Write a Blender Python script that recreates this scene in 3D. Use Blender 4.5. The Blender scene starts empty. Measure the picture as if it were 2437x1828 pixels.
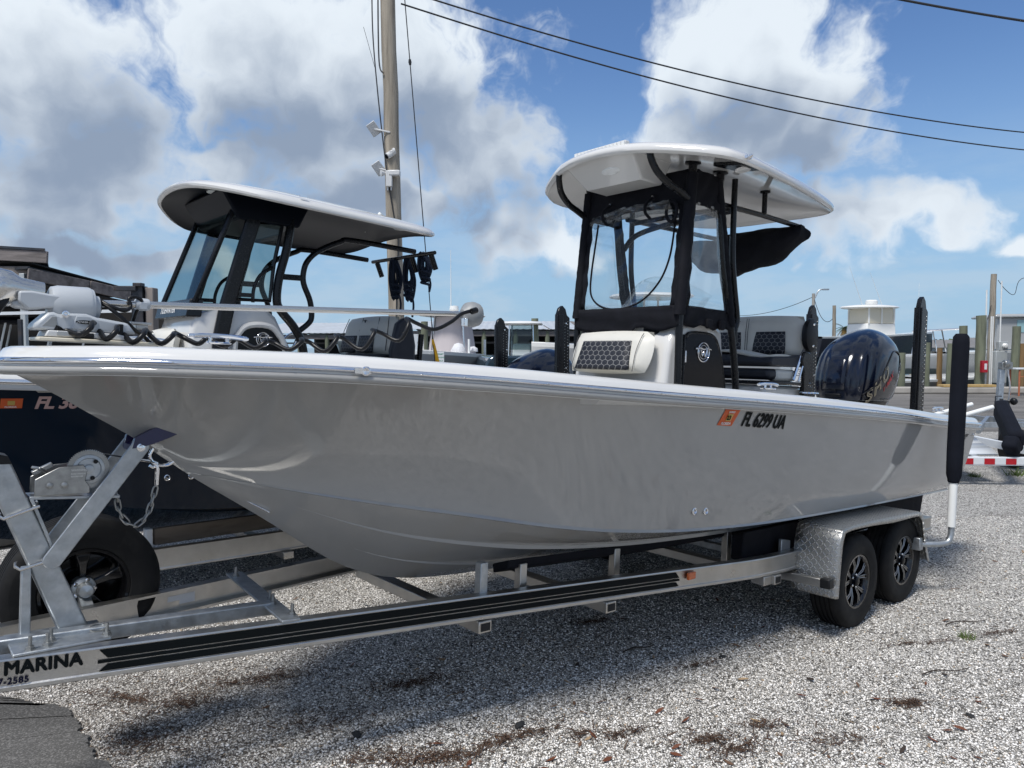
import bpy, bmesh, math, random
import numpy as np
from mathutils import Vector, Matrix
random.seed(7)
R = math.radians
scene = bpy.context.scene
C = scene.collection

# ------------------------------------------------------------------ camera, sky, sun, exposure
cam_data = bpy.data.cameras.new('camera'); cam = bpy.data.objects.new('camera', cam_data); C.objects.link(cam)
cam_data.sensor_width = 36.0; cam_data.lens = 26.04
cam_data.clip_start = 0.05; cam_data.clip_end = 5000
cam.location = (0, 0, 2.0); cam.rotation_euler = (R(90 - 2.845), 0, 0)
scene.camera = cam
SUN_EL, SUN_AZ = R(60), R(-146)          # azimuth measured from +Y towards +X
world = bpy.data.worlds.new('World'); scene.world = world; world.use_nodes = True
sun_d = bpy.data.lights.new('sun', 'SUN'); sun = bpy.data.objects.new('sun', sun_d); C.objects.link(sun)
sun_d.energy = 3.4; sun_d.angle = R(14); sun_d.color = (1.0, .965, .91)
sv = Vector((math.sin(SUN_AZ)*math.cos(SUN_EL), math.cos(SUN_AZ)*math.cos(SUN_EL), math.sin(SUN_EL)))
sun.rotation_euler = sv.to_track_quat('Z', 'Y').to_euler(); sun.location = (0, 0, 30)
vs = scene.view_settings
vs.view_transform = 'Standard'; vs.look = 'None'; vs.gamma = 1; vs.use_curve_mapping = False; vs.exposure = 0.2
scene.cycles.max_bounces = 8; scene.cycles.transparent_max_bounces = 16
scene.cycles.use_denoising = True
world.cycles.sampling_method = 'MANUAL'; world.cycles.sample_map_resolution = 256

def build_sky():
    nt = world.node_tree; nt.nodes.clear(); N = nt.nodes.new; L = nt.links.new
    def put(n, ins):
        for i, v in enumerate(ins):
            if v is None: continue
            if isinstance(v, (int, float, tuple)): n.inputs[i].default_value = v
            else: L(v, n.inputs[i])
        return n
    def m(op, *ins):
        n = N('ShaderNodeMath'); n.operation = op; return put(n, ins).outputs[0]
    def vm(op, *ins):
        n = N('ShaderNodeVectorMath'); n.operation = op; return put(n, ins)
    def noise(vec, scale, detail, rough=.55, out='Fac'):
        n = N('ShaderNodeTexNoise'); n.noise_dimensions = '2D'; n.inputs['Scale'].default_value = scale; n.inputs['Detail'].default_value = detail; n.inputs['Roughness'].default_value = rough
        L(vec, n.inputs['Vector']); return n.outputs[out]
    def smooth(v, lo, hi):
        n = N('ShaderNodeMapRange'); n.interpolation_type = 'SMOOTHSTEP'
        n.inputs['From Min'].default_value = lo; n.inputs['From Max'].default_value = hi; L(v, n.inputs['Value']); return n.outputs[0]
    def mix(f, a, b):
        n = N('ShaderNodeMix'); n.data_type = 'RGBA'; n.clamp_factor = True
        L(f, n.inputs[0])
        for i, v in ((6, a), (7, b)):
            if isinstance(v, tuple): n.inputs[i].default_value = (*v, 1)
            else: L(v, n.inputs[i])
        return n.outputs[2]
    tc = N('ShaderNodeTexCoord'); sx = N('ShaderNodeSeparateXYZ'); L(tc.outputs['Generated'], sx.inputs[0])
    az = m('ARCTAN2', sx.outputs[0], sx.outputs[1]); el = m('ARCSINE', m('MINIMUM', m('MAXIMUM', sx.outputs[2], -1.0), 1.0))
    cb = N('ShaderNodeCombineXYZ'); L(az, cb.inputs[0]); L(el, cb.inputs[1]); P = cb.outputs[0]
    warp = vm('MULTIPLY_ADD', noise(P, 6, 3, .62, 'Color'), (.20, .17, 0), (-.10, -.085, 0)).outputs[0]
    Q = vm('ADD', P, warp).outputs[0]
    # broken cloud everywhere outside the stretch of sky whose masses are placed below
    big = noise(vm('MULTIPLY', P, (1.0, 1.5, 0)).outputs[0], 2.3, 3)
    wide = m('MAXIMUM', m('SUBTRACT', m('ABSOLUTE', az), .66), m('SUBTRACT', el, .52))
    wide = m('MINIMUM', m('MAXIMUM', m('MULTIPLY', wide, 3.0), 0.0), 1.0)
    gen = m('MULTIPLY_ADD', wide, 1.3, m('MULTIPLY_ADD', big, 4.0, -1.66 - 1.3))
    def field(off):
        # cumulus masses: azimuth, elevation, half width, half height (radians)
        f = None
        for (a, e, rx, ry) in [(-0.548, 0.304, 0.125, 0.13), (-0.533, 0.189, 0.12, 0.089), (-0.301, 0.348, 0.182, 0.132), (-0.149, 0.369, 0.169, 0.119), (-0.222, 0.247, 0.134, 0.076), (-0.071, 0.258, 0.101, 0.101), (-0.368, 0.22, 0.056, 0.034), (0.294, 0.358, 0.121, 0.088), (0.381, 0.318, 0.097, 0.081), (0.307, 0.247, 0.205, 0.063), (0.457, 0.143, 0.105, 0.044), (0.04, 0.147, 0.092, 0.055), (-0.493, 0.103, 0.179, 0.033), (0.588, 0.108, 0.046, 0.021), (-0.169, 0.181, 0.12, 0.042)]:
            d = vm('MULTIPLY_ADD', Q, (1/rx, 1/ry, 0.0), ((off[0]-a)/rx, (off[1]-e)/ry, 0.0))
            ln = N('ShaderNodeVectorMath'); ln.operation = 'LENGTH'; L(d.outputs[0], ln.inputs[0]); ln = ln.outputs['Value']
            f = ln if f is None else m('SMOOTH_MIN', f, ln, .28)
        return m('MAXIMUM', m('SUBTRACT', 1.0, f), gen)
    f0 = field((0, 0)); f1 = field((-.02, .085))
    fb = noise(Q, 11, 5, .60); fine = noise(P, 42, 3, .65)
    bump = m('ADD', m('MULTIPLY_ADD', fb, 1.25, -.625), m('MULTIPLY_ADD', fine, .34, -.17))
    alpha = smooth(m('ADD', f0, bump), -0.12, 0.5)
    shade = m('ADD', f1, m('MULTIPLY', bump, .38))
    under = m('MULTIPLY', smooth(shade, -0.15, 0.85), .95)
    st = vm('MULTIPLY', P, (1.0, 3.4, 0.0)).outputs[0]; hz = noise(st, 6, 5, .62)
    haze = m('MULTIPLY', smooth(el, .30, -.02), smooth(hz, .38, .66))
    sky = N('ShaderNodeTexSky'); sky.sky_type = 'NISHITA'; sky.sun_disc = False
    sky.sun_elevation = SUN_EL; sky.sun_rotation = SUN_AZ; sky.air_density = 1.15; sky.dust_density = .35; sky.ozone_density = 2.2
    sk = vm('MULTIPLY', sky.outputs[0], tuple(0.095*c for c in (0.7, 0.87, 1.12)))
    low = mix(m('MULTIPLY', smooth(el, .38, -.02), .85), sk.outputs[0], (0.29, 0.46, 0.65))
    base = mix(m('MULTIPLY', haze, .6), low, (0.44, 0.55, 0.66))
    cloud = mix(under, (0.7, 0.765, 0.83), (0.22, 0.285, 0.395))
    col = mix(alpha, base, cloud)
    bg = N('ShaderNodeBackground'); L(col, bg.inputs[0]); bg.inputs[1].default_value = 1.0
    out = N('ShaderNodeOutputWorld'); L(bg.outputs[0], out.inputs[0])
build_sky()

# ------------------------------------------------------------------ helpers
def V(*a): return Vector(a)
class MB:
    "collects shapes, then builds ONE mesh object"
    def __init__(s): s.v = []; s.f = []
    def add(s, vs, fs):
        o = len(s.v); s.v += [tuple(p) for p in vs]; s.f += [tuple(i + o for i in f) for f in fs]; return s
    def box(s, c, size, M=None):
        hx, hy, hz = size[0]/2, size[1]/2, size[2]/2
        pts = [Vector((x, y, z)) for x in (-hx, hx) for y in (-hy, hy) for z in (-hz, hz)]
        if M is not None: pts = [M @ p for p in pts]
        pts = [p + Vector(c) for p in pts]
        return s.add(pts, [(0, 1, 3, 2), (4, 6, 7, 5), (0, 4, 5, 1), (2, 3, 7, 6), (0, 2, 6, 4), (1, 5, 7, 3)])
    def bar(s, a, b, wd, ht, upv=(0, 0, 1)):
        a, b = Vector(a), Vector(b); d = (b - a); L = d.length; d.normalize(); u = Vector(upv)
        sd = d.cross(u).normalized(); u = sd.cross(d)
        M = Matrix((d, sd, u)).transposed()
        return s.box((a + b)/2, (L, wd, ht), M)
    def loft(s, rings, close=True, caps=(True, True)):
        n = len(rings[0]); o = len(s.v)
        for r in rings: s.v += [tuple(p) for p in r]
        for i in range(len(rings) - 1):
            for j in range(n if close else n - 1):
                k = (j + 1) % n
                s.f.append((o + i*n + j, o + i*n + k, o + (i+1)*n + k, o + (i+1)*n + j))
        if close and caps[0]: s.f.append(tuple(o + j for j in reversed(range(n))))
        if close and caps[1]: s.f.append(tuple(o + (len(rings)-1)*n + j for j in range(n)))
        return s
    def tube(s, pts, r, seg=10, caps=True):
        pts = [Vector(p) for p in pts]; n = len(pts); rr = r if isinstance(r, (list, tuple)) else [r]*n
        rings = []; up = None
        for i, p in enumerate(pts):
            d = (pts[min(i+1, n-1)] - pts[max(i-1, 0)]).normalized()
            if up is None:
                up = Vector((0, 0, 1)) if abs(d.z) < .9 else Vector((1, 0, 0))
            sd = d.cross(up).normalized(); up = sd.cross(d).normalized()
            rings.append([p + (sd*math.cos(2*math.pi*k/seg) + up*math.sin(2*math.pi*k/seg))*rr[i] for k in range(seg)])
        return s.loft(rings, True, (caps, caps))
    def lathe(s, prof, c=(0, 0, 0), axis=(0, 0, 1), seg=24, closed=False):
        ax = Vector(axis).normalized(); t = Vector((1, 0, 0)) if abs(ax.x) < .9 else Vector((0, 1, 0))
        e1 = ax.cross(t).normalized(); e2 = ax.cross(e1); c = Vector(c)
        rings = [[c + ax*h + (e1*math.cos(2*math.pi*k/seg) + e2*math.sin(2*math.pi*k/seg))*max(r, 1e-4) for k in range(seg)] for r, h in prof]
        if closed: rings.append(rings[0]); return s.loft(rings, True, (False, False))
        return s.loft(rings, True, (prof[0][0] > 1e-3, prof[-1][0] > 1e-3))
    def prism(s, poly, fn, t0, t1):
        "poly of 2D points; fn(x, y, t) -> 3D"
        return s.loft([[fn(x, y, t0) for x, y in poly], [fn(x, y, t1) for x, y in poly]])
    def grid(s, rows, closed=False):
        n = len(rows[0]); o = len(s.v)
        for r in rows: s.v += [tuple(p) for p in r]
        for i in range(len(rows) - 1):
            for j in range(n if closed else n - 1):
                k = (j + 1) % n; s.f.append((o+i*n+j, o+i*n+k, o+(i+1)*n+k, o+(i+1)*n+j))
        return s
    def build(s, name, mat=None, parent=None, smooth=35, weld=False, bevel=0, solid=0, solid_off=0, sub=0):
        me = bpy.data.meshes.new(name); me.from_pydata(s.v, [], s.f)
        bm = bmesh.new(); bm.from_mesh(me)
        if weld: bmesh.ops.remove_doubles(bm, verts=bm.verts, dist=1e-4)
        if not solid: bmesh.ops.recalc_face_normals(bm, faces=bm.faces)
        bm.to_mesh(me); bm.free()
        if smooth is not None:
            me.shade_smooth(); me.set_sharp_from_angle(angle=R(smooth))
        o = bpy.data.objects.new(name, me); C.objects.link(o)
        if mat is not None: me.materials.append(M[mat] if isinstance(mat, str) else mat)
        if parent is not None: o.parent = parent
        if sub:
            m = o.modifiers.new('sub', 'SUBSURF'); m.levels = m.render_levels = sub
        if solid:
            m = o.modifiers.new('solid', 'SOLIDIFY'); m.thickness = solid; m.offset = solid_off
        if bevel:
            m = o.modifiers.new('bevel', 'BEVEL'); m.width = bevel; m.segments = 2; m.limit_method = 'ANGLE'; m.angle_limit = R(40); m.harden_normals = False
        return o
def tag(o, label=None, cat=None, group=None, kind=None):
    if label: o['label'] = label
    if cat: o['category'] = cat
    if group: o['group'] = group
    if kind: o['kind'] = kind
    return o
def thing(name, label, cat, loc=(0, 0, 0), rot=(0, 0, 0), group=None):
    o = bpy.data.objects.new(name, None); C.objects.link(o); o.location = loc; o.rotation_euler = rot
    o.empty_display_size = .1
    return tag(o, label, cat, group)
def copy_tree(o, parent=None):
    c = o.copy(); C.objects.link(c); c.parent = parent
    for ch in list(o.children): copy_tree(ch, c)
    return c
def spline(tab):
    "monotone cubic through (x, y) pairs"
    x = np.array([p[0] for p in tab], float); y = np.array([p[1] for p in tab], float)
    h = np.diff(x); dl = np.diff(y)/h; m = np.zeros(len(x)); m[0], m[-1] = dl[0], dl[-1]
    for i in range(1, len(x)-1):
        if dl[i-1]*dl[i] > 0:
            w1 = 2*h[i] + h[i-1]; w2 = h[i] + 2*h[i-1]; m[i] = (w1+w2)/(w1/dl[i-1] + w2/dl[i])
    def f(t):
        t = min(max(t, x[0]), x[-1]); i = min(max(int(np.searchsorted(x, t)) - 1, 0), len(x)-2)
        s = (t - x[i])/h[i]
        return float((2*s**3-3*s**2+1)*y[i] + (s**3-2*s**2+s)*h[i]*m[i] + (-2*s**3+3*s**2)*y[i+1] + (s**3-s**2)*h[i]*m[i+1])
    return f
def smooth_path(pts, n=8, closed=False):
    "Catmull-Rom through points"
    P = [Vector(p) for p in pts]; out = []; N = len(P)
    rng = N if closed else N - 1
    for i in range(rng):
        g = (lambda k: P[k % N]) if closed else (lambda k: P[min(max(k, 0), N-1)])
        p0, p1, p2, p3 = g(i-1), g(i), g(i+1), g(i+2)
        for k in range(n):
            t = k/n
            out.append(.5*((2*p1) + (-p0+p2)*t + (2*p0-5*p1+4*p2-p3)*t*t + (-p0+3*p1-3*p2+p3)*t**3))
    if not closed: out.append(P[-1])
    return out
def text_geo(txt, size, bold=0, shear=0, align='LEFT', space=1.0):
    cu = bpy.data.curves.new('t', 'FONT'); cu.body = txt; cu.size = size; cu.offset = bold; cu.shear = shear; cu.align_x = align; cu.space_character = space
    cu.resolution_u = 3
    o = bpy.data.objects.new('t', cu); C.objects.link(o)
    dg = bpy.context.evaluated_depsgraph_get(); me = bpy.data.meshes.new_from_object(o.evaluated_get(dg))
    vs = [tuple(v.co) for v in me.vertices]; fs = [tuple(p.vertices) for p in me.polygons]
    bpy.data.objects.remove(o); bpy.data.curves.remove(cu); bpy.data.meshes.remove(me)
    return vs, fs
def text_obj(txt, size, fn, mat, parent, name='lettering', **k):
    heavy, sx = k.pop('heavy', 0), k.pop('sx', 1.0)
    vs, fs = text_geo(txt, size, **k); mb = MB()
    for i, (dx, dy) in enumerate(((0, 0), (heavy, 0), (-heavy, 0), (0, heavy*.7), (0, -heavy*.7)) if heavy else ((0, 0),)):
        mb.add([Vector(fn(x*sx + dx, y + dy)) + Vector((0, -.0004*i, 0)) for x, y, z in vs], fs)
    return mb.build(name, mat, parent, smooth=None)

# ------------------------------------------------------------------ materials
M = {}
def mat(name, col, rough=.5, metal=0, coat=0, var=0, vscale=8, bump=0, bscale=60, spec=.5, dirt=None, dscale=3, damt=.5, stretch=None, rvar=0, detail=6):
    m = bpy.data.materials.new(name); m.use_nodes = True; nt = m.node_tree; N = nt.nodes.new; L = nt.links.new
    b = nt.nodes['Principled BSDF']; b.inputs['Base Color'].default_value = (*col, 1); b.inputs['Roughness'].default_value = rough
    b.inputs['Metallic'].default_value = metal; b.inputs['Coat Weight'].default_value = coat; b.inputs['Coat Roughness'].default_value = .04
    b.inputs['Specular IOR Level'].default_value = spec
    tc = N('ShaderNodeTexCoord'); vec = tc.outputs['Object']
    if stretch:
        mp = N('ShaderNodeMapping'); mp.inputs['Scale'].default_value = stretch; L(vec, mp.inputs[0]); vec = mp.outputs[0]
    def noise(sc, det=detail):
        n = N('ShaderNodeTexNoise'); n.inputs['Scale'].default_value = sc; n.inputs['Detail'].default_value = det; n.inputs['Roughness'].default_value = .6
        L(vec, n.inputs['Vector']); return n.outputs['Fac']
    src = None
    if var:
        r = N('ShaderNodeMapRange'); L(noise(vscale), r.inputs['Value']); r.inputs['From Min'].default_value = .3; r.inputs['From Max'].default_value = .7
        r.inputs['To Min'].default_value = 1-var; r.inputs['To Max'].default_value = 1+var
        mx = N('ShaderNodeVectorMath'); mx.operation = 'SCALE'; mx.inputs[0].default_value = col; L(r.outputs[0], mx.inputs['Scale']); src = mx.outputs[0]
    if dirt:
        r = N('ShaderNodeMapRange'); L(noise(dscale), r.inputs['Value']); r.inputs['From Min'].default_value = .5; r.inputs['From Max'].default_value = .72; r.inputs['To Max'].default_value = damt
        mx = N('ShaderNodeMix'); mx.data_type = 'RGBA'; L(r.outputs[0], mx.inputs[0])
        if src is not None: L(src, mx.inputs[6])
        else: mx.inputs[6].default_value = (*col, 1)
        mx.inputs[7].default_value = (*dirt, 1); src = mx.outputs[2]
    if src is not None: L(src, b.inputs['Base Color'])
    if rvar:
        r = N('ShaderNodeMapRange'); L(noise(vscale*1.7), r.inputs['Value']); r.inputs['From Min'].default_value = .3; r.inputs['From Max'].default_value = .7
        r.inputs['To Min'].default_value = max(rough-rvar, .01); r.inputs['To Max'].default_value = rough+rvar; L(r.outputs[0], b.inputs['Roughness'])
    if bump:
        bp = N('ShaderNodeBump'); bp.inputs['Strength'].default_value = 1; bp.inputs['Distance'].default_value = bump; L(noise(bscale), bp.inputs['Height']); L(bp.outputs[0], b.inputs['Normal'])
    M[name] = m; return m
mat('liner_navy', (.003, .005, .010), .32, spec=.10)
mat('hull_grey', (.335, .33, .317), .07, coat=.6, var=.03, vscale=2, bump=.0012, bscale=1.3, rvar=.025, detail=2)
mat('gel_white', (.62, .615, .60), .12, coat=.5, var=.02, vscale=3)
mat('hull_navy', (.003, .011, .024), .08, coat=.1, spec=.3, bump=.001, bscale=1.3, detail=2)
mat('chrome', (.82, .82, .83), .09, 1, rvar=.05)
mat('steel', (.62, .60, .57), .24, 1, var=.06, vscale=30, stretch=(1, 14, 14))
mat('aluminium', (.50, .49, .47), .36, 1, var=.10, vscale=5, bump=.0006, bscale=90, dirt=(.42, .41, .38), dscale=7, damt=.6, rvar=.1)
mat('galvanised', (.42, .445, .465), .42, .85, var=.2, vscale=16, bump=.0008, bscale=50, dirt=(.34, .37, .40), dscale=22, damt=.7, rvar=.12)
mat('cast_zinc', (.33, .335, .33), .38, .85, var=.2, vscale=30)
mat('black_powder', (.004, .0045, .006), .28, coat=.12, rvar=.05, spec=.3)
mat('black_plastic', (.006, .0065, .008), .45, spec=.3, bump=.0004, bscale=120)
mat('black_gloss', (.0015, .002, .004), .12, coat=.0, spec=.22)
mat('motor_black', (.002, .004, .013), .17, .15, coat=.35, bump=.0008, bscale=7, detail=2)
mat('canvas_black', (.006, .0065, .010), .8, spec=.2, var=.2, vscale=14, bump=.004, bscale=9, detail=3)
mat('rubber', (.009, .009, .0095), .75, spec=.25, var=.25, vscale=9, bump=.0008, bscale=70, dirt=(.05, .048, .044), dscale=6, damt=.35)
mat('foam_black', (.005, .0065, .012), .88, spec=.2, var=.2, vscale=6, bump=.003, bscale=14)
mat('rim_black', (.006, .006, .007), .15, .3, coat=.6)
mat('rim_silver', (.36, .36, .36), .35, 1)
mat('poly_navy', (.010, .006, .05), .32, coat=.2, var=.2)
mat('cushion_white', (.60, .585, .535), .48, var=.03, vscale=10, bump=.0012, bscale=30)
mat('piping_dark', (.02, .02, .025), .6)
mat('cushion_navy', (.012, .014, .022), .55, var=.15, bump=.0008, bscale=60)
mat('pvc_white', (.74, .75, .74), .33, var=.05, vscale=4)
mat('white_plastic', (.58, .585, .585), .35, var=.03)
mat('motor_grey', (.43, .455, .48), .34, var=.03, coat=.2)
mat('head_grey', (.24, .25, .255), .45, var=.1, vscale=20)
mat('decal_black', (.003, .005, .006), .5, spec=.12)
mat('decal_navy', (.006, .007, .025), .5, spec=.12)
mat('decal_white', (.75, .75, .74), .45)
mat('decal_orange', (.62, .10, .018), .42, var=.05)
mat('decal_gold', (.52, .36, .09), .42)
mat('decal_champagne', (.42, .37, .28), .28, .7)
mat('decal_red', (.45, .012, .018), .4)
mat('decal_pink', (.52, .34, .31), .4)
mat('tape_red', (.40, .006, .014), .3, var=.12, vscale=40)
mat('strap_red', (.30, .035, .02), .7)
mat('amber', (.55, .10, .01), .2, coat=.5)
mat('lens_white', (.75, .76, .75), .15, coat=.5)
mat('concrete', (.36, .34, .31), .9, var=.15, vscale=3, bump=.004, bscale=20, dirt=(.2, .18, .16), dscale=1.5)
mat('wood_weathered', (.20, .175, .16), .85, var=.35, vscale=6, bump=.006, bscale=18, stretch=(1, 1, .15), dirt=(.08, .07, .065), dscale=9)
mat('wood_beam', (.17, .15, .145), .85, var=.35, vscale=5, bump=.005, bscale=16, stretch=(.12, 1, 1), dirt=(.06, .055, .05), dscale=8, damt=.8)
mat('wood_pole', (.30, .265, .215), .88, var=.32, vscale=10, bump=.008, bscale=24, stretch=(1, 1, .07), dirt=(.13, .105, .08), dscale=12, damt=.8)
mat('wood_green', (.15, .165, .115), .9, var=.3, vscale=6, bump=.006, bscale=18, stretch=(1, 1, .12), dirt=(.075, .07, .055), dscale=7)
mat('wood_treated', (.20, .125, .055), .85, var=.25, vscale=6, bump=.004, bscale=18, stretch=(1, 1, .12), dirt=(.10, .06, .03), dscale=5)
mat('wood_bunk', (.19, .155, .12), .9, var=.4, vscale=5, stretch=(.2, 1, 1), dirt=(.05, .032, .018), dscale=10, damt=.9)
mat('interior_shade', (.018, .017, .017), .95)  # near-black colour paints the shade of interiors and hollows
mat('corrugated', (.50, .53, .56), .5, .25, var=.12, vscale=1.2, dirt=(.36, .35, .34), dscale=.8)
mat('panel_white', (.62, .65, .68), .55, var=.06, vscale=2)
mat('steel_dark', (.035, .04, .05), .5, .4, var=.3, vscale=5, dirt=(.09, .06, .04), dscale=4)
mat('box_grey', (.42, .45, .46), .45, .2, var=.05)
mat('cable_black', (.006, .006, .007), .35, spec=.3)
mat('wire_dark', (.02, .022, .026), .6)
mat('rope_navy', (.008, .016, .035), .9, bump=.003, bscale=80)
mat('guard_yellow', (.62, .33, .008), .4, var=.06)
mat('cover_pink', (.46, .42, .43), .85, var=.06, vscale=2, bump=.02, bscale=3, stretch=(1, 1, .2))
mat('cover_white', (.62, .62, .64), .8, var=.06, vscale=6, bump=.02, bscale=6)
mat('boat_grey', (.33, .34, .345), .25, coat=.3)
mat('boat_white', (.72, .72, .70), .2, coat=.3)
mat('boat_cream', (.62, .57, .46), .35)
mat('boat_dark', (.035, .036, .045), .2, coat=.3)
mat('boat_taupe', (.20, .19, .18), .5, var=.15, vscale=3)
mat('car_paint', (.02, .04, .06), .12, .3, coat=.8)
mat('car_glass', (.012, .03, .045), .06, coat=.6)
mat('foliage', (.050, .085, .022), .7, var=.45, vscale=5)
mat('foliage_dry', (.26, .17, .055), .8, var=.4, vscale=5)
mat('sign_green', (.02, .22, .13), .5)
mat('box_red', (.36, .008, .02), .35, coat=.3)
mat('copper', (.42, .13, .06), .5, var=.15, vscale=8)
mat('tan_board', (.42, .29, .12), .7, var=.15, vscale=5)
mat('rope_yellow', (.45, .42, .03), .8)
mat('pcb_glass', (.25, .42, .45), .1, coat=.5)
mat('sign_paper', (.62, .64, .66), .5)
mat('leaf_rust', (.12, .038, .016), .75, var=.3, vscale=30)
mat('leaf_brown', (.115, .062, .035), .8, var=.3, vscale=30)
mat('leaf_tan', (.30, .21, .125), .8, var=.25, vscale=30)
mat('leaf_dark', (.035, .024, .018), .85)
mat('straw', (.062, .033, .019), .85, var=.4, vscale=20)
mat('stone_dark', (.03, .032, .034), .8, var=.3, vscale=40, bump=.004, bscale=60)
mat('grass', (.085, .13, .03), .7, var=.3, vscale=20)

def clear_mat(name, tint, gloss=.05, fac=.16, wob=.004):
    m = bpy.data.materials.new(name); m.use_nodes = True; nt = m.node_tree; nt.nodes.clear(); N = nt.nodes.new; L = nt.links.new
    t = N('ShaderNodeBsdfTransparent'); t.inputs[0].default_value = (*tint, 1)
    gl = N('ShaderNodeBsdfGlossy'); gl.inputs['Roughness'].default_value = gloss; gl.inputs[0].default_value = (.9, .92, .95, 1)
    lw = N('ShaderNodeLayerWeight'); lw.inputs['Blend'].default_value = .25
    nz = N('ShaderNodeTexNoise'); nz.inputs['Scale'].default_value = 5; nz.inputs['Detail'].default_value = 1
    tc = N('ShaderNodeTexCoord'); L(tc.outputs['Object'], nz.inputs['Vector'])
    bp = N('ShaderNodeBump'); bp.inputs['Distance'].default_value = wob; L(nz.outputs['Fac'], bp.inputs['Height']); L(bp.outputs[0], gl.inputs['Normal'])
    mm = N('ShaderNodeMath'); mm.operation = 'MULTIPLY_ADD'; L(lw.outputs['Fresnel'], mm.inputs[0]); mm.inputs[1].default_value = .22; mm.inputs[2].default_value = fac*.10; mm.use_clamp = True
    mx = N('ShaderNodeMixShader'); L(mm.outputs[0], mx.inputs[0]); L(t.outputs[0], mx.inputs[1]); L(gl.outputs[0], mx.inputs[2])
    o = N('ShaderNodeOutputMaterial'); L(mx.outputs[0], o.inputs[0]); M[name] = m; return m
clear_mat('vinyl_clear', (.955, .965, .965)); clear_mat('vinyl_roll', (.80, .83, .85), .12, .5, .012); clear_mat('tinted_glass', (.62, .70, .70), .02, .2, .0003)
clear_mat('acrylic', (.95, .965, .97), .02, .1, .0003)

def hex_cushion():
    m = mat('cushion_hex', (.012, .014, .022), .6)
    nt = m.node_tree; N = nt.nodes.new; L = nt.links.new; b = nt.nodes['Principled BSDF']
    tc = N('ShaderNodeTexCoord'); sp = N('ShaderNodeSeparateXYZ'); L(tc.outputs['Object'], sp.inputs[0])
    def mm(op, a, c=None):
        n = N('ShaderNodeMath'); n.operation = op
        for i, v in enumerate((a, c)):
            if v is None: continue
            if isinstance(v, (int, float)): n.inputs[i].default_value = v
            else: L(v, n.inputs[i])
        return n.outputs[0]
    x, y = mm('MULTIPLY', sp.outputs[1], 19), mm('MULTIPLY', sp.outputs[2], 26)
    def cell(ox, oy):
        a = mm('SUBTRACT', mm('FLOORED_MODULO', mm('ADD', x, ox), 1.0), .5); c = mm('SUBTRACT', mm('FLOORED_MODULO', mm('ADD', y, oy), 1.7320508), .8660254)
        ax, ay = mm('ABSOLUTE', a), mm('ABSOLUTE', c)
        return mm('MAXIMUM', ax, mm('ADD', mm('MULTIPLY', ax, .5), mm('MULTIPLY', ay, .8660254)))
    d = mm('MINIMUM', cell(0, 0), cell(.5, .8660254))
    ln = mm('GREATER_THAN', d, .455)
    mx = N('ShaderNodeMix'); mx.data_type = 'RGBA'; L(ln, mx.inputs[0]); mx.inputs[6].default_value = (.010, .012, .020, 1); mx.inputs[7].default_value = (.20, .20, .20, 1)
    L(mx.outputs[2], b.inputs['Base Color'])
    bp = N('ShaderNodeBump'); bp.inputs['Distance'].default_value = .004; bp.invert = True; L(d, bp.inputs['Height']); L(bp.outputs[0], b.inputs['Normal'])
hex_cushion()

def diamond_plate():
    m = mat('diamond_plate', (.60, .60, .59), .34, 1)
    nt = m.node_tree; N = nt.nodes.new; L = nt.links.new; b = nt.nodes['Principled BSDF']
    uv = N('ShaderNodeUVMap'); sp = N('ShaderNodeSeparateXYZ'); L(uv.outputs[0], sp.inputs[0])
    def mm(op, *ins):
        n = N('ShaderNodeMath'); n.operation = op
        for i, v in enumerate(ins):
            if isinstance(v, (int, float)): n.inputs[i].default_value = v
            else: L(v, n.inputs[i])
        return n.outputs[0]
    x, y = mm('MULTIPLY', sp.outputs[0], 1/.027), mm('MULTIPLY', sp.outputs[1], 1/.027)
    par = mm('FLOORED_MODULO', mm('ADD', mm('FLOOR', x), mm('FLOOR', y)), 2.0)
    fx, fy = mm('SUBTRACT', mm('FRACT', x), .5), mm('SUBTRACT', mm('FRACT', y), .5)
    p, q = mm('ABSOLUTE', mm('ADD', fx, fy)), mm('ABSOLUTE', mm('SUBTRACT', fx, fy))
    def bar(al, pe):
        n = N('ShaderNodeMapRange'); n.interpolation_type = 'SMOOTHSTEP'; n.inputs['From Min'].default_value = .20; n.inputs['From Max'].default_value = .06; L(pe, n.inputs['Value'])
        n2 = N('ShaderNodeMapRange'); n2.interpolation_type = 'SMOOTHSTEP'; n2.inputs['From Min'].default_value = .80; n2.inputs['From Max'].default_value = .5; L(al, n2.inputs['Value'])
        return mm('MULTIPLY', n.outputs[0], n2.outputs[0])
    h = mm('ADD', mm('MULTIPLY', bar(p, q), par), mm('MULTIPLY', bar(q, p), mm('SUBTRACT', 1.0, par)))
    bp = N('ShaderNodeBump'); bp.inputs['Distance'].default_value = .0045; L(h, bp.inputs['Height']); L(bp.outputs[0], b.inputs['Normal'])
    nz = N('ShaderNodeTexNoise'); nz.inputs['Scale'].default_value = 9; L(uv.outputs[0], nz.inputs['Vector'])
    r = N('ShaderNodeMapRange'); L(nz.outputs['Fac'], r.inputs['Value']); r.inputs['To Min'].default_value = .36; r.inputs['To Max'].default_value = .5
    rr_ = mm('SUBTRACT', r.outputs[0], mm('MULTIPLY', h, .24)); L(rr_, b.inputs['Roughness'])
    cx = N('ShaderNodeMix'); cx.data_type = 'RGBA'; L(h, cx.inputs[0]); cx.inputs[6].default_value = (.44, .44, .43, 1); cx.inputs[7].default_value = (.80, .80, .79, 1); L(cx.outputs[2], b.inputs['Base Color'])
diamond_plate()

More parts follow.
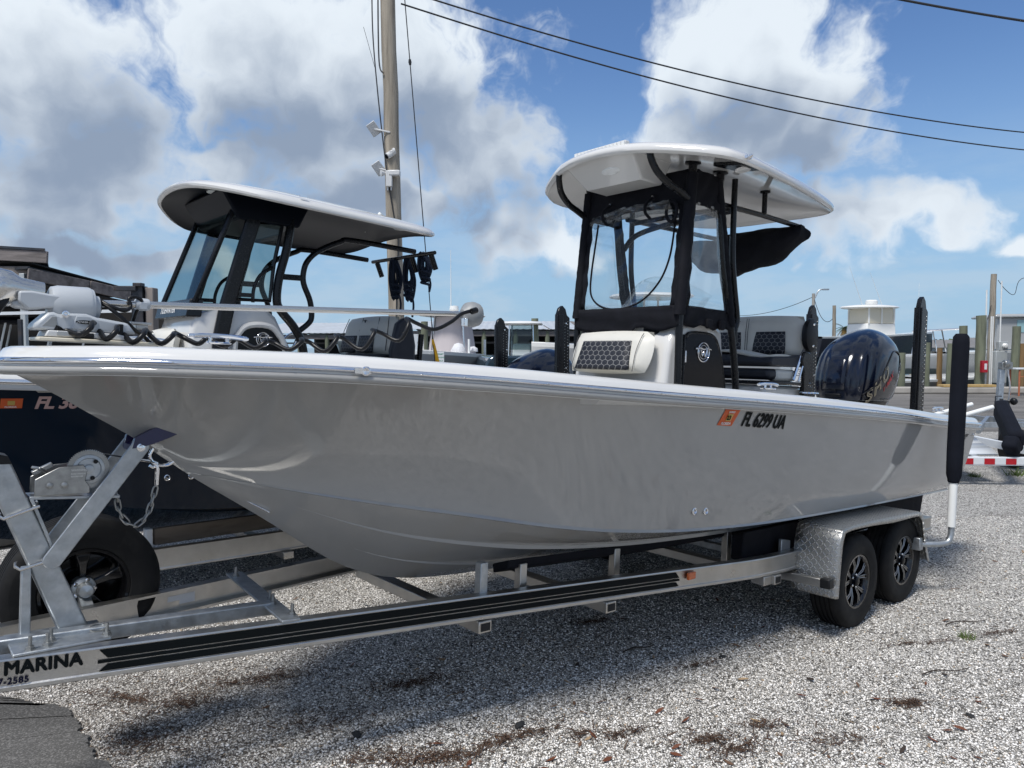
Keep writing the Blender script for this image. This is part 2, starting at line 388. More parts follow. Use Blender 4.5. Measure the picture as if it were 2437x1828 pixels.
# ------------------------------------------------------------------ ground
def gravel_material():
    m = bpy.data.materials.new('gravel'); m.use_nodes = True; nt = m.node_tree; N = nt.nodes.new; L = nt.links.new; b = nt.nodes['Principled BSDF']
    b.inputs['Roughness'].default_value = .9; b.inputs['Specular IOR Level'].default_value = .25
    tc = N('ShaderNodeTexCoord'); vec = tc.outputs['Object']
    wn = N('ShaderNodeTexNoise'); wn.inputs['Scale'].default_value = 60; wn.inputs['Detail'].default_value = 2; L(vec, wn.inputs['Vector'])
    wm = N('ShaderNodeMix'); wm.data_type = 'VECTOR'; wm.inputs[0].default_value = .006; L(vec, wm.inputs[4]); L(wn.outputs['Color'], wm.inputs[5])
    def vor(sc, feat):
        v = N('ShaderNodeTexVoronoi'); v.feature = feat; v.inputs['Scale'].default_value = sc; L(wm.outputs[1], v.inputs['Vector']); return v
    f1 = vor(78, 'F1'); ed = vor(78, 'DISTANCE_TO_EDGE')
    sp = N('ShaderNodeSeparateColor'); L(f1.outputs['Color'], sp.inputs[0])
    ramp = N('ShaderNodeValToRGB'); L(sp.outputs[0], ramp.inputs[0]); e = ramp.color_ramp.elements
    e[0].position = 0; e[0].color = (.10, .095, .09, 1); e[1].position = 1; e[1].color = (.93, .905, .865, 1)
    for p, c in ((.12, (.24, .225, .20)), (.26, (.56, .53, .485)), (.5, (.76, .73, .68)), (.78, (.88, .85, .805))):
        x = e.new(p); x.color = (*c, 1)
    gap = N('ShaderNodeMapRange'); L(ed.outputs['Distance'], gap.inputs['Value']); gap.inputs['From Min'].default_value = .0; gap.inputs['From Max'].default_value = .22; gap.inputs['To Min'].default_value = .22
    sc = N('ShaderNodeVectorMath'); sc.operation = 'SCALE'; L(ramp.outputs[0], sc.inputs[0]); L(gap.outputs[0], sc.inputs['Scale'])
    # soil showing between the shells, strongest in front of the tongue
    n1 = N('ShaderNodeTexNoise'); n1.inputs['Scale'].default_value = 1.1; n1.inputs['Detail'].default_value = 8; n1.inputs['Roughness'].default_value = .65; L(vec, n1.inputs['Vector'])
    sx = N('ShaderNodeSeparateXYZ'); L(vec, sx.inputs[0])
    ds = N('ShaderNodeVectorMath'); ds.operation = 'DISTANCE'; L(vec, ds.inputs[0]); ds.inputs[1].default_value = (-2.0, 3.9, 0)
    near = N('ShaderNodeMapRange'); L(ds.outputs['Value'], near.inputs['Value']); near.inputs['From Min'].default_value = .4; near.inputs['From Max'].default_value = 2.0; near.inputs['To Min'].default_value = .26; near.inputs['To Max'].default_value = 0
    ad = N('ShaderNodeMath'); L(n1.outputs['Fac'], ad.inputs[0]); L(near.outputs[0], ad.inputs[1])
    so = N('ShaderNodeMapRange'); L(ad.outputs[0], so.inputs['Value']); so.inputs['From Min'].default_value = .54; so.inputs['From Max'].default_value = .80; so.inputs['To Max'].default_value = .85
    fin = N('ShaderNodeTexNoise'); fin.inputs['Scale'].default_value = 45; fin.inputs['Detail'].default_value = 5; L(vec, fin.inputs['Vector'])
    fm = N('ShaderNodeMapRange'); L(fin.outputs['Fac'], fm.inputs['Value']); fm.inputs['From Min'].default_value = .38; fm.inputs['From Max'].default_value = .6
    sm = N('ShaderNodeMath'); sm.operation = 'MULTIPLY'; L(so.outputs[0], sm.inputs[0]); L(fm.outputs[0], sm.inputs[1])
    mx = N('ShaderNodeMix'); mx.data_type = 'RGBA'; L(sm.outputs[0], mx.inputs[0]); L(sc.outputs[0], mx.inputs[6]); mx.inputs[7].default_value = (.075, .055, .042, 1)
    L(mx.outputs[2], b.inputs['Base Color'])
    h = N('ShaderNodeMath'); h.operation = 'MULTIPLY_ADD'; L(gap.outputs[0], h.inputs[0]); h.inputs[1].default_value = .7; L(sp.outputs[1], h.inputs[2])
    bp = N('ShaderNodeBump'); bp.inputs['Distance'].default_value = .012; bp.inputs['Strength'].default_value = .9; L(h.outputs[0], bp.inputs['Height']); L(bp.outputs[0], b.inputs['Normal'])
    M['gravel'] = m
gravel_material()
def asphalt_material(name, col, speck):
    m = bpy.data.materials.new(name); m.use_nodes = True; nt = m.node_tree; N = nt.nodes.new; L = nt.links.new; b = nt.nodes['Principled BSDF']; b.inputs['Roughness'].default_value = .88
    tc = N('ShaderNodeTexCoord'); vec = tc.outputs['Object']
    v = N('ShaderNodeTexVoronoi'); v.inputs['Scale'].default_value = 150; L(vec, v.inputs['Vector']); sp = N('ShaderNodeSeparateColor'); L(v.outputs['Color'], sp.inputs[0])
    r = N('ShaderNodeMapRange'); L(sp.outputs[0], r.inputs['Value']); r.inputs['From Min'].default_value = .45; r.inputs['From Max'].default_value = 1
    n = N('ShaderNodeTexNoise'); n.inputs['Scale'].default_value = .8; n.inputs['Detail'].default_value = 9; mp = N('ShaderNodeMapping'); mp.inputs['Scale'].default_value = (.35, 1.4, 1); L(vec, mp.inputs[0]); L(mp.outputs[0], n.inputs['Vector'])
    r2 = N('ShaderNodeMapRange'); L(n.outputs['Fac'], r2.inputs['Value']); r2.inputs['From Min'].default_value = .3; r2.inputs['From Max'].default_value = .7; r2.inputs['To Min'].default_value = .65; r2.inputs['To Max'].default_value = 1.4
    mx = N('ShaderNodeMix'); mx.data_type = 'RGBA'; L(r.outputs[0], mx.inputs[0]); mx.inputs[6].default_value = (*col, 1); mx.inputs[7].default_value = (*speck, 1)
    s = N('ShaderNodeVectorMath'); s.operation = 'SCALE'; L(mx.outputs[2], s.inputs[0]); L(r2.outputs[0], s.inputs['Scale']); L(s.outputs[0], b.inputs['Base Color'])
    bp = N('ShaderNodeBump'); bp.inputs['Distance'].default_value = .006; L(sp.outputs[0], bp.inputs['Height']); L(bp.outputs[0], b.inputs['Normal'])
    M[name] = m
asphalt_material('asphalt', (.075, .073, .070), (.17, .165, .16)); asphalt_material('asphalt_old', (.135, .127, .118), (.22, .205, .19))

SEAWALL_Y = 32.0
mb = MB(); mb.grid([[(x, y, 0) for x in (-140, -20, 20, 140)] for y in (-60, 0, 10, SEAWALL_Y)])
tag(mb.build('gravel_ground', 'gravel', smooth=None), kind='structure')
mb = MB(); mb.grid([[(x, y, .004) for x in (-140, -4, 5, 140)] for y in (17.5, SEAWALL_Y - .02)])
tag(mb.build('asphalt_road', 'asphalt_old', smooth=None), kind='structure')
# broken edge of old asphalt at the near left
edge = [(-2.93, 4.14), (-2.76, 4.09), (-2.62, 4.02), (-2.52, 4.03), (-2.41, 3.97), (-2.36, 3.90), (-2.31, 3.86), (-2.26, 3.80), (-2.22, 3.74), (-2.15, 3.69), (-2.12, 3.63), (-2.06, 3.57), (-2.02, 3.50), (-1.93, 3.47), (-1.88, 3.42), (-1.86, 3.3), (-1.75, 2.9), (-1.7, 2.2), (-1.4, 1.0)]
ee = []
for a, b in zip(edge[:-1], edge[1:]):
    for k in range(5):
        t = k/5; ee.append((a[0]+(b[0]-a[0])*t + random.uniform(-.012, .012), a[1]+(b[1]-a[1])*t + random.uniform(-.012, .012)))
ee.append(edge[-1])
mb = MB()
mb.grid([[(x - (0 if k == 0 else .012), y - (0 if k == 0 else .008), z) for x, y in ee] for k, z in ((0, -.02), (1, .016), (1, .022))])
mb.grid([[(x - .012, y - .008, .022) for x, y in ee], [(-9, 5.2 - i*.08, .022) for i in range(len(ee))]])
tag(mb.build('asphalt_patch', 'asphalt', smooth=None), kind='structure')
# water beyond the seawall
mb = MB(); mb.grid([[(x, y, -1.1) for x in (-900, 900)] for y in (SEAWALL_Y + .5, 2500)])
mw = mat('water', (.02, .045, .05), .08, bump=.04, bscale=1.2); o = tag(mb.build('water', 'water', smooth=None), kind='structure')
mb = MB(); mb.box((0, SEAWALL_Y + .3, -.6), (280, .6, 1.6)); mb.box((0, SEAWALL_Y + .25, .14), (280, .9, .24))
tag(mb.build('seawall', 'concrete', bevel=.03), 'long weathered concrete seawall with a raised cap behind the road', 'seawall')

def pebbles():
    rng = np.random.default_rng(3); n = 95000
    Y = 3.1 + (rng.random(n)**1.7)*5.6; X = (rng.random(n)*2-1)*.74*Y
    ex = np.interp(Y, [p[1] for p in reversed(edge)], [p[0] for p in reversed(edge)])
    keep = ~((X < ex - .02) & (Y < 4.2)); X, Y = X[keep], Y[keep]; n = len(X)
    s = .0032 + .0048*rng.random(n)**2.2 + .0006*Y/4
    base = np.array([(1, 0, 0), (-1, 0, 0), (0, 1, 0), (0, -1, 0), (0, 0, 1), (0, 0, -1)], float)
    fs = np.array([(0, 2, 4), (2, 1, 4), (1, 3, 4), (3, 0, 4), (2, 0, 5), (1, 2, 5), (3, 1, 5), (0, 3, 5)])
    P = np.repeat(base[None], n, 0)*(1 + .55*(rng.random((n, 6, 1))-.5))
    P += .35*(rng.random((n, 6, 3))-.5)
    P *= np.stack([s*(1.0+.6*rng.random(n)), s, s*(.45+.4*rng.random(n))], 1)[:, None, :]
    a = rng.random(n)*6.283; tl = (rng.random(n)-.5)*1.2
    c, sn = np.cos(a)[:, None], np.sin(a)[:, None]; ct, st = np.cos(tl)[:, None], np.sin(tl)[:, None]
    x, y, z = P[..., 0], P[..., 1], P[..., 2]; y, z = y*ct - z*st, y*st + z*ct
    W = np.stack([x*c - y*sn + X[:, None], x*sn + y*c + Y[:, None], z + (s*.35)[:, None]], -1)
    me = bpy.data.meshes.new('gravel_shells'); me.vertices.add(n*6); me.vertices.foreach_set('co', W.reshape(-1).astype(np.float32))
    F = (fs[None] + (np.arange(n)*6)[:, None, None]).reshape(-1)
    me.loops.add(n*24); me.loops.foreach_set('vertex_index', F.astype(np.int32))
    me.polygons.add(n*8); me.polygons.foreach_set('loop_start', (np.arange(n*8)*3).astype(np.int32)); me.polygons.foreach_set('loop_total', np.full(n*8, 3, np.int32))
    pal = np.array([(.90, .875, .84), (.83, .80, .76), (.72, .69, .65), (.55, .52, .475), (.36, .335, .30), (.14, .13, .125), (.46, .36, .26)])
    k = rng.choice(len(pal), n, p=[.28, .26, .19, .11, .07, .06, .03]); col = pal[k]*(.85+.3*rng.random((n, 1)))
    dirt = np.clip(1.35 - np.hypot(X+2.0, Y-3.9)/1.1, 0, 1)[:, None]*rng.random((n, 1)); col = col*(1-dirt*.65) + np.array([.20, .145, .095])*dirt*.5
    at = me.color_attributes.new('shell', 'FLOAT_COLOR', 'POINT')
    at.data.foreach_set('color', np.concatenate([np.repeat(col, 6, 0), np.ones((n*6, 1))], 1).reshape(-1).astype(np.float32))
    me.update(); me.validate()
    m = bpy.data.materials.new('shells'); m.use_nodes = True; b = m.node_tree.nodes['Principled BSDF']; b.inputs['Roughness'].default_value = .75; b.inputs['Specular IOR Level'].default_value = .3
    an = m.node_tree.nodes.new('ShaderNodeAttribute'); an.attribute_name = 'shell'; m.node_tree.links.new(an.outputs['Color'], b.inputs['Base Color'])
    me.materials.append(m); o = bpy.data.objects.new('gravel_shells', me); C.objects.link(o)
    tag(o, 'crushed white shell gravel spread over the yard', 'gravel', kind='stuff')
pebbles()

# ------------------------------------------------------------------ hulls
class Hull:
    "half-section tables along the length: u aft, v starboard, w up"
    def __init__(s, gun, gw, chb, chw, keel, p, uc):
        s.gb, s.gw, s.cb, s.cw, s.kw, s.p = spline(gun), spline(gw), spline(chb), spline(chw), spline(keel), spline(p)
        s.u0, s.u1, s.uc = gun[0][0], gun[-1][0], uc
    def chine(s, u):
        if u <= s.uc: return 0.0, s.kw(u)
        return s.cb(u), s.cw(u)
    def side(s, u, f):
        cb, cw = s.chine(u); g, gw = s.gb(u), s.gw(u)
        return cb + (g-cb)*max(f, 0)**s.p(u), cw + (gw-cw)*f
    def side_v(s, u, w):
        cb, cw = s.chine(u); return s.side(u, min(max((w-cw)/(s.gw(u)-cw), 0), 1))[0]
    def bottom(s, u, t):
        cb, cw = s.chine(u); k = s.kw(u)
        return cb*t, k + (cw-k)*(t**1.12)
    def mesh(s, n=84, ns=14, nb=8):
        us = [s.u0 + (s.u1-s.u0)*(1-math.cos(math.pi*.5*i/n)) if False else s.u0 + (s.u1-s.u0)*((i/n)**1.35) for i in range(n+1)]
        mb = MB(); rings = []
        for u in us:
            half = [s.bottom(u, i/nb) for i in range(nb)] + [s.side(u, i/ns) for i in range(ns+1)]
            rings.append([(u, -a, b) for a, b in reversed(half)] + [(u, a, b) for a, b in half[1:]])
        mb.grid(rings); o = len(mb.v) - len(rings[-1]); mb.f.append(tuple(range(o, o+len(rings[-1]))))
        return mb
    def outline(s, n=70):
        "plan outline port stern -> bow -> starboard stern with outward normals and rail height"
        us = [s.u0 + (s.u1-s.u0)*((i/n)**1.9) for i in range(n+1)]
        pt = [(u, -s.gb(u), s.gw(u)) for u in reversed(us)] + [(u, s.gb(u), s.gw(u)) for u in us[1:]]
        out = []
        for i, p in enumerate(pt):
            a, b = pt[max(i-1, 0)], pt[min(i+1, len(pt)-1)]; d = Vector((b[0]-a[0], b[1]-a[1], 0)).normalized()
            out.append((Vector(p), Vector((d.y, -d.x, 0)) if True else None))
        return out
    def sweep(s, prof, n=70, closed=True, u_fwd=None):
        ol = s.outline(n); sg = -1 if (ol[2][1].y > 0) else 1
        mb = MB(); rows = []
        for P, nn in ol:
            row = []
            for off, dz in prof:
                if dz < -.2 and u_fwd is not None and P.x < u_fwd: dz = -.03
                q = P + nn*sg*off + Vector((0, 0, dz))
                if P.y <= 0 and q.y > -.002: q.y = -.002 if P.y < -1e-3 else 0
                if P.y >= 0 and q.y < .002: q.y = .002 if P.y > 1e-3 else 0
                row.append(q)
            rows.append(row)
        mb.grid(rows, closed)
        if closed:
            for r0 in (0, len(rows)-1): mb.f.append(tuple(r0*len(prof) + j for j in range(len(prof))))
        return mb
H1 = Hull([(-5.385, .0), (-5.37, .09), (-5.3, .225), (-5.2, .345), (-5.0, .5), (-4.75, .64), (-4.5, .76), (-4, .94), (-3.5, 1.07), (-3, 1.16), (-2, 1.26), (-1, 1.29), (0, 1.29), (1, 1.27), (1.92, 1.245)],
          [(-5.385, 1.672), (-5, 1.688), (-4.5, 1.69), (-3.8, 1.672), (-3.2, 1.646), (-2.6, 1.62), (-1.55, 1.58), (0, 1.505), (1.1, 1.437), (1.92, 1.398)],
          [(-4.66, 0), (-4.3, .2), (-4, .38), (-3.5, .62), (-3, .80), (-2, 1.0), (-1, 1.09), (0, 1.11), (1, 1.08), (1.92, 1.02)],
          [(-4.66, 1.183), (-4.3, 1.11), (-4, 1.056), (-3.5, .976), (-3, .892), (-2.64, .848), (-2.06, .812), (-1.4, .80), (0, .798), (1, .785), (1.92, .765)],
          [(-5.385, 1.645), (-5.22, 1.554), (-5.048, 1.448), (-4.862, 1.331), (-4.773, 1.262), (-4.70, 1.21), (-4.63, 1.158), (-4.442, 1.034), (-4.302, .942), (-4.104, .804), (-3.944, .695), (-3.778, .605), (-3.572, .532), (-3.354, .492), (-3, .468), (-2, .455), (0, .45), (1.92, .445)],
          [(-5.385, 1.0), (-4.8, 1.35), (-4, 1.45), (-3, 1.25), (-2, 1.0), (-1, .8), (0, .68), (1.92, .5)], -4.66)

# ------------------------------------------------------------------ the grey bay boat
BO = (1.956, 6.410, 0); BROT = (0, R(3), R(41))
boat = thing('bay_boat', 'light grey bay boat with white hardtop and black canvas curtains on its trailer', 'boat', BO, BROT)
hull = H1.mesh().build('hull', 'hull_grey', boat, smooth=22, weld=True)
def strake(H, t0, ua, ub, parent, name='strake', mt='hull_grey', wd=.045, hg=.016):
    mb = MB()
    for sgn in (-1, 1):
        rows = []
        for i in range(60):
            u = ua + (ub-ua)*i/59; k = min(1, i/14, (59-i)/8); v, w = H.bottom(u, t0); v2, w2 = H.bottom(u, min(t0 + wd*k/max(H.cb(u), .05), .99))
            rows.append([(u, sgn*v, w), (u, sgn*(v2), w - hg*k*.4), (u, sgn*v2, w2+.001)])
        mb.grid(rows)
    return mb.build(name, mt, parent, smooth=30)
strake(H1, .66, -4.2, .6, hull, wd=.026); strake(H1, .33, -3.85, .6, hull, wd=.026)
# chine lip
mb = MB()
for sgn in (-1, 1):
    rows = []
    for i in range(60):
        u = -4.6 + (1.9+4.6)*i/59; k = min(1, i/8); cb, cw = H1.chine(u)
        rows.append([(u, sgn*(cb+.003), cw+.012*k), (u, sgn*(cb+.010*k), cw-.004*k), (u, sgn*(cb-.035*k), cw-.012*k - .002)])
    mb.grid(rows)
mb.build('chine_lip', 'hull_grey', hull)
cap_prof = [(.012, -.058), (.020, -.045), (.020, -.022), (.006, .014), (.000, .026), (-.014, .046), (-.04, .056), (-.20, .062), (-.225, .057), (-.235, .04), (-.237, -.21), (-.21, -.21), (-.012, -.05)]
cap = H1.sweep(cap_prof, u_fwd=-3.2).build('gunwale', 'gel_white', boat, smooth=40)
rail = H1.sweep([(.018, -.014), (.030, -.012), (.037, -.003), (.034, .006), (.024, .011), (.008, .011)]).build('rub_rail', 'chrome', boat, smooth=50)
H1.sweep([(.012, -.056), (.026, -.050), (.032, -.038), (.028, -.026), (.014, -.020)]).build('rail_moulding', 'hull_grey', rail, smooth=60)
ol = H1.outline(70); sg = -1 if ol[2][1].y > 0 else 1
acc = 0; scr = MB().lathe([(.004, 0), (.0035, .002), (0, .0028)], axis=(0, 0, 1), seg=8); scr_o = None; last = None
for i in range(len(ol)//2):
    P, nn = ol[i]
    if last is not None: acc += (P-last).length
    last = P
    if acc > .19:
        acc = 0
        if scr_o is None: scr_o = scr.build('screw', 'steel', rail); s = scr_o
        else: s = scr_o.copy(); C.objects.link(s)
        s.location = P + nn*sg*.0362 + Vector((0, 0, -.002)); s.rotation_euler = (nn*sg).to_track_quat('Z', 'Y').to_euler()
# decks inside
mb = MB(); us = [-5.25 + i*(7.15)/50 for i in range(51)]; rows = []
lv = spline([(-5.3, 1.62), (-3.5, 1.60), (-3.2, 1.58), (-3.1, 1.06), (1.0, 1.02), (1.1, 1.30), (1.9, 1.29)])
for u in us:
    b = max(min(H1.gb(u) - .225, H1.side_v(u, lv(u)) - .03), .005); rows.append([(u, -b, lv(u)), (u, b, lv(u))])
mb.grid(rows); mb.build('deck', 'gel_white', boat, smooth=30)
mb = MB(); mb.box((1.87, 0, 1.18), (.06, 2.0, .36)); mb.build('transom_wall', 'gel_white', boat, bevel=.01)

def on_side(H, u0, w0, off=.004, slope=0):
    def fn(x, y):
        u = u0 + x; w = w0 + y + slope*x
        return (u, -(H.side_v(u, w) + off), w)
    return fn
# registration, sticker, fittings on the port side
text_obj('FL 6299 UA', .118, on_side(H1, -1.985, 1.447, slope=-.055), 'decal_black', hull, 'registration_lettering', heavy=.005, shear=.2, space=.98, sx=.76)
def side_patch(H, pts, off, parent, name, mt, slope=0):
    mb = MB(); fn = on_side(H, 0, 0, off); n = 6
    (a, b, c, d) = [Vector((*p, 0)) for p in pts]
    mb.grid([[fn(*(a.lerp(b, i/n).lerp(d.lerp(c, i/n), j/n)).xy) for i in range(n+1)] for j in range(n+1)])
    return mb.build(name, mt, parent, smooth=60)
st = side_patch(H1, [(-2.195, 1.452), (-2.068, 1.446), (-2.035, 1.538), (-2.168, 1.543)], .004, hull, 'registration_sticker', 'decal_orange')
side_patch(H1, [(-2.142, 1.477), (-2.098, 1.475), (-2.085, 1.515), (-2.13, 1.517)], .0065, st, 'sticker_panel', 'decal_gold')
text_obj('23', .034, on_side(H1, -2.137, 1.483, .009), 'decal_black', st, bold=.0015)
text_obj('FLORIDA', .020, on_side(H1, -2.17, 1.455, .008), 'decal_white', st, bold=.0007)
text_obj('EXPIRES', .015, on_side(H1, -2.135, 1.522, .008), 'decal_white', st, bold=.0005)
def thru_hull(H, u, w, parent, r=.022):
    v = H.side_v(u, w); mb = MB().lathe([(r*.55, -.03), (r*.55, .004), (r*.75, .009), (r, .006), (r*1.02, 0)], (u, -v, w), (0, -1, 0), 20)
    o = mb.build('through_hull_fitting', 'chrome', parent)
    MB().lathe([(r*.54, -.012), (0, -.012)], (u, -v, w), (0, -1, 0), 16).build('bore_shade', 'black_plastic', o)  # black disc painted for the shade inside the fitting
thru_hull(H1, -2.126, .935, hull); thru_hull(H1, -2.03, .928, hull); thru_hull(H1, 1.86, 1.30, hull, .012)
text_obj('Tidewater', .05, on_side(H1, 1.52, 1.285), 'decal_black', hull, shear=.3, bold=.001)
text_obj('BOATS', .022, on_side(H1, 1.62, 1.262), 'decal_black', hull, bold=.001)
# scupper scoop low on the bow
def scoop():
    mb = MB(); rows = []
    for i in range(9):
        a = i/8; row = []
        for j in range(9):
            u = -4.33 - .055 + .10*a; t = 0.3 + (j/8-.5)*.16*(a**.6)*(.14/max(H1.cb(u), .1)); v, w = H1.bottom(u, min(max(t, .05), .98))
            row.append((u, -(v + .020*math.sin(math.pi*j/8)*(a**.7)), w - .006*math.sin(math.pi*j/8)*a))
        rows.append(row)
    mb.grid(rows); mb.f.append(tuple(8*9+j for j in range(9)))
    return mb.build('scupper_scoop', 'chrome', hull)
scoop()
# bow eye
mb = MB(); mb.tube(smooth_path([(-4.80, 0, 1.30), (-4.815, 0, 1.262), (-4.79, 0, 1.225), (-4.745, 0, 1.218), (-4.71, 0, 1.235)], 6), .008); mb.build('bow_eye', 'chrome', hull)
# pull-up cleats on the gunwale
def cleat(u, side, parent, dz=.082):
    v = side*(H1.gb(u) - .11); w = H1.gw(u) + dz
    mb = MB(); mb.lathe([(.0, -.004), (.045, -.004), (.05, .0), (.045, .004), (0, .005)], (u, v, w), seg=20)
    o = mb.build('cleat', 'chrome', parent)
    d = .12; mb = MB(); mb.tube(smooth_path([(u-d, v, w+.022), (u-d*.5, v, w+.027), (u, v, w+.028), (u+d*.5, v, w+.027), (u+d, v, w+.022)], 4), [.005]+[.010]*15+[.005]); mb.tube([(u-.035, v, w), (u-.03, v, w+.025)], .007); mb.tube([(u+.035, v, w), (u+.03, v, w+.025)], .007)
    mb.build('horn', 'chrome', o)
for u in (-4.72, -1.62, 1.2):
    for sd in (-1, 1): cleat(u, sd, cap)
mb = MB(); u = -1.15; v = -(H1.gb(u)-.10); w = H1.gw(u)+.082
mb.lathe([(.062, -.003), (.06, .004), (.04, .006), (.035, .002), (.0, .001)], (u, v, w), seg=24); mb.build('rod_holder_flange', 'chrome', cap)
# navigation light in the rub rail
P = (-4.25, -H1.gb(-4.25)-.038, H1.gw(-4.25)-.004); mb = MB(); mb.lathe([(.02, -.01), (.02, .004), (.014, .007), (.0, .004)], P, (-.3, -1, 0), 16); mb.box((P[0], P[1]+.004, P[2]), (.10, .012, .022)); mb.build('rail_light', 'chrome', rail)

# console
def extrude_profile(prof, v0, v1, bev, name, mt, parent):
    mb = MB(); mb.prism(prof, lambda x, y, t: (x, t, y), v0, v1); return mb.build(name, mt, parent, smooth=30, bevel=bev)
cons = MB()
def console_ring(v, k):
    pr = [(-1.72, 1.0), (-1.70, 1.55), (-1.66, 1.88), (-1.60, 2.04), (-1.53, 2.10), (-1.40, 2.125), (-1.12, 2.13), (-1.02, 2.08), (-.98, 1.85), (-.90, 1.55), (-.88, 1.0)]
    cx, cy = -1.3, 1.6
    return [(cx+(x-cx)*k, v, cy+(y-cy)*(k if y > 1.2 else 1)) for x, y in pr]
cons.loft([console_ring(-.435, .90), console_ring(-.43, .95), console_ring(-.41, .985), console_ring(-.37, 1.0), console_ring(.37, 1.0), console_ring(.41, .985), console_ring(.43, .95), console_ring(.435, .90)])
console = cons.build('console', 'gel_white', boat, smooth=50)
dr = [(-1.50, 1.10), (-1.50, 1.93), (-1.475, 2.0), (-1.42, 2.03), (-1.25, 2.035), (-1.15, 2.02), (-1.09, 1.96), (-1.02, 1.80), (-.965, 1.55), (-.94, 1.10)]
mb = MB(); mb.prism(dr, lambda x, y, t: (x, t, y), -.425, -.452); door = mb.build('console_door', 'black_gloss', console, bevel=.006)
frame = MB(); loop = [(x + (.0 if False else 0), -.445, y) for x, y in dr]; frame.tube(smooth_path(loop, 3), .012, 8); frame.build('door_frame', 'black_powder', door)
mb = MB(); mb.box((-1.488, -.455, 1.86), (.016, .006, .08)); mb.build('hinge', 'chrome', door)
def emblem(cx, v, cz, r, parent):
    mb = MB()
    mb.tube([(cx + r*math.cos(a*math.pi/16), v, cz + r*math.sin(a*math.pi/16)) for a in range(33)], .006, 6, False)
    mb.tube([(cx + r*.72*math.cos(a*math.pi/16), v, cz + r*.72*math.sin(a*math.pi/16)) for a in range(33)], .003, 6, False)
    mb.tube(smooth_path([(cx-r*1.45, v-.003, cz+r*.30), (cx-r*.7, v-.003, cz+r*.42), (cx, v-.003, cz+r*.30), (cx+r*.6, v-.003, cz+r*.42), (cx+r*1.4, v-.003, cz+r*.30)], 5), [.002]+[.007]*19+[.002], 6)
    mb.tube(smooth_path([(cx-r*.5, v-.003, cz+r*.25), (cx-r*.25, v-.003, cz-r*.4), (cx, v-.003, cz+r*.1), (cx+r*.25, v-.003, cz-r*.45), (cx+r*.55, v-.003, cz+r*.3)], 4), .006, 6)
    return mb.build('emblem', 'chrome', parent, smooth=60)
emblem(-1.278, -.457, 1.90, .068, door)
def lens(c, ax, rx, ry, th, name, mt, parent, up=(0, 0, 1)):
    ax = Vector(ax).normalized(); sd = ax.cross(Vector(up)).normalized(); u2 = sd.cross(ax); c = Vector(c)
    mb = MB(); mb.loft([[c + sd*rx*k*math.cos(2*math.pi*j/24) + u2*ry*k*math.sin(2*math.pi*j/24) + ax*h for j in range(24)] for k, h in ((1, 0), (1, th*.6), (.85, th), (.1, th))]); return mb.build(name, mt, parent)
sp = lens((-1.585, -.25, 2.048), (-.75, -.12, .62), .082, .058, .012, 'speaker', 'black_plastic', console)
# forward lounge backrest on the console face
def cushion(cen, half, axis_u, name, mt, parent, puff=.04, nx=12, ny=8, tilt=0, corner=.35):
    "rounded pad: half = (half width along v, half height), thickness puff*2 along axis_u"
    mb = MB(); rows = []
    def pt(a, b, s):
        x, y = a, b
        rr = max(abs(x), abs(y)); k = (max(0, 1-abs(x)**4)*max(0, 1-abs(y)**4))**.35
        q = x*math.sqrt(1-y*y/2*corner), y*math.sqrt(1-x*x/2*corner)
        return Vector((cen[0] + axis_u*s*puff*k + tilt*q[1]*half[1], cen[1] + q[0]*half[0], cen[2] + q[1]*half[1]))
    for s in (1, -1):
        mb.grid([[pt(-1+2*i/nx, -1+2*j/ny, s) for i in range(nx+1)] for j in range(ny+1)])
    return mb.build(name, mt, parent, smooth=60, weld=True)
lounge = cushion((-1.755, -.01, 1.875), (.375, .155), -1, 'lounge_backrest', 'cushion_white', boat, .075, tilt=.30)
hx = MB(); rows = []
for j in range(7):
    b = -1+2*j/6; rows.append([(-1.835 + .30*(b*.10-.025) - .004 + .012*(2*i/8-1)**2, -.012 + (2*i/8-1)*(.235 - .012*b), 1.85 + b*.10) for i in range(9)])
hx.grid(rows); hx.build('hex_panel', 'cushion_hex', lounge, solid=.02, solid_off=0)
for sd in (-1, 1):
    mb = MB(); mb.tube(smooth_path([(-1.77, sd*.30 - .01, 2.005), (-1.80, sd*.30-.01, 1.97), (-1.835, sd*.285 - .01, 1.87), (-1.87, sd*.29-.01, 1.74)], 5), .0025, 5); mb.build('seam', 'piping_dark', lounge)
def tw_logo(fn, s, mt, parent):
    mb = MB(); z = [(-1.4, .1), (-.6, .3), (-.1, .25), (-.3, -.4), (0, .2), (.15, -.4), (.55, .25), (1.4, .4), (.4, .42), (-.6, .42)]
    mb.tube([fn(x*s, y*s) for x, y in z], s*.09, 5); return mb.build('logo', mt, parent)
tw_logo(lambda x, y: (-1.735 + .30*y - .012, -.02 - x*-1, 1.995 + y), .035, 'decal_black', lounge)
mb = MB(); mb.box((-2.05, 0, 1.30), (.62, .78, .60)); mb.build('lounge_base', 'gel_white', boat, bevel=.04)
cushion((-2.05, 0, 1.63), (.37, .06), 1, 'lounge_seat', 'cushion_white', boat, .30)

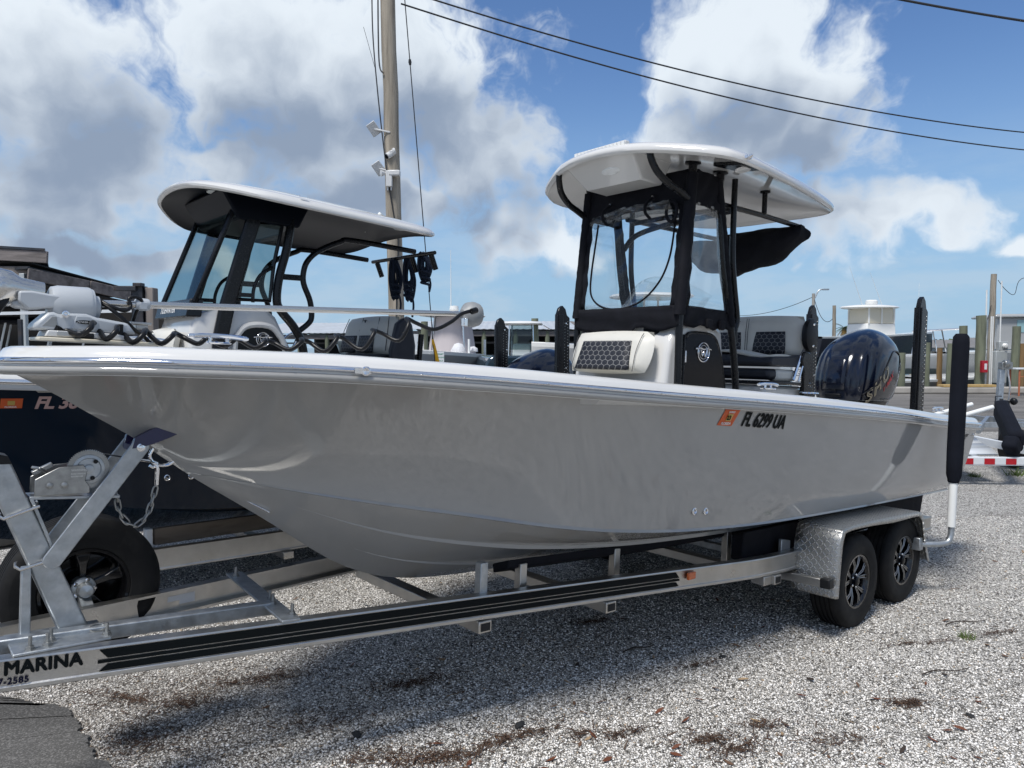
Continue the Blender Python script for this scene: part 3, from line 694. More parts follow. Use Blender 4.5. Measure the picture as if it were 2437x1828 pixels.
# helm seat
seat = cushion((.165, 0, 2.10), (.47, .19), 1, 'seat_backrest', 'cushion_white', boat, .075, tilt=.16)
for vv in (.24, -.18):
    mb = MB(); mb.grid([[(.085 + .16*(b) - .006 + .01*(2*i/6-1)**2, vv + (2*i/6-1)*.15*(1 - .12*max(0, b/.1)), 2.05 + b) for i in range(7)] for b in (-.10, -.03, .04, .09)]); mb.build('hex_panel', 'cushion_hex', seat, solid=.015)
tw_logo(lambda x, y: (.100 + .16*y, .16 + x, 2.235 + y), .03, 'decal_black', seat)
for vv in (.03, .05):
    mb = MB(); mb.tube([(.10, vv, 2.26), (.083, vv, 2.14), (.075, vv, 1.96)], .0025, 5); mb.build('seam', 'piping_dark', seat)
mb = MB(); rows = []
for i in range(9):
    v = -.47 + .94*i/8; rows.append([(-.36, v, 1.83), (-.385, v, 1.87), (-.35, v, 1.915 + .012*math.cos(v*9)), (-.1, v, 1.93 + .02*math.cos(v*9)), (.10, v, 1.945), (.12, v, 1.84)])
mb.grid(rows, True); mb.f.append(tuple(range(6))); mb.f.append(tuple(8*6+j for j in range(6)))
sc_ = mb.build('seat_cushion', 'cushion_navy', boat, bevel=.015)
mb = MB(); rows = [[(-.33 + .4*j/5, -.44 + .88*i/10, 1.932 + .024*math.cos((-.44+.88*i/10)*9) + .012*math.sin(math.pi*j/5)) for j in range(6)] for i in range(11)]; mb.grid(rows); mb.build('cushion_top', 'cushion_white', sc_, solid=.02)
mb = MB(); mb.box((-.13, 0, 1.77), (.46, .88, .09)); fr = mb.build('bolster', 'cushion_navy', boat, bevel=.03)
for sd in (-1, 1):
    mb = MB(); mb.box((-.10, sd*.40, 1.765), (.30, .10, .10)); mb.build('bolster_end', 'cushion_white', fr, bevel=.03)
for sd in (-1, 1):
    ar = MB(); a = [(.10, 1.62), (.10, 1.80), (.06, 1.90), (.10, 1.97), (.20, 1.97), (.24, 1.90), (.20, 1.72), (.19, 1.62)]
    ar.prism(a, lambda x, y, t: (x, t, y), sd*.50, sd*.47); ar.build('seat_arm', 'black_powder', boat, bevel=.012)
    pv_ = MB(); pv_.loft([[( .165 + .10*k*math.cos(2*math.pi*j/20), sd*(.475+h), 2.11 + .14*k*math.sin(2*math.pi*j/20)) for j in range(20)] for k, h in ((.9, 0), (1, .015), (1, .05), (.8, .06), (.1, .06))])
    p = pv_.build('arm_pad', 'black_plastic', boat)
    for zz in (2.20, 2.02):
        mb = MB(); mb.lathe([(.012, 0), (.01, .006), (0, .008)], (.165, sd*.535, zz), (0, sd, 0), 10); mb.build('bolt', 'chrome', p)
    mb = MB(); mb.tube([(-.02, sd*.47, 1.73), (.09, sd*.47, 1.93)], .013); mb.tube([(.03, sd*.49, 1.72), (.12, sd*.49, 1.92)], .008); mb.build('seat_strut', 'chrome', boat)
mb = MB(); mb.box((-.08, 0, 1.35), (.62, .86, .66)); base = mb.build('leaning_post', 'gel_white', boat, bevel=.03)
mb = MB(); mb.box((-.08, 0, 1.70), (.68, .98, .03)); mb.build('seat_platform', 'black_powder', boat, bevel=.008)
for sd in (-1, 1):
    mb = MB(); mb.loft([[(.15, sd*.44, 1.68), (.30, sd*.44, 1.68), (.30, sd*.48, 1.68), (.15, sd*.48, 1.68)], [(.17, sd*.44, 1.05), (.26, sd*.44, 1.05), (.26, sd*.48, 1.05), (.17, sd*.48, 1.05)]]); mb.build('seat_leg', 'black_powder', boat, bevel=.005)
# steering wheel
sw = MB(); sw.tube([(-.86 + .17*math.sin(a*math.pi/16)*.55, .02 + .185*math.cos(a*math.pi/16), 1.95 + .17*math.sin(a*math.pi/16)*.83) for a in range(33)], .014, 8, False)
swo = sw.build('steering_wheel', 'chrome', boat)
for k in range(3):
    a = k*2.094 + .5; mb = MB(); mb.tube([(-.89, .02, 1.93), (-.86 + .17*math.sin(a)*.55, .02+.185*math.cos(a), 1.95+.17*math.sin(a)*.83)], .009); mb.build('spoke', 'chrome', swo)
mb = MB(); mb.lathe([(.04, -.05), (.045, 0), (.03, .02), (0, .025)], (-.89, .02, 1.93), (.8, 0, .5), 16); mb.build('hub', 'black_plastic', swo)

# hardtop
HT = [(-2.05, 0), (-2.04, .2), (-2.0, .42), (-1.90, .66), (-1.79, .87), (-1.68, .935), (-1.45, .94), (-.8, .85), (-.25, .75), (.2, .64), (.42, .50), (.55, .28), (.59, 0)]
def top_ring(HTp, k, dz, cu, w0, chamfer=0, slope=0):
    port = [(u, -v) for u, v in HTp]; pts = port + [(u, v*(1 - chamfer*min(max((-1.3-u)/.5, 0), 1))) for u, v in reversed(HTp[1:-1])]
    P = smooth_path([(cu+(u-cu)*k, v*k, 0) for u, v in pts], 3, True)
    out = []
    for p in P:
        out.append((p.x, p.y, w0 + dz - .115*(p.y/.95)**2 + slope*(p.x-cu)))
    return out
def hardtop(HTp, cu, w0, parent, mt_top, mt_under, th=.075, slope=0, chamfer=0):
    mb = MB(); rings = [top_ring(HTp, k, dz, cu, w0, chamfer, slope) for k, dz in ((.02, th+.05), (.35, th+.047), (.7, th+.034), (.90, th+.012), (.965, th-.004), (.99, th-.025), (1.0, th*.42), (.998, .012), (.985, 0), (.975, -.004))]
    mb.loft(rings, True, (True, False)); o = mb.build('hardtop', mt_top, parent, smooth=45)
    mb = MB(); rings = [top_ring(HTp, k, dz, cu, w0, chamfer, slope) for k, dz in ((.978, -.004), (.95, .012), (.90, .022), (.6, .03), (.3, .032), (.02, .032))]
    mb.loft(rings, True, (False, True)); mb.build('hardtop_liner', mt_under, o, smooth=45)
    return o
W0 = 3.195
top = hardtop(HT, -.9, W0, boat, 'gel_white', 'gel_white', chamfer=.18)
# light bar on the front edge, lights below
mb = MB(); mb.bar((-1.955, .22, 3.268), (-1.965, -.26, 3.268), .05, .04); lb = mb.build('light_bar', 'white_plastic', boat, bevel=.008)
for i in range(14):
    t = (i+.5)/14; mb = MB(); c = Vector((-1.9825-.01*t, .22-.48*t, 3.269)); mb.box((c.x, c.y, c.z), (.006, .024, .026)); mb.build('led_lens', 'lens_white', lb)
pod = MB(); pod.loft([[(-2.0, .32, 3.22), (-1.55, .32, 3.22), (-1.55, -.32, 3.22), (-2.0, -.32, 3.22)], [(-1.80, .26, 3.06), (-1.58, .26, 3.06), (-1.58, -.26, 3.06), (-1.80, -.26, 3.06)]])
podo = pod.build('light_pod', 'gel_white', boat, bevel=.012)
lens((-1.885, -.05, 3.138), (-.62, 0, -.78), .085, .032, .012, 'pod_light', 'lens_white', podo, up=(0, .01, 1))
rc = MB(); poly = [(-1.50, -.62), (-1.56, -.88), (-1.50, -.91), (-1.38, -.905), (-1.30, -.70)]; rc.prism(poly, lambda x, y, t: (x, y, t - .115*(y/.95)**2), 3.225, 3.195); rco = rc.build('speaker_pod', 'black_powder', boat, bevel=.006)
mb = MB(); mb.lathe([(.055, 0), (.05, -.006), (.035, -.004), (0, -.004)], (-1.45, -.82, 3.098), (0, .16, 1), 20); mb.build('speaker_ring', 'gel_white', rco)
mb = MB(); mb.lathe([(.018, 0), (.012, .014), (.008, .03), (0, .03)], (-1.62, -.965, 3.115), (0, -.6, .2), 10); mb.box((-1.62, -.96, 3.115), (.05, .02, .02)); mb.build('side_fitting', 'chrome', top)

# T-top frame
LEG = 'black_powder'
def leg(pts, r=.026, name='leg', n=5): 
    mb = MB(); mb.tube(smooth_path(pts, n), r, 12); return mb.build(name, LEG, boat)
for s in (-1, 1):
    leg([(-1.60, s*.48, 1.05), (-1.60, s*.48, 1.7), (-1.607, s*.48, 2.15), (-1.57, s*.48, 2.6), (-1.535, s*.48, 3.0), (-1.53, s*.48, 3.19)])
    leg([(-.86, s*.48, 1.05), (-.885, s*.48, 1.66), (-1.0, s*.48, 2.16), (-1.12, s*.48, 2.5), (-1.195, s*.48, 2.95), (-1.2, s*.48, 3.19)])
    leg([(-.925, s*.48, 1.98), (-.93, s*.48, 2.08), (-.905, s*.48, 2.17), (-.96, s*.48, 2.4), (-1.0, s*.48, 2.62), (-1.01, s*.48, 2.98), (-1.01, s*.48, 3.18)], .022)
    leg([(-1.93, s*.42, 3.21), (-1.92, s*.43, 3.14), (-1.87, s*.45, 3.06), (-1.77, s*.47, 3.00), (-1.67, s*.48, 2.97), (-1.56, s*.48, 2.93)], .024, 'strut')
    leg([(-1.12, s*.44, 2.985), (-.5, s*.44, 3.0), (.12, s*.42, 3.01)], .02, 'side_rail')
    mb = MB(); mb.lathe([(.04, .0), (.04, -.012), (.02, -.016), (.02, -.17)], (-.51, s*.43, 3.195), seg=14); mb.build('mount', LEG, boat)
    for u in (-1.53, -1.2):
        mb = MB(); mb.lathe([(.055, .02), (.055, -.004), (.03, -.012), (.03, -.05)], (u, s*.48, 3.185), seg=16); mb.build('mount_flange', LEG, boat)
leg([(-1.02, -.45, 2.97), (-1.0, 0, 2.985), (-1.02, .45, 2.97)], .02, 'cross_bar'); leg([(.1, -.43, 3.01), (.12, 0, 3.02), (.1, .43, 3.01)], .02, 'cross_bar')
leg([(-1.12, .46, 2.74), (-1.05, .40, 2.86), (-.98, .15, 2.93), (-.96, -.2, 2.95), (-.98, -.44, 2.96)], .022, 'cross_bar')

# canvas curtains: each strip is its own piece
def uf(w): return -1.612 + (w-2.15)*.085      # front leg line
def ua(w): return -1.0 - (w-2.15)*.235          # aft leg line
def wr(x): return .008*math.sin(x*37) + .005*math.sin(x*71+1)
def strip_front(va, vb, wa, wb, off, name, mt, n=14, m_=6, arch=0, par=None, th=.004):
    mb = MB(); rows = []
    for j in range(m_+1):
        row = []
        for i in range(n+1):
            v = va + (vb-va)*i/n; lo = wa + (arch*(1-(2*i/n-1)**2)); w = lo + (wb-lo)*j/m_
            row.append((uf(w) - off + (wr(v*1.3+w) if mt == 'canvas_black' else .35*wr(v*.5+w*.4)), v, w))
        rows.append(row)
    mb.grid(rows); return mb.build(name, mt, par or boat, solid=th)
def sleeve(pts, rx, name='curtain_sleeve'):
    P = smooth_path(pts, 6); mb = MB(); rings = []
    for k, p in enumerate(P):
        rings.append([p + Vector(((rx + .004*math.sin(k*1.7+j*2.1))*math.cos(2*math.pi*j/14), (.036 + .003*math.sin(k*2.3+j))*math.sin(2*math.pi*j/14), 0)) for j in range(14)])
    mb.loft(rings); return mb.build(name, 'canvas_black', boat, smooth=60)
for s in (-1, 1):
    sleeve([(uf(w), s*.48, w) for w in (2.14, 2.3, 2.5, 2.7, 2.9, 3.12)], .045)
    sleeve([(ua(w), s*.48, w) for w in (2.10, 2.3, 2.5, 2.7, 2.9, 3.12)], .036)
def drape(name, va, vb, top_w, bot):
    mb = MB(); rows = []
    for j in range(7):
        rows.append([(uf(2.15) - .02 + wr(v*1.5 + j*.2), v, top_w + (bot(i/16) - top_w)*j/6) for i in range(17) for v in (va + (vb-va)*i/16,)])
    mb.grid(rows); return mb.build(name, 'canvas_black', boat, solid=.006)
drape('curtain_skirt', .49, -.49, 2.205, lambda t: 2.06 - .035*math.sin(t*math.pi*3)**2 - (.03 if .2 < t < .6 else 0))
front_head = strip_front(.47, -.47, 2.86, 3.15, .012, 'curtain_header', 'canvas_black', arch=.05)
strip_front(.45, -.45, 2.19, 2.93, .005, 'clear_panel', 'vinyl_clear', 16, 10)
for s in (-1, 1):
    strip_front(s*.455, s*.405, 2.19, 2.90, .010, 'panel_border', 'canvas_black', 3, 10)
# zip line and rolled window
zp = [(.345, 2.86), (.355, 2.70), (.367, 2.50), (.358, 2.343), (.30, 2.26), (.20, 2.212), (.08, 2.198), (-.06, 2.215), (-.19, 2.275), (-.30, 2.39), (-.355, 2.52), (-.375, 2.66), (-.38, 2.85)]
mb = MB(); mb.tube(smooth_path([(uf(w) - .012, v, w) for v, w in zp], 5), .0075, 6); mb.build('zip', 'canvas_black', boat)
mb = MB(); pts = smooth_path([(uf(2.9)-.045, .36, 2.865), (uf(2.9)-.05, .15, 2.895), (uf(2.9)-.05, -.1, 2.905), (uf(2.9)-.045, -.38, 2.90)], 10)
rings = [[p + Vector(((.042+.009*math.sin(k*.9+j*1.9))*math.cos(2*math.pi*j/14), 0, (.042+.008*math.cos(k*.7+j*2.3))*math.sin(2*math.pi*j/14))) for j in range(14)] for k, p in enumerate(pts)]
mb.loft(rings); roll = mb.build('rolled_window', 'vinyl_roll', boat, smooth=60)
for v in (.22, -.18):
    mb = MB(); mb.tube(smooth_path([(uf(2.95)-.02, v, 3.0), (uf(2.9)-.10, v, 2.93), (uf(2.9)-.105, v, 2.87), (uf(2.9)-.05, v, 2.835)], 5), .011, 8); mb.build('strap', 'canvas_black', boat)
    mb = MB(); mb.lathe([(.012, 0), (.01, .006), (0, .008)], (uf(2.95)-.035, v, 2.99), (-1, 0, 0), 10); mb.build('snap', 'chrome', boat)
mb = MB(); mb.tube([(uf(2.85)-.05, -.37 + .045*math.cos(a*math.pi/8), 2.86 + .07*math.sin(a*math.pi/8)) for a in range(17)], .012, 8, False); mb.build('curl', 'canvas_black', boat)
def side_strip(s, fa, fb, wa, wb, name, mt, n=8, m_=8, th=.004, sag=0):
    mb = MB(); rows = []
    for j in range(m_+1):
        w = wa + (wb-wa)*j/m_; row = []
        for i in range(n+1):
            t = fa + (fb-fa)*i/n; ww = w - (sag*math.sin(t*math.pi*2.5)**2 if j == 0 else 0)
            row.append((uf(ww) + (ua(ww)-uf(ww))*t, s*(.492 + (wr(t+ww) if mt == 'canvas_black' else .5*wr(t*.7+ww))), ww))
        rows.append(row)
    mb.grid(rows); return mb.build(name, mt, boat, solid=th)
for s in (-1, 1):
    side_strip(s, 0, 1, 2.085, 2.21, 'curtain_skirt', 'canvas_black', sag=.03)
    side_strip(s, 0, 1, 2.91, 3.15, 'curtain_header', 'canvas_black')
    side_strip(s, .06, .94, 2.19, 2.93, 'clear_panel', 'vinyl_clear')
    side_strip(s, .0, .14, 2.19, 2.93, 'panel_border', 'canvas_black', 3); side_strip(s, .90, 1.0, 2.19, 2.93, 'panel_border', 'canvas_black', 3)
for k, u in enumerate((-1.30, -1.14)):
    mb = MB(); mb.box((u, -.505, 2.10), (.06, .03, .07)); mb.build('skirt_loop', 'canvas_black', boat, bevel=.012)
# acrylic windscreen inside
mb = MB(); rows = []
for j in range(8):
    t = j/7; rows.append([(-1.50 + .22*t + .16*(x/.4)**2, x, 2.11 + t*(.36 - .15*(x/.4)**2)) for x in [-.40 + .80*i/12 for i in range(13)]])
mb.grid(rows); mb.build('windscreen', 'acrylic', boat, solid=.006)
# rolled aft curtain hanging like a bag
mb = MB(); rings = []
for k in range(25):
    t = k/24; v = .72 - 1.20*t; sag = math.sin(math.pi*min(max(t, .02), .98))**.55
    cw_ = 2.985 - .13*sag - (.03 if t < .5 else 0); ru = .05 + .17*sag; rw = .035 + .125*sag
    rings.append([(.03 + ru*math.cos(a)*(1+.06*math.sin(k*1.3+a*3)), v + .02*math.sin(a*2+k), cw_ + rw*math.sin(a)*(1+.08*math.sin(k*.9+a*2)) - .03*abs(math.sin(a*1.5))*sag) for a in [2*math.pi*j/18 for j in range(18)]])
mb.loft(rings); bag = mb.build('rolled_curtain', 'canvas_black', boat, smooth=70)
mb = MB(); mb.tube(smooth_path([(-.05, .10, 2.70), (-.07, .02, 2.655), (-.05, -.06, 2.68), (-.08, -.12, 2.70), (-.06, -.20, 2.69), (-.08, -.28, 2.745), (-.05, -.31, 2.73)], 6), .003, 5); mb.build('cord', 'black_plastic', bag)

# ------------------------------------------------------------------ outboard motor (built once; the neighbour's boat carries one too)
ucw = spline([(1.35, 2.12), (1.5, 2.14), (1.75, 2.20), (2.0, 2.27), (2.2, 2.36), (2.33, 2.42)])
acw = spline([(1.35, .34), (1.5, .43), (1.62, .49), (1.8, .53), (2.0, .51), (2.12, .45), (2.22, .34), (2.29, .20), (2.32, .09), (2.33, .02)])
bcw = spline([(1.35, .21), (1.5, .27), (1.62, .31), (1.8, .335), (2.0, .325), (2.12, .285), (2.22, .215), (2.29, .13), (2.32, .06), (2.33, .012)])
def cowl_pt(w, th, k=1.0):
    c, s = math.cos(th), math.sin(th); n = 2.6
    x = math.copysign(abs(c)**(2/n), c); y = math.copysign(abs(s)**(2/n), s)
    fade = min(1, max(0, (2.28-w)/.25)); crease = 1 - fade*(.045*math.exp(-((abs(abs(th)-1.05))/.09)**2) + .04*math.exp(-((abs(abs(th)-2.15))/.08)**2) + .03*math.exp(-((abs(abs(th)-2.65))/.07)**2)) + fade*.02*math.exp(-((abs(abs(th)-2.4))/.10)**2)
    return Vector((ucw(w) + acw(w)*x*k*crease, bcw(w)*y*k*crease, w))
def cowl_side(u, w, off=.004):
    x = (u-ucw(w))/acw(w); y = max(0, 1-min(1, abs(x))**2.6)**(1/2.6)
    return Vector((u, -(bcw(w)*y*.995 + off), w))
def outboard(name, label, loc, rot, letters=True):
    t = thing(name, label, 'outboard motor', loc, rot)
    mb = MB(); ws = [1.56 + (2.329-1.56)*math.sin(math.pi/2*i/26) for i in range(27)]
    mb.loft([[cowl_pt(w, 2*math.pi*j/64 - math.pi) for j in range(64)] for w in ws]); cw = mb.build('cowling', 'motor_black', t, smooth=50)
    mb = MB(); mb.loft([[cowl_pt(w, 2*math.pi*j/48 - math.pi, k) for j in range(48)] for w, k in ((1.36, .9), (1.40, .97), (1.48, 1.0), (1.548, 1.0), (1.552, .97))]); mb.build('lower_cowl', 'black_gloss', t, smooth=40)
    # recessed side panels with a raised rim
    for s in (-1, 1):
        mb = MB(); ring = []
        for (u, w) in [(1.80, 1.60), (1.98, 1.74), (2.20, 1.98), (2.36, 2.08), (2.50, 2.06), (2.60, 1.90), (2.62, 1.72), (2.54, 1.60), (2.20, 1.58)]:
            p = cowl_side(u, w, .004); ring.append((p.x, p.y*-s if s > 0 else p.y, p.z))
        P = smooth_path(ring, 5, True); P.append(P[0])
        mb.tube(P, .008, 6, False); mb.build('panel_rim', 'black_powder', cw)
    # front air scoop and latch
    mb = MB(); rows = [[(ucw(w) - acw(w)*.985 - .012*math.cos(v/.11*1.4), v, w) for v in (-.11, -.06, 0, .06, .11)] for w in (1.66, 1.74, 1.84, 1.95, 2.05)]
    mb.grid(rows); mb.build('front_panel', 'motor_black', cw, solid=.012)
    mb = MB(); mb.box((ucw(1.60) - acw(1.60) - .004, 0, 1.60), (.03, .16, .035)); mb.build('latch', 'black_plastic', cw, bevel=.008)
    mb = MB(); p = (ucw(1.46)-acw(1.46)-.006, 0, 1.46); mb.tube([(p[0], .026*math.cos(a*math.pi/10), 1.46+.026*math.sin(a*math.pi/10)) for a in range(21)], .003, 6, False); mb.build('round_emblem', 'chrome', t)
    if letters:
        ang = R(43); ca, sa = math.cos(ang), math.sin(ang)
        def put(u0, w0):
            def fn(x, y): return cowl_side(u0 + x*ca - y*sa*.62, w0 + x*sa + y*ca*.9, .006)
            return fn
        text_obj('SHO', .20, put(1.86, 1.52), 'decal_champagne', cw, bold=.006, shear=.35, space=1.25)
        text_obj('SHO', .20, lambda x, y: put(1.86, 1.52)(x, y) + Vector((0, -.0015, 0)), 'decal_black', cw, bold=-.008, shear=.35, space=1.25)
        text_obj('V MAX', .085, put(2.10, 1.64), 'decal_red', cw, bold=.003, shear=.5)
        a2 = R(58); c2, s2_ = math.cos(a2), math.sin(a2)
        text_obj('YAMAHA', .075, lambda x, y: cowl_side(2.42 + x*c2*.9 - y*s2_*.6, 1.70 + x*s2_ + y*c2, .006), 'decal_white', cw, bold=.002)
    # midsection, gearcase, propeller, bracket
    mb = MB(); mb.loft([[(2.15+.16*math.cos(a), .09*math.sin(a), 1.37) for a in [2*math.pi*j/20 for j in range(20)]], [(2.16+.14*math.cos(a), .07*math.sin(a), .85) for a in [2*math.pi*j/20 for j in range(20)]], [(2.17+.12*math.cos(a), .035*math.sin(a), .48) for a in [2*math.pi*j/20 for j in range(20)]]]); mb.build('midsection', 'black_gloss', t)
    mb = MB(); mb.box((2.26, 0, .60), (.46, .22, .014)); mb.build('cavitation_plate', 'black_gloss', t, bevel=.004)
    mb = MB(); mb.lathe([(.0, -.30), (.035, -.24), (.055, -.12), (.058, .05), (.05, .16), (.03, .24)], (2.20, 0, .44), (1, 0, 0), 20); gc = mb.build('gearcase', 'black_gloss', t)
    mb = MB(); mb.loft([[(2.06, -.012, .40), (2.32, -.012, .40), (2.32, .012, .40), (2.06, .012, .40)], [(2.16, -.004, .22), (2.27, -.004, .22), (2.27, .004, .22), (2.16, .004, .22)]]); mb.build('skeg', 'black_gloss', gc)
    for k in range(3):
        a = k*2.094; mb = MB(); rows = []
        for i in range(7):
            r = .04 + .15*i/6; w_ = .07*math.sin(math.pi*(.18+.8*i/6)); rows.append([(2.46 + .06*x, r*math.cos(a + x*w_/r), .44 + r*math.sin(a + x*w_/r)) for x in (-1, -.4, .2, 1)])
        mb.grid(rows); mb.build('propeller_blade', 'steel', gc, solid=.006)
    mb = MB(); mb.box((1.97, 0, 1.22), (.10, .30, .34)); mb.box((2.03, 0, 1.16), (.14, .16, .40)); mb.build('bracket', 'black_powder', t, bevel=.01)
    return t
outboard('outboard_motor', 'large glossy black outboard motor with gold lettering on the grey boat stern', BO, BROT)

# ------------------------------------------------------------------ shallow-water anchors
def anchor_pole(label, loc, rot, at, hgt=1.2):
    t = thing('shallow_water_anchor', label, 'anchor pole', loc, rot)
    u, v, w = at
    pr = [(0, 0), (0, hgt-.10), (.03, hgt-.03), (.08, hgt), (.13, hgt-.04), (.155, hgt-.11), (.20, hgt-.14), (.20, 0)]
    mb = MB(); mb.prism(pr, lambda x, y, q: (u + x - .1, v + q, w + y), -.022, .022); b = mb.build('housing', 'black_powder', t, bevel=.008)
    for s in (-1, 1):
        mb = MB(); mb.box((u - .055, v + s*.030, w + hgt*.46), (.075, .016, hgt*.90)); mb.build('rail', 'black_powder', t, bevel=.006)
    for k in range(2):
        for i in range(26):
            if i == 0 and k == 0:
                mb = MB(); mb.lathe([(.006, 0), (.005, .003), (0, .003)], axis=(0, -1, 0), seg=8); hole = mb.build('perforation', 'cast_zinc', b); h = hole
            else: h = hole.copy(); C.objects.link(h); h.parent = b
            h.location = (u + .015 + k*.05, v - .0225, w + .05 + i*(hgt-.22)/26 + k*.02)
    for i in range(4):
        mb = MB(); mb.lathe([(.012, 0), (.011, .005), (0, .006)], (u + (.035 if i % 2 else .07), v - .0225, w + .15 + i*.26), (0, -1, 0), 10); mb.build('bolt', 'chrome', t)
    mb = MB(); mb.box((u + .02, v, w + .02), (.24, .12, .14)); mb.build('mount_bracket', 'black_powder', t, bevel=.01)
    return t
anchor_pole('tall black shallow-water anchor upright on the grey boat stern near the guide post', BO, BROT, (1.98, -.70, 1.36), 1.24)
a = anchor_pole('black shallow-water anchor behind the helm seat beside the outboard motor', BO, BROT, (2.56, .70, 1.40), 1.23)

# ------------------------------------------------------------------ trolling motor on the bow
tm = thing('trolling_motor', 'pale grey bow trolling motor with steel shaft and coiled black cable', 'trolling motor', BO, BROT)
MG = 'motor_grey'
def extr(poly, v0, v1, name, mt, par, bev=.006):
    mb = MB(); mb.prism(poly, lambda x, y, t: (x, t, y), v0, v1); return mb.build(name, mt, par, bevel=bev, smooth=30)
pl_ = MB(); pl_.box((-5.06, .0, 1.762), (.40, .22, .02)); extr([(-5.245, 1.772), (-5.235, 1.797), (-4.99, 1.797), (-4.90, 1.780), (-4.88, 1.772)], -.10, .11, 'mount_base', 'white_plastic', tm, .008)
mb = MB(); mb.box((-5.04, .0, 1.762), (.46, .24, .014)); mb.build('base_plate', 'boat_cream', tm, bevel=.004)
mb = MB(); mb.box((-5.17, -.1015, 1.785), (.07, .004, .02)); mb.build('strap_slot', 'aluminium', tm, bevel=.003)
mb = MB(); mb.tube([(-5.14, -.105, 1.783), (-5.075, -.105, 1.782)], .012, 10); mb.build('strap', 'black_plastic', tm)
body = extr([(-5.285, 1.797), (-5.278, 1.822), (-5.235, 1.868), (-5.215, 1.872), (-5.19, 1.862), (-5.17, 1.872), (-5.10, 1.876), (-5.06, 1.862), (-4.94, 1.846), (-4.905, 1.80)], -.085, .085, 'mount_body', MG, tm, .012)
extr([(-5.255, 1.812), (-5.222, 1.853), (-5.205, 1.853), (-5.20, 1.812)], -.0865, -.083, 'recess_shade', 'head_grey', body, .002)  # darker plate paints the recess shading; no hollow is cut
extr([(-5.15, 1.808), (-5.135, 1.862), (-5.085, 1.862), (-5.055, 1.842), (-5.055, 1.808)], -.0875, -.083, 'side_panel', MG, body, .003)
lens((-5.10, -.0885, 1.838), (0, -1, 0), .038, .008, .002, 'badge', 'decal_black', body)
text_obj('POWER-POLE', .011, lambda x, y: (-5.133 + x, -.0925, 1.834 + y), 'decal_white', body, shear=.25)
mb = MB(); mb.lathe([(.015, 0), (.014, .008), (.006, .01), (0, .008)], (-5.175, -.088, 1.866), (0, -1, 0), 18); mb.build('pivot_cap', 'chrome', body)
mb = MB(); mb.box((-4.97, -.087, 1.815), (.02, .006, .05)); mb.build('vent', 'black_plastic', body, bevel=.002)
# motor housing drum and arm reaching forward to the pod
dm = MB(); ax = Vector((1, 0, .02)).normalized()
dm.lathe([(.055, -.095), (.075, -.085), (.082, -.06), (.083, .05), (.080, .058)], (-5.13, 0, 1.905), ax, 36); drum = dm.build('drive_housing', MG, tm, smooth=40)
mb = MB(); mb.lathe([(.078, 0), (.074, .012), (.062, .016), (.060, .010), (.050, .014), (.047, .034), (.03, .04)], (-5.073, 0, 1.907), ax, 36); mb.build('housing_face', 'motor_grey', drum, smooth=30)
mb = MB(); mb.lathe([(.030, 0), (.030, .008), (.02, .01), (.02, 0)], (-5.038, 0, 1.917), ax, 20); mb.build('shaft_collar', 'black_plastic', drum)
arm = extr([(-5.30, 1.875), (-5.335, 1.905), (-5.335, 1.945), (-5.29, 1.95), (-5.22, 1.942), (-5.12, 1.94), (-5.10, 1.90), (-5.10, 1.868), (-5.165, 1.866), (-5.20, 1.89)], -.075, -.045, 'cradle_arm', MG, tm, .008)
extr([(-5.30, 1.875), (-5.335, 1.905), (-5.335, 1.945), (-5.29, 1.95), (-5.22, 1.942), (-5.12, 1.94), (-5.10, 1.90), (-5.10, 1.868), (-5.165, 1.866), (-5.20, 1.89)], .045, .075, 'cradle_arm', MG, tm, .008)
extr([(-5.20, 1.905), (-5.17, 1.882), (-5.135, 1.882), (-5.13, 1.912), (-5.18, 1.915)], -.0765, -.07, 'arm_recess_shade', 'head_grey', arm, .002)  # darker plate paints shading into the cradle arm
extr([(-5.34, 1.88), (-5.36, 1.90), (-5.30, 1.925), (-5.22, 1.925), (-5.20, 1.90), (-5.26, 1.878)], -.045, .045, 'cradle', MG, tm, .01)
mb = MB(); mb.lathe([(0, -.055), (.04, -.052), (.066, -.03), (.076, .01), (.072, .045), (.05, .08), (.042, .16)], (-5.40, 0, 1.958), (1, 0, -.05), 32); pod_ = mb.build('motor_pod', 'steel', tm, smooth=60)
mb = MB(); mb.lathe([(.0, -.02), (.03, -.018), (.052, 0), (.062, .03), (.05, .035)], (-5.395, 0, 1.915), (1, 0, -.5), 24); mb.build('pod_seal', 'black_plastic', pod_)
for k in range(3):
    a = k*2.094 + .4; mb = MB(); rows = []
    for i in range(6):
        r = .03 + .10*i/5; w_ = .035*math.sin(math.pi*(.2+.75*i/5)); rows.append([(-5.50 + .03*x, r*math.cos(a) - x*w_*math.sin(a), 1.952 + r*math.sin(a) + x*w_*math.cos(a)) for x in (-1, 0, 1)])
    mb.grid(rows); mb.build('propeller_blade', 'black_plastic', pod_, solid=.004)
sh = MB(); S0, S1 = Vector((-5.06, 0, 1.924)), Vector((-3.08, 0, 2.040)); sh.tube([S0, S0.lerp(S1, .5), S1], .0155, 16); shaft = sh.build('shaft', 'steel', tm)
mb = MB(); c = S0.lerp(S1, .098); mb.lathe([(.024, -.03), (.027, -.02), (.027, .02), (.024, .03)], c, S1-S0, 16); mb.box(c + Vector((0, -.012, -.006)), (.035, .03, .035)); mb.box(c + Vector((0, 0, .022)), (.03, .02, .012)); mb.build('shaft_clamp', MG, tm, bevel=.004)
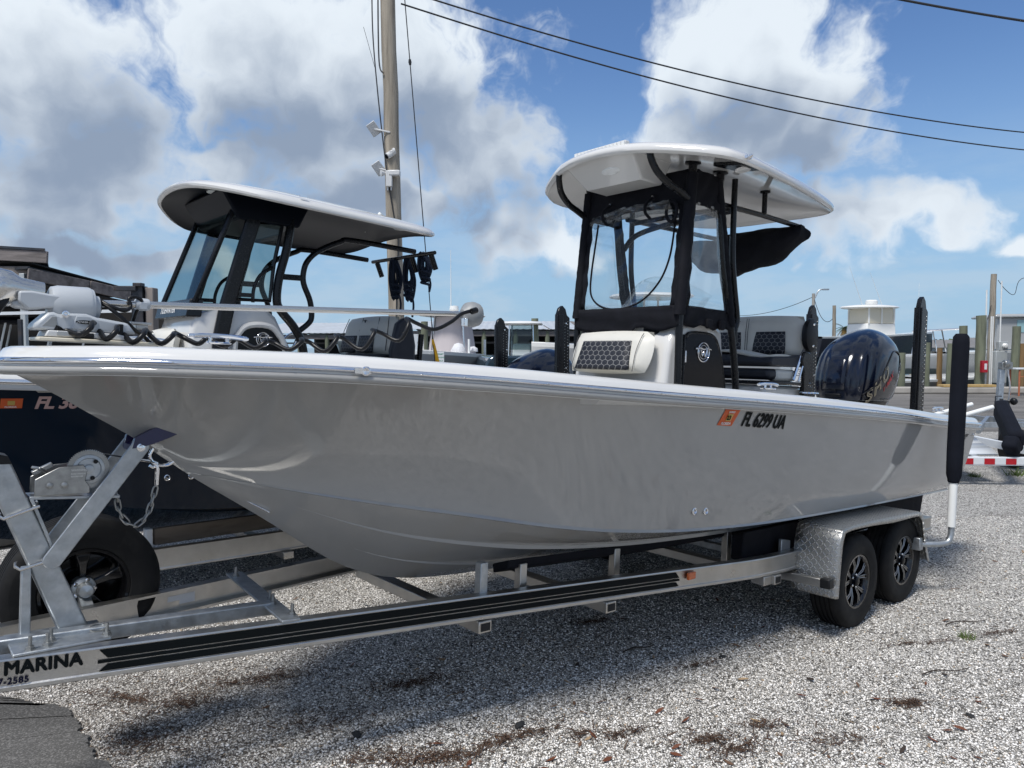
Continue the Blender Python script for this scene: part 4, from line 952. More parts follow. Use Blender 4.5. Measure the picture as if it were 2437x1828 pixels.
mb = MB(); mb.box((-4.865, .05, 1.853), (.085, .09, .012)); mb.loft([[(-4.83, .02, 1.848), (-4.83, .08, 1.848), (-4.85, .08, 1.845), (-4.85, .02, 1.845)], [(-4.94, .02, 1.80), (-4.94, .08, 1.80), (-4.96, .08, 1.79), (-4.96, .02, 1.79)]]); mb.box((-4.86, .04, 1.838), (.05, .05, .02)); mb.build('rest_pad', 'aluminium', tm, bevel=.003)
hd = MB(); D = (S1-S0).normalized(); hd.lathe([(.03, -.05), (.045, -.035), (.072, -.01), (.078, .03), (.070, .062), (.045, .072), (.02, .074)], S1 + Vector((.03, 0, .0)), D, 20); head = hd.build('control_head', 'head_grey', tm, smooth=40)
mb = MB(); mb.lathe([(.022, 0), (.018, .004), (0, .004)], S1 + Vector((.101, -.03, .03)), D, 14); mb.build('badge', 'decal_white', head)
mb = MB(); mb.box(S1 + Vector((-.02, -.03, -.05)), (.03, .03, .05)); mb.build('clip', 'chrome', head, bevel=.004)
co = [(-5.207, 1.808), (-5.17, 1.80), (-5.133, 1.783), (-5.10, 1.812), (-5.074, 1.839), (-5.05, 1.81), (-5.037, 1.772), (-5.005, 1.806), (-4.982, 1.828), (-4.955, 1.80), (-4.937, 1.763), (-4.90, 1.80), (-4.873, 1.822), (-4.845, 1.795), (-4.823, 1.765), (-4.785, 1.80), (-4.752, 1.815), (-4.71, 1.80), (-4.675, 1.773), (-4.65, 1.792), (-4.622, 1.808), (-4.59, 1.795), (-4.556, 1.77), (-4.52, 1.795), (-4.486, 1.81), (-4.45, 1.80), (-4.413, 1.768), (-4.37, 1.80), (-4.342, 1.808), (-4.29, 1.80), (-4.245, 1.768), (-4.19, 1.81), (-4.155, 1.825), (-4.10, 1.81), (-4.058, 1.770), (-4.0, 1.84), (-3.971, 1.856), (-3.91, 1.84), (-3.85, 1.79), (-3.79, 1.88), (-3.757, 1.897), (-3.69, 1.885), (-3.629, 1.848), (-3.58, 1.94), (-3.547, 1.976), (-3.461, 1.952), (-3.386, 1.925), (-3.274, 1.974), (-3.189, 2.028), (-3.10, 2.056)]
mb = MB(); mb.tube(smooth_path([(u, -.12 + .055*math.sin(i*math.pi/2 + .6)*(1 if i < 46 else .2), w) for i, (u, w) in enumerate(co)], 5), .0112, 10); mb.build('coiled_cable', 'cable_black', tm, smooth=70)
mb = MB(); mb.lathe([(.018, -.03), (.018, .01), (.012, .015)], (-3.095, -.12, 2.056), (1, .2, .3), 12); mb.build('cable_boot', 'black_plastic', tm)
mb = MB(); mb.tube(smooth_path([(-5.03, -.01, 1.935), (-5.0, -.04, 1.915), (-4.95, -.05, 1.90), (-4.92, -.03, 1.92), (-4.925, -.02, 1.955), (-4.90, -.02, 1.965), (-4.875, -.02, 1.95), (-4.89, 0, 1.90), (-4.895, .03, 1.86)], 6), .008, 8); mb.tube(smooth_path([(-5.03, -.012, 1.93), (-4.99, -.05, 1.895), (-4.94, -.06, 1.85), (-4.90, -.03, 1.82), (-4.86, .0, 1.80), (-4.82, .0, 1.76)], 6), .009, 8); mb.build('cable', 'cable_black', tm, smooth=70)

# ------------------------------------------------------------------ wheels and trailer
def wheel(parent, c, Rr, wd, side, style='silver', name='wheel', disc=True):
    "axis along v; side = -1 when the show face points to port"
    c = Vector(c); ax = Vector((0, side, 0)); rr = Rr*.56
    mb = MB(); mb.lathe([(rr*.94, -wd*.46), (rr*1.0, -wd*.48), (rr*.90, -wd*.3), (rr*.88, wd*.30), (rr*.93, wd*.40), (rr*1.02, wd*.44), (rr*1.02, wd*.47), (rr*.95, wd*.46), (rr*.86, wd*.34), (rr*.84, wd*.1), (rr*.84, -wd*.3)], c, ax, 40)
    w = mb.build(name, 'rim_black', parent, smooth=40)
    h = wd/2; p = [(rr*.985, -h*.80), (rr*1.06, -h*.98), (Rr*.74, -h*1.06), (Rr*.88, -h*1.03), (Rr*.955, -h*.93), (Rr*.985, -h*.80)]
    n = 5
    for i in range(n):
        x0 = -h*.78 + i*(1.56*h/n); x1 = x0 + 1.56*h/n
        p += [(Rr, x0 + .004), (Rr, x1 - .008)]
        if i < n-1: p += [(Rr - .009, x1 - .006), (Rr - .009, x1 + .002)]
    p += [(Rr*.985, h*.80), (Rr*.955, h*.93), (Rr*.90, h*1.02), (Rr*.885, h*1.035), (Rr*.74, h*1.06), (Rr*.72, h*1.045), (rr*1.06, h*.98), (rr*.985, h*.80)]
    mb = MB(); mb.lathe(p, c, ax, 56, closed=True); mb.build('tyre', 'rubber', w, smooth=28)
    e1 = Vector((1, 0, 0)); e2 = Vector((0, 0, 1))
    def P(r, a, x): return c + (e1*math.cos(a) + e2*math.sin(a))*r + ax*x
    for k in range(5):
        a0 = 2*math.pi*k/5 + .35
        if style == 'silver':
            for s in (-1, 1):
                mb = MB(); a_in, a_out, a_mid = a0 + s*.10, a0 + s*.30, a0 + s*.20
                mb.loft([[P(rr*.20, a_in - .13, h*.62), P(rr*.20, a_in + .13, h*.62), P(rr*.20, a_in + .13, h*.40), P(rr*.20, a_in - .13, h*.40)],
                         [P(rr*.62, a_mid - .085, h*.80), P(rr*.62, a_mid + .085, h*.80), P(rr*.62, a_mid + .08, h*.5), P(rr*.62, a_mid - .08, h*.5)],
                         [P(rr*.97, a_out - .075, h*.78), P(rr*.97, a_out + .075, h*.78), P(rr*.97, a_out + .07, h*.45), P(rr*.97, a_out - .07, h*.45)]])
                sp = mb.build('spoke', 'rim_black', w, smooth=20)
                for e in (-1, 1):
                    m2 = MB(); m2.tube([P(rr*.30, a_in + e*.075, h*.66), P(rr*.62, a_mid + e*.083, h*.808), P(rr*.97, a_out + e*.070, h*.788)], .0026, 5); m2.build('machined_edge', 'rim_silver', w, smooth=60)
            m2 = MB(); m2.tube([P(rr*.955, a0 + .30 - .60*i/6, h*.79) for i in range(7)], .0026, 5); m2.build('machined_edge', 'rim_silver', w, smooth=60)
        else:
            mb = MB(); mb.loft([[P(rr*.22, a0 - .35, h*.5), P(rr*.22, a0 + .35, h*.5), P(rr*.22, a0 + .35, h*.25), P(rr*.22, a0 - .35, h*.25)], [P(rr*.6, a0 - .16, h*.66), P(rr*.6, a0 + .16, h*.66), P(rr*.6, a0 + .16, h*.34), P(rr*.6, a0 - .16, h*.34)], [P(rr*.97, a0 - .20, h*.70), P(rr*.97, a0 + .20, h*.70), P(rr*.97, a0 + .20, h*.3), P(rr*.97, a0 - .20, h*.3)]])
            mb.build('spoke', 'rim_black', w, smooth=20, bevel=.006)
    mb = MB(); mb.lathe([(rr*.30, h*.30), (rr*.28, h*.62), (rr*.20, h*.70), (rr*.18, h*.92), (rr*.12, h*.98), (0, h*.98)], c, ax, 24); mb.build('hub_cap', 'black_gloss' if style == 'silver' else 'cast_zinc', w)
    for k in range(5):
        mb = MB(); mb.lathe([(.010, 0), (.010, .018), (.006, .022), (0, .022)], P(rr*.235, 2*math.pi*k/5, h*.60), ax, 8); mb.build('lug_nut', 'chrome', w)
    if not disc: return w
    mb = MB(); mb.lathe([(rr*.70, -h*.15), (rr*.70, -h*.05), (rr*.2, -h*.02), (.02, h*.1)], c, ax, 32); mb.build('brake_disc', 'cast_zinc', w)
    return w
tr = thing('boat_trailer', 'aluminium tandem-axle boat trailer with black side stripes under the grey boat', 'trailer', BO, BROT)
AL, GV = 'aluminium', 'galvanised'
def channel(a, b, side, name, parent, h=.125, fl=.06, web=.010, mt=AL):
    "C-section beam between a and b (bottom centre line of the outer web); flanges point inboard (side=+1: towards +v)"
    a, b = Vector(a), Vector(b); d = (b-a).normalized(); n = Vector((0, 0, 1)).cross(d).normalized()*side
    pr = [(0, 0), (fl, 0), (fl, .012), (web, .014), (web, h-.014), (fl, h-.012), (fl, h), (0, h), (0, h-.006), (-.004, h-.012), (0, h-.020), (0, .024), (-.004, .018), (-.004, .004)]
    if side < 0: pr = [(x, y) for x, y in pr]
    mb = MB(); mb.loft([[p + n*x + Vector((0, 0, y)) for x, y in pr] for p in (a, b)]); return mb.build(name, mt, parent, smooth=20)
def beam_v(u): return .225 + (1.0-.225)*(u+5.38)/(5.38-1.35)
bw0 = .417; beams = {}
for s in (-1, 1):
    mb = MB(); n_pts = []
    us = [-6.0, -5.38, -4, -3, -2, -1.5, -1.35, -1.2, -1.0, -.5, .5, 1.55]
    def bv(u):
        if u < -1.45: return beam_v(u)
        t = min(1, (u+1.45)/.5); return beam_v(-1.45) + (1.02-beam_v(-1.45))*(1-(1-t)**2)
    pr = [(0, 0), (-.06, 0), (-.06, .012), (-.010, .014), (-.010, .111), (-.06, .113), (-.06, .125), (0, .125), (.003, .118), (0, .108), (0, .024), (.005, .018), (.005, .004)]
    rows = [[(u, s*(bv(u) + x), bw0 + y + .0) for x, y in pr] for u in us]
    mb.loft(rows); beams[s] = mb.build('frame_beam', AL, tr, smooth=18)
# black pinstripes and dealer lettering on the near beam
def on_beam(u0, w0, off=.0045):
    return lambda x, y: (u0 + x, -(bv(u0 + x) + off), w0 + y)
stripe = MB()
for (ya, yb, ul, ur) in ((.495, .530, (-5.058, -5.028), (-2.032, -2.06)), (.476, .489, (-5.062, -5.062), (-2.03, -2.03)), (.444, .470, (-5.028, -5.058), (-2.056, -2.034))):
    n = 30; f = on_beam(0, 0)
    stripe.grid([[f(ul[0] + (ur[1]-ul[0])*i/n if k else ul[1-1] + (ur[0]-ul[0])*i/n, y) for i in range(n+1)] if False else [f((ul[1] if k == 0 else ul[0]) + ((ur[0] if k == 0 else ur[1]) - (ul[1] if k == 0 else ul[0]))*i/n, y) for i in range(n+1)] for k, y in ((0, ya), (1, yb))]) if ya > .49 else stripe.grid([[f((ul[0] if k else ul[1]) + ((ur[0] if k else ur[1]) - (ul[0] if k else ul[1]))*i/n, y) for i in range(n+1)] for k, y in ((1, yb), (0, ya))])
stripe.build('side_stripe', 'decal_black', beams[-1], smooth=None)
text_obj('MARINA', .071, on_beam(-5.368, .482), 'decal_black', beams[-1], 'dealer_lettering', heavy=.0032, sx=.93, space=1.04)
text_obj('7-2585', .034, on_beam(-5.385, .446), 'decal_navy', beams[-1], 'dealer_phone_lettering', heavy=.0011, space=1.03)
mb = MB(); mb.grid([[(-4.62 + .006, bv(-4.6)-.0115, .45)]*1 + [(-4.47, bv(-4.47)-.0115, .45)], [(-4.61, bv(-4.61)-.0115, .50), (-4.47, bv(-4.47)-.0115, .50)]]); mb.build('rating_plate', 'sign_paper', beams[1], smooth=None)
# marker light
mb = MB(); mb.box((-1.945, -(bv(-1.945)+.012), .50), (.075, .02, .045)); ml = mb.build('marker_light', 'amber', tr, bevel=.006)
# coupler end, centre tube, cross plate with bolts
mb = MB(); mb.box((-5.75, 0, .48), (.55, .34, .012)); mb.build('tongue_plate', AL, tr)
mb = MB(); mb.bar((-5.45, -.06, .545), (-4.30, -.17, .535), .06, .06); mb.build('tongue_tube', GV, tr, bevel=.006)
mb = MB(); mb.bar((-4.32, -.44, .549), (-4.25, .44, .549), .085, .012); cp = mb.build('cross_plate', GV, tr, bevel=.003)
def bolt(p, parent, r=.011, hh=.05, ax=(0, 0, 1)):
    mb = MB(); mb.lathe([(r*1.9, 0), (r*1.9, .003), (r*1.35, .0035), (r*1.35, .014), (r*.7, .015), (r*.7, hh), (0, hh)], p, ax, 6, ); return mb.build('bolt', 'cast_zinc', parent, smooth=30)
for p in ((-4.30, -.19, .555), (-4.29, -.13, .555), (-4.29, -.38, .555), (-4.27, .36, .555)): bolt(p, cp)
mb = MB(); mb.box((-5.17, -.10, .548), (.34, .26, .012)); ft = mb.build('stand_foot', GV, tr, bevel=.004)
for p in ((-5.01, -.19, .554), (-5.28, -.20, .554), (-5.22, -.19, .554), (-5.20, -.14, .554)): bolt(p, ft)
mb = MB(); mb.tube([(-5.03 + .03*math.cos(a*math.pi/10), -.12 + .02*math.sin(a*math.pi/10), .565 + .012*math.sin(a*math.pi/10)) for a in range(21)], .004, 6, False); mb.build('shackle', 'cast_zinc', ft)
# winch stand
def plate(poly, v0, v1, name, mt, par, bev=.004): return extr(poly, v0, v1, name, mt, par, bev)
post = plate([(-5.155, .55), (-5.045, .55), (-5.35, 1.29), (-5.42, 1.31), (-5.405, 1.18)], -.05, .05, 'winch_post', GV, tr, .008)
mb = MB(); mb.prism([(-5.352, 1.292), (-5.337, 1.26), (-5.41, 1.26), (-5.425, 1.312)], lambda x, y, t: (x, t, y), -.054, .054); mb.build('post_cap', 'black_plastic', post)
plate([(-5.295, .55), (-5.258, .55), (-5.262, .84), (-5.295, .84)], -.06, -.02, 'brace', GV, tr)
for (p0, p1) in (((-5.30, .835), (-5.17, .868)), ((-5.36, 1.045), (-5.245, 1.085))):
    mb = MB(); mb.tube([(p0[0], .06, p0[1]), (p0[0]-.008, .0, p0[1]-.002), (p0[0], -.062, p0[1]), (p1[0], -.066, p1[1]), (p1[0]+.01, .06, p1[1])], .007, 8); mb.build('u_bolt', 'steel', tr)
for v0, v1 in ((-.085, -.073), (.073, .085)):
    mb = MB(); a, b_ = Vector((-5.195, 0, .858)), Vector((-4.875, 0, 1.315)); d = (b_-a).normalized(); n = Vector((-d.z, 0, d.x))
    pts = [a - n*.036, a + n*.036]; e = [b_ + n*.036*math.cos(t) + d*.036*math.sin(t) for t in [math.pi*i/8 for i in range(9)]]
    st_ = [a - n*.036*math.cos(t) - d*.030*math.sin(t) for t in [math.pi*i/8 for i in range(9)]]
    poly = [(p.x, p.z) for p in e + st_]
    plate(poly, v0, v1, 'stand_arm', GV, tr, .003)
mb = MB(); mb.lathe([(.018, 0), (.018, .006), (.012, .008), (.012, .024), (0, .026)], (-4.875, -.085, 1.312), (0, -1, 0), 14); mb.build('roller_bolt', 'chrome', tr)
mb = MB(); rows = []
for i in range(11):
    t = i/10; cen = Vector((-4.905 + .17*t, 0, 1.325 + .075*t)); hh = (.012 + .034*math.sin(math.pi*(.12 + .8*t))**.7)*(1 if t < .95 else .5)
    rows.append([(cen.x + .25*hh*s_ + .35*abs(v)*t, v*(1+.5*t), cen.z + hh*s_) for v, s_ in ((-.085, -.6), (-.085, 1), (-.06, 1), (-.045, -.2), (.045, -.2), (.06, 1), (.085, 1), (.085, -.6), (.04, -1), (-.04, -1))])
mb.loft(rows); mb.build('bow_stop', 'poly_navy', tr, smooth=50)
# winch
mb = MB(); mb.bar((-5.275, 0, 1.119), (-4.945, 0, 1.10), .12, .012); mb.bar((-5.268, 0, 1.115), (-5.185, 0, .895), .12, .012, (1, 0, 0)); mb.build('winch_arm', GV, tr, bevel=.002)
wp = plate([(-5.262, 1.127), (-5.262, 1.195), (-5.18, 1.24), (-5.09, 1.247), (-5.075, 1.22), (-5.082, 1.18), (-5.065, 1.155), (-5.065, 1.127)], -.075, -.068, 'winch_frame', 'cast_zinc', tr, .003)
plate([(-5.262, 1.127), (-5.262, 1.195), (-5.18, 1.24), (-5.09, 1.247), (-5.065, 1.155), (-5.065, 1.127)], .03, .037, 'winch_frame', 'cast_zinc', tr, .003)
for (u, w) in ((-5.21, 1.168), (-5.158, 1.167)):
    mb = MB(); mb.lathe([(.014, 0), (.013, .008), (.006, .012), (0, .012)], (u, -.075, w), (0, -1, 0), 14); mb.build('winch_bolt', 'cast_zinc', wp)
text_obj('WARNING', .012, lambda x, y: (-5.135 + x, -.0765, 1.222 + y), 'decal_white', wp); text_obj('READ MANUAL', .008, lambda x, y: (-5.135 + x, -.0765, 1.208 + y), 'decal_white', wp); text_obj('BEFORE USE', .008, lambda x, y: (-5.135 + x, -.0765, 1.197 + y), 'decal_white', wp)
gcx, gcz = -5.068, 1.225; mb = MB(); ring = []
n = 60; outer = []
for i in range(n*2):
    a = math.pi*i/n; r = .083 if i % 2 else .077; outer.append((gcx + r*math.cos(a), gcz + r*math.sin(a)))
mb.prism(outer, lambda x, y, t: (x, t, y), -.058, -.050); gear = mb.build('winch_gear', 'cast_zinc', tr, smooth=20)
mb = MB(); mb.lathe([(.062, -.001), (.060, .004), (.048, .006), (.044, .001), (.02, .001), (.018, .010), (.008, .012), (0, .012)], (gcx, -.058, gcz), (0, -1, 0), 28); mb.build('gear_web', 'galvanised', gear, smooth=30)
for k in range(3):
    a = k*2.094+.9; mb = MB(); mb.lathe([(.009, 0), (.009, .0015), (0, .0015)], (gcx + .040*math.cos(a), -.0625, gcz + .040*math.sin(a)), (0, -1, 0), 12); mb.build('gear_hole_shade', 'interior_shade', gear)  # dark disc on the gear paints the shade of a hole
mb = MB(); mb.lathe([(.055, -.045), (.055, .02)], (gcx+.005, 0, gcz-.01), (0, 1, 0), 20); mb.build('strap_spool', 'strap_red', tr)
mb = MB(); mb.bar((-5.20, .02, 1.20), (-5.25, .0, 1.235), .06, .012); mb.bar((-5.19, .0, 1.245), (-5.26, .0, 1.21), .03, .02); mb.build('winch_ratchet', 'cast_zinc', tr, bevel=.003)
mb = MB(); mb.bar((-5.02, 0, 1.285), (-4.80, 0, 1.235), .05, .003); mb.build('winch_strap', 'black_plastic', tr)
mb = MB(); mb.tube(smooth_path([(-4.87, 0, 1.25), (-4.83, 0, 1.243), (-4.80, 0, 1.236), (-4.785, 0, 1.225), (-4.80, 0, 1.212), (-4.815, 0, 1.22)], 5), .007, 8); mb.build('hook', 'chrome', tr)
# safety chain: every link its own piece
cpts = smooth_path([(-4.945, 0, 1.095), (-4.93, 0, 1.022), (-4.892, 0, .968), (-4.854, 0, .962), (-4.816, 0, 1.006), (-4.793, 0, 1.087), (-4.782, 0, 1.135)], 24)
lk = MB(); lk.tube([(.019*math.cos(a) + (.009 if math.cos(a) > 0 else -.009), .0105*math.sin(a), 0) for a in [2*math.pi*i/16 for i in range(17)]], .0040, 6, False); lk0 = None
acc, last = 0, cpts[0]; k = 0
for i in range(1, len(cpts)):
    acc += (cpts[i]-last).length; last = cpts[i]
    if acc >= .036 or i == 1:
        acc = 0; d = (cpts[min(i+1, len(cpts)-1)] - cpts[i-1]).normalized()
        if lk0 is None: lk0 = lk.build('chain_link', 'cast_zinc', tr, smooth=70); q = lk0
        else: q = lk0.copy(); C.objects.link(q)
        z = d.cross(Vector((0, 1, 0))).normalized(); y = z.cross(d)
        if k % 2: y, z = z, -y
        q.matrix_local = Matrix.Translation(cpts[i]) @ Matrix((d, y, z)).transposed().to_4x4(); k += 1
mb = MB(); mb.tube([(-4.782, 0, 1.13), (-4.781, 0, 1.20), (-4.785, 0, 1.232)], [.009, .011, .007], 10); mb.build('chain_hook', 'chrome', tr)
# crossmembers, bunk brackets and carpeted bunks
for u in (-3.35, -2.55, -1.15, .0, .95):
    b_ = bv(u) + .02; mb = MB(); mb.bar((u, -b_, .385), (u, b_, .385), .085, .062, (0, 0, 1)); x = mb.build('crossmember', AL, tr, bevel=.004)
    for s in (-1, 1):
        mb = MB(); mb.bar((u, s*(b_+.001), .385), (u, s*(b_+.003), .385), .06, .040); mb.build('tube_mouth_shade', 'interior_shade', x)  # dark end cap paints the shade inside the tube
for s in (-1, 1):
    for (u, v, w1) in ((-3.32, .55, .70), (-3.05, .56, .66), (-2.32, .60, .66), (-1.2, .66, .66), (-.2, .66, .66), (.9, .66, .66)):
        mb = MB(); mb.box((u, s*v, (w1+.40)/2), (.05, .05, w1-.40)); mb.build('bunk_bracket', GV if u < -3.2 else AL, tr, bevel=.004)
    mb = MB(); mb.loft([[(u, s*(v-.07), w-.02), (u, s*(v+.07), w+.03), (u, s*(v+.06), w-.02), (u, s*(v-.06), w-.07)] for u, v, w in ((-3.15, .50, .66), (-2, .58, .64), (0, .62, .63), (1.5, .62, .63))]); mb.build('bunk', 'canvas_black', tr, bevel=.008)
    mb = MB(); mb.loft([[(u, s*(v-.05), w-.10), (u, s*(v+.03), w-.10), (u, s*(v+.05), w+.10), (u, s*(v-.05), w+.06)] for u, v, w in ((-1.35, .84, .60), (0, .88, .62), (1.6, .88, .63))]); mb.build('side_bunk', 'canvas_black', tr, bevel=.01)
    mb = MB(); mb.prism([(-.98, .44), (-.86, .44), (-.86, .60), (-.98, .62)], lambda x, y, t: (x, t*s, y), .93, .955); mb.build('guide_bracket', GV, tr, bevel=.004)
# axles and wheels stand level on the ground although the frame is nose-up
for u in (-.40, .406):
    z = .318 + .052*u
    for s in (-1, 1): wheel(tr, (u, s*1.135, z + .006), .338, .21, s)
    mb = MB(); mb.bar((u, -1.05, z+.02), (u, 1.05, z+.02), .06, .06); mb.build('axle', GV, tr, bevel=.008)
mb = MB()
for s in (-1, 1): mb.bar((-.8, s*.80, .36), (.8, s*.80, .38), .05, .05)
mb.build('spring_hanger', GV, tr)
# diamond plate fenders
def fender(s):
    path = smooth_path([(-.885, 0, .275), (-.872, 0, .45), (-.855, 0, .62), (-.83, 0, .70), (-.77, 0, .735), (-.4, 0, .748), (.1, 0, .742), (.48, 0, .732), (.56, 0, .705), (.61, 0, .64), (.68, 0, .46), (.76, 0, .31)], 5)
    vs_ = [.985, 1.05, 1.12, 1.20, 1.275, 1.298, 1.303, 1.30]; dz = [0, 0, 0, 0, 0, -.006, -.022, -.045]
    mb = MB(); rows = []; uvs = []; acc = 0; last = path[0]
    cen = Vector((0, 0, .25))
    for p in path:
        acc += (p-last).length; last = p; row = []; nrm = (cen - p).normalized()
        for v, d in zip(vs_, dz):
            q = p + nrm*(-d); row.append((q.x, s*v, q.z)); uvs.append((v, acc))
        rows.append(row)
    mb.grid(rows); me = bpy.data.meshes.new('fender'); me.from_pydata(mb.v, [], mb.f); ul = me.uv_layers.new()
    for l in me.loops: ul.data[l.index].uv = uvs[l.vertex_index]
    me.shade_smooth(); me.set_sharp_from_angle(angle=R(50)); o = bpy.data.objects.new('fender', me); C.objects.link(o); o.parent = tr; me.materials.append(M['diamond_plate'])
    m_ = o.modifiers.new('solid', 'SOLIDIFY'); m_.thickness = .005; m_.offset = 0
    mb = MB(); mb.bar((-.95, s*.86, .368), (-.95, s*1.245, .385), .055, .055); st2 = mb.build('step_bar', AL, tr, bevel=.004)
    mb = MB(); mb.bar((-.95, s*1.235, .385), (-.95, s*1.305, .388), .065, .065); mb.build('step_cap', 'black_plastic', st2, bevel=.008)
    mb = MB(); mb.box((-1.22, s*.96, .385), (.13, .10, .06)); mb.build('fender_bracket', AL, tr, bevel=.005)
    # guide post
    mb = MB(); mb.tube(smooth_path([(.55, s*1.18, .455), (.66, s*1.30, .455), (.79, s*1.40, .47), (.83, s*1.42, .53), (.835, s*1.42, .62)], 6), .024, 12); gp = mb.build('guide_pipe', GV, tr)
    mb = MB(); mb.box((.60, s*1.23, .46), (.07, .12, .10)); mb.build('guide_clamp', GV, tr, bevel=.006)
    mb = MB(); mb.tube([(.83, s*1.42, .60), (.836, s*1.42, .98)], .031, 16); mb.build('guide_sleeve', 'pvc_white', tr)
    mb = MB(); pts = [(.836, s*1.42, .955), (.836, s*1.42, .965), (.837, s*1.42, .985), (.838, s*1.42, 1.02), (.84, s*1.42, 1.2), (.85, s*1.42, 1.6), (.853, s*1.42, 2.08), (.852, s*1.42, 2.13), (.852, s*1.42, 2.155)]
    mb.tube(pts, [.037, .043, .046, .056, .060, .062, .061, .058, .040], 18); mb.build('guide_cover', 'foam_black', tr, smooth=50)
for s in (-1, 1): fender(s)
# spare wheel on the far tongue beam
wheel(tr, (-4.985, .44, .60), .338, .20, -1, 'black', 'spare_wheel', False)
mb = MB(); mb.bar((-4.985, .30, .52), (-4.985, .52, .60), .05, .05); mb.lathe([(.05, 0), (.05, .07), (.035, .08), (.03, .12), (0, .13)], (-4.985, .44, .60), (0, -1, 0), 16); mb.build('spare_carrier', GV, tr)

# ------------------------------------------------------------------ the navy neighbour
NO = (-.176, 8.863, 0); NROT = (0, R(.5), R(41))
H2 = Hull([(-6.80, .0), (-6.785, .09), (-6.7, .24), (-6.5, .46), (-6.2, .66), (-5.8, .82), (-5.3, .94), (-4.8, 1.03), (-4, 1.15), (-3, 1.25), (-2, 1.29), (-1, 1.29), (.4, 1.25)],
          [(-6.8, 1.83), (-6, 1.79), (-5, 1.735), (-4, 1.685), (-2, 1.575), (.4, 1.48)],
          [(-6.08, 0), (-5.7, .22), (-5.3, .45), (-4.8, .66), (-4.2, .82), (-3.4, .98), (-2.4, 1.08), (-1, 1.11), (.4, 1.04)],
          [(-6.08, 1.20), (-5.7, 1.09), (-5.3, 1.0), (-4.8, .89), (-4.2, .76), (-3.6, .70), (-2, .665), (.4, .64)],
          [(-6.8, 1.80), (-6.4, 1.5), (-6.08, 1.19), (-5.7, .92), (-5.35, .66), (-5, .50), (-4.6, .42), (-4, .39), (.4, .37)],
          [(-6.8, 1.0), (-6.2, 1.3), (-5.4, 1.4), (-4.4, 1.15), (-3, .9), (.4, .55)], -6.08)
nb = thing('bay_boat', 'navy-hulled bay boat with white hardtop rim, dark liner and framed windshield', 'boat', NO, NROT)
nh = H2.mesh(60, 10, 6).build('hull', 'hull_navy', nb, smooth=22, weld=True)
ncap = H2.sweep(cap_prof, 50, u_fwd=-4.8).build('gunwale', 'gel_white', nb, smooth=40)
nrail = H2.sweep([(.020, -.024), (.033, -.019), (.040, -.006), (.037, .007), (.026, .014), (.010, .014)], 50).build('rub_rail', 'chrome', nb, smooth=50)
mb = MB(); us = [-6.6 + i*(6.95)/40 for i in range(41)]; lv = spline([(-6.6, 1.72), (-4.8, 1.66), (-4.6, 1.15), (.4, 1.1)])
mb.grid([[(u, s*max(min(H2.gb(u)-.225, H2.side_v(u, lv(u))-.03), .005), lv(u)) for s in (-1, 1)] for u in us]); mb.build('deck', 'gel_white', nb, smooth=30)
text_obj('FL 3600 RK', .115, on_side(H2, -4.86, 1.545, slope=-.02), 'decal_pink', nh, 'registration_lettering', bold=.004, shear=.25, space=.95)
st = side_patch(H2, [(-5.045, 1.55), (-4.925, 1.548), (-4.922, 1.615), (-5.042, 1.617)], .004, nh, 'registration_sticker', 'decal_orange')
side_patch(H2, [(-5.005, 1.57), (-4.965, 1.57), (-4.965, 1.60), (-5.005, 1.60)], .0065, st, 'sticker_panel', 'decal_gold')
text_obj('FLORIDA', .016, on_side(H2, -5.02, 1.553, .008), 'decal_white', st, bold=.0005)
for u in (-4.02, -3.86, -3.70): thru_hull(H2, u, .985, nh, .024)
# console, windshield and frame
cs = MB()
def ring2(v, k):
    pr = [(-3.76, 1.1), (-3.72, 1.75), (-3.68, 2.12), (-3.64, 2.25), (-3.35, 2.33), (-3.05, 2.33), (-2.95, 2.25), (-2.80, 1.95), (-2.70, 1.1)]; cx, cy = -3.25, 1.7
    return [(cx+(x-cx)*k, v, cy+(y-cy)*(k if y > 1.3 else 1)) for x, y in pr]
cs.loft([ring2(-.445, .92), ring2(-.43, .98), ring2(-.39, 1), ring2(.39, 1), ring2(.43, .98), ring2(.445, .92)]); nc = cs.build('console', 'gel_white', nb, smooth=50)
dr2 = [(-3.33, 1.25), (-3.33, 1.95), (-3.29, 2.09), (-3.2, 2.16), (-3.03, 2.16), (-2.94, 2.09), (-2.87, 1.92), (-2.80, 1.25)]
mb = MB(); mb.prism(dr2, lambda x, y, t: (x, t, y), -.43, -.462); nd = mb.build('console_door', 'black_gloss', nc, bevel=.006)
mb = MB(); mb.tube(smooth_path([(x, -.458, y) for x, y in dr2], 3), .028, 8); mb.build('door_surround', 'gel_white', nd)
emblem(-3.08, -.468, 2.04, .06, nd)
def nleg(pts, r, name='leg', mt='black_powder'):
    mb = MB(); mb.tube(smooth_path(pts, 5), r, 12); return mb.build(name, mt, nb)
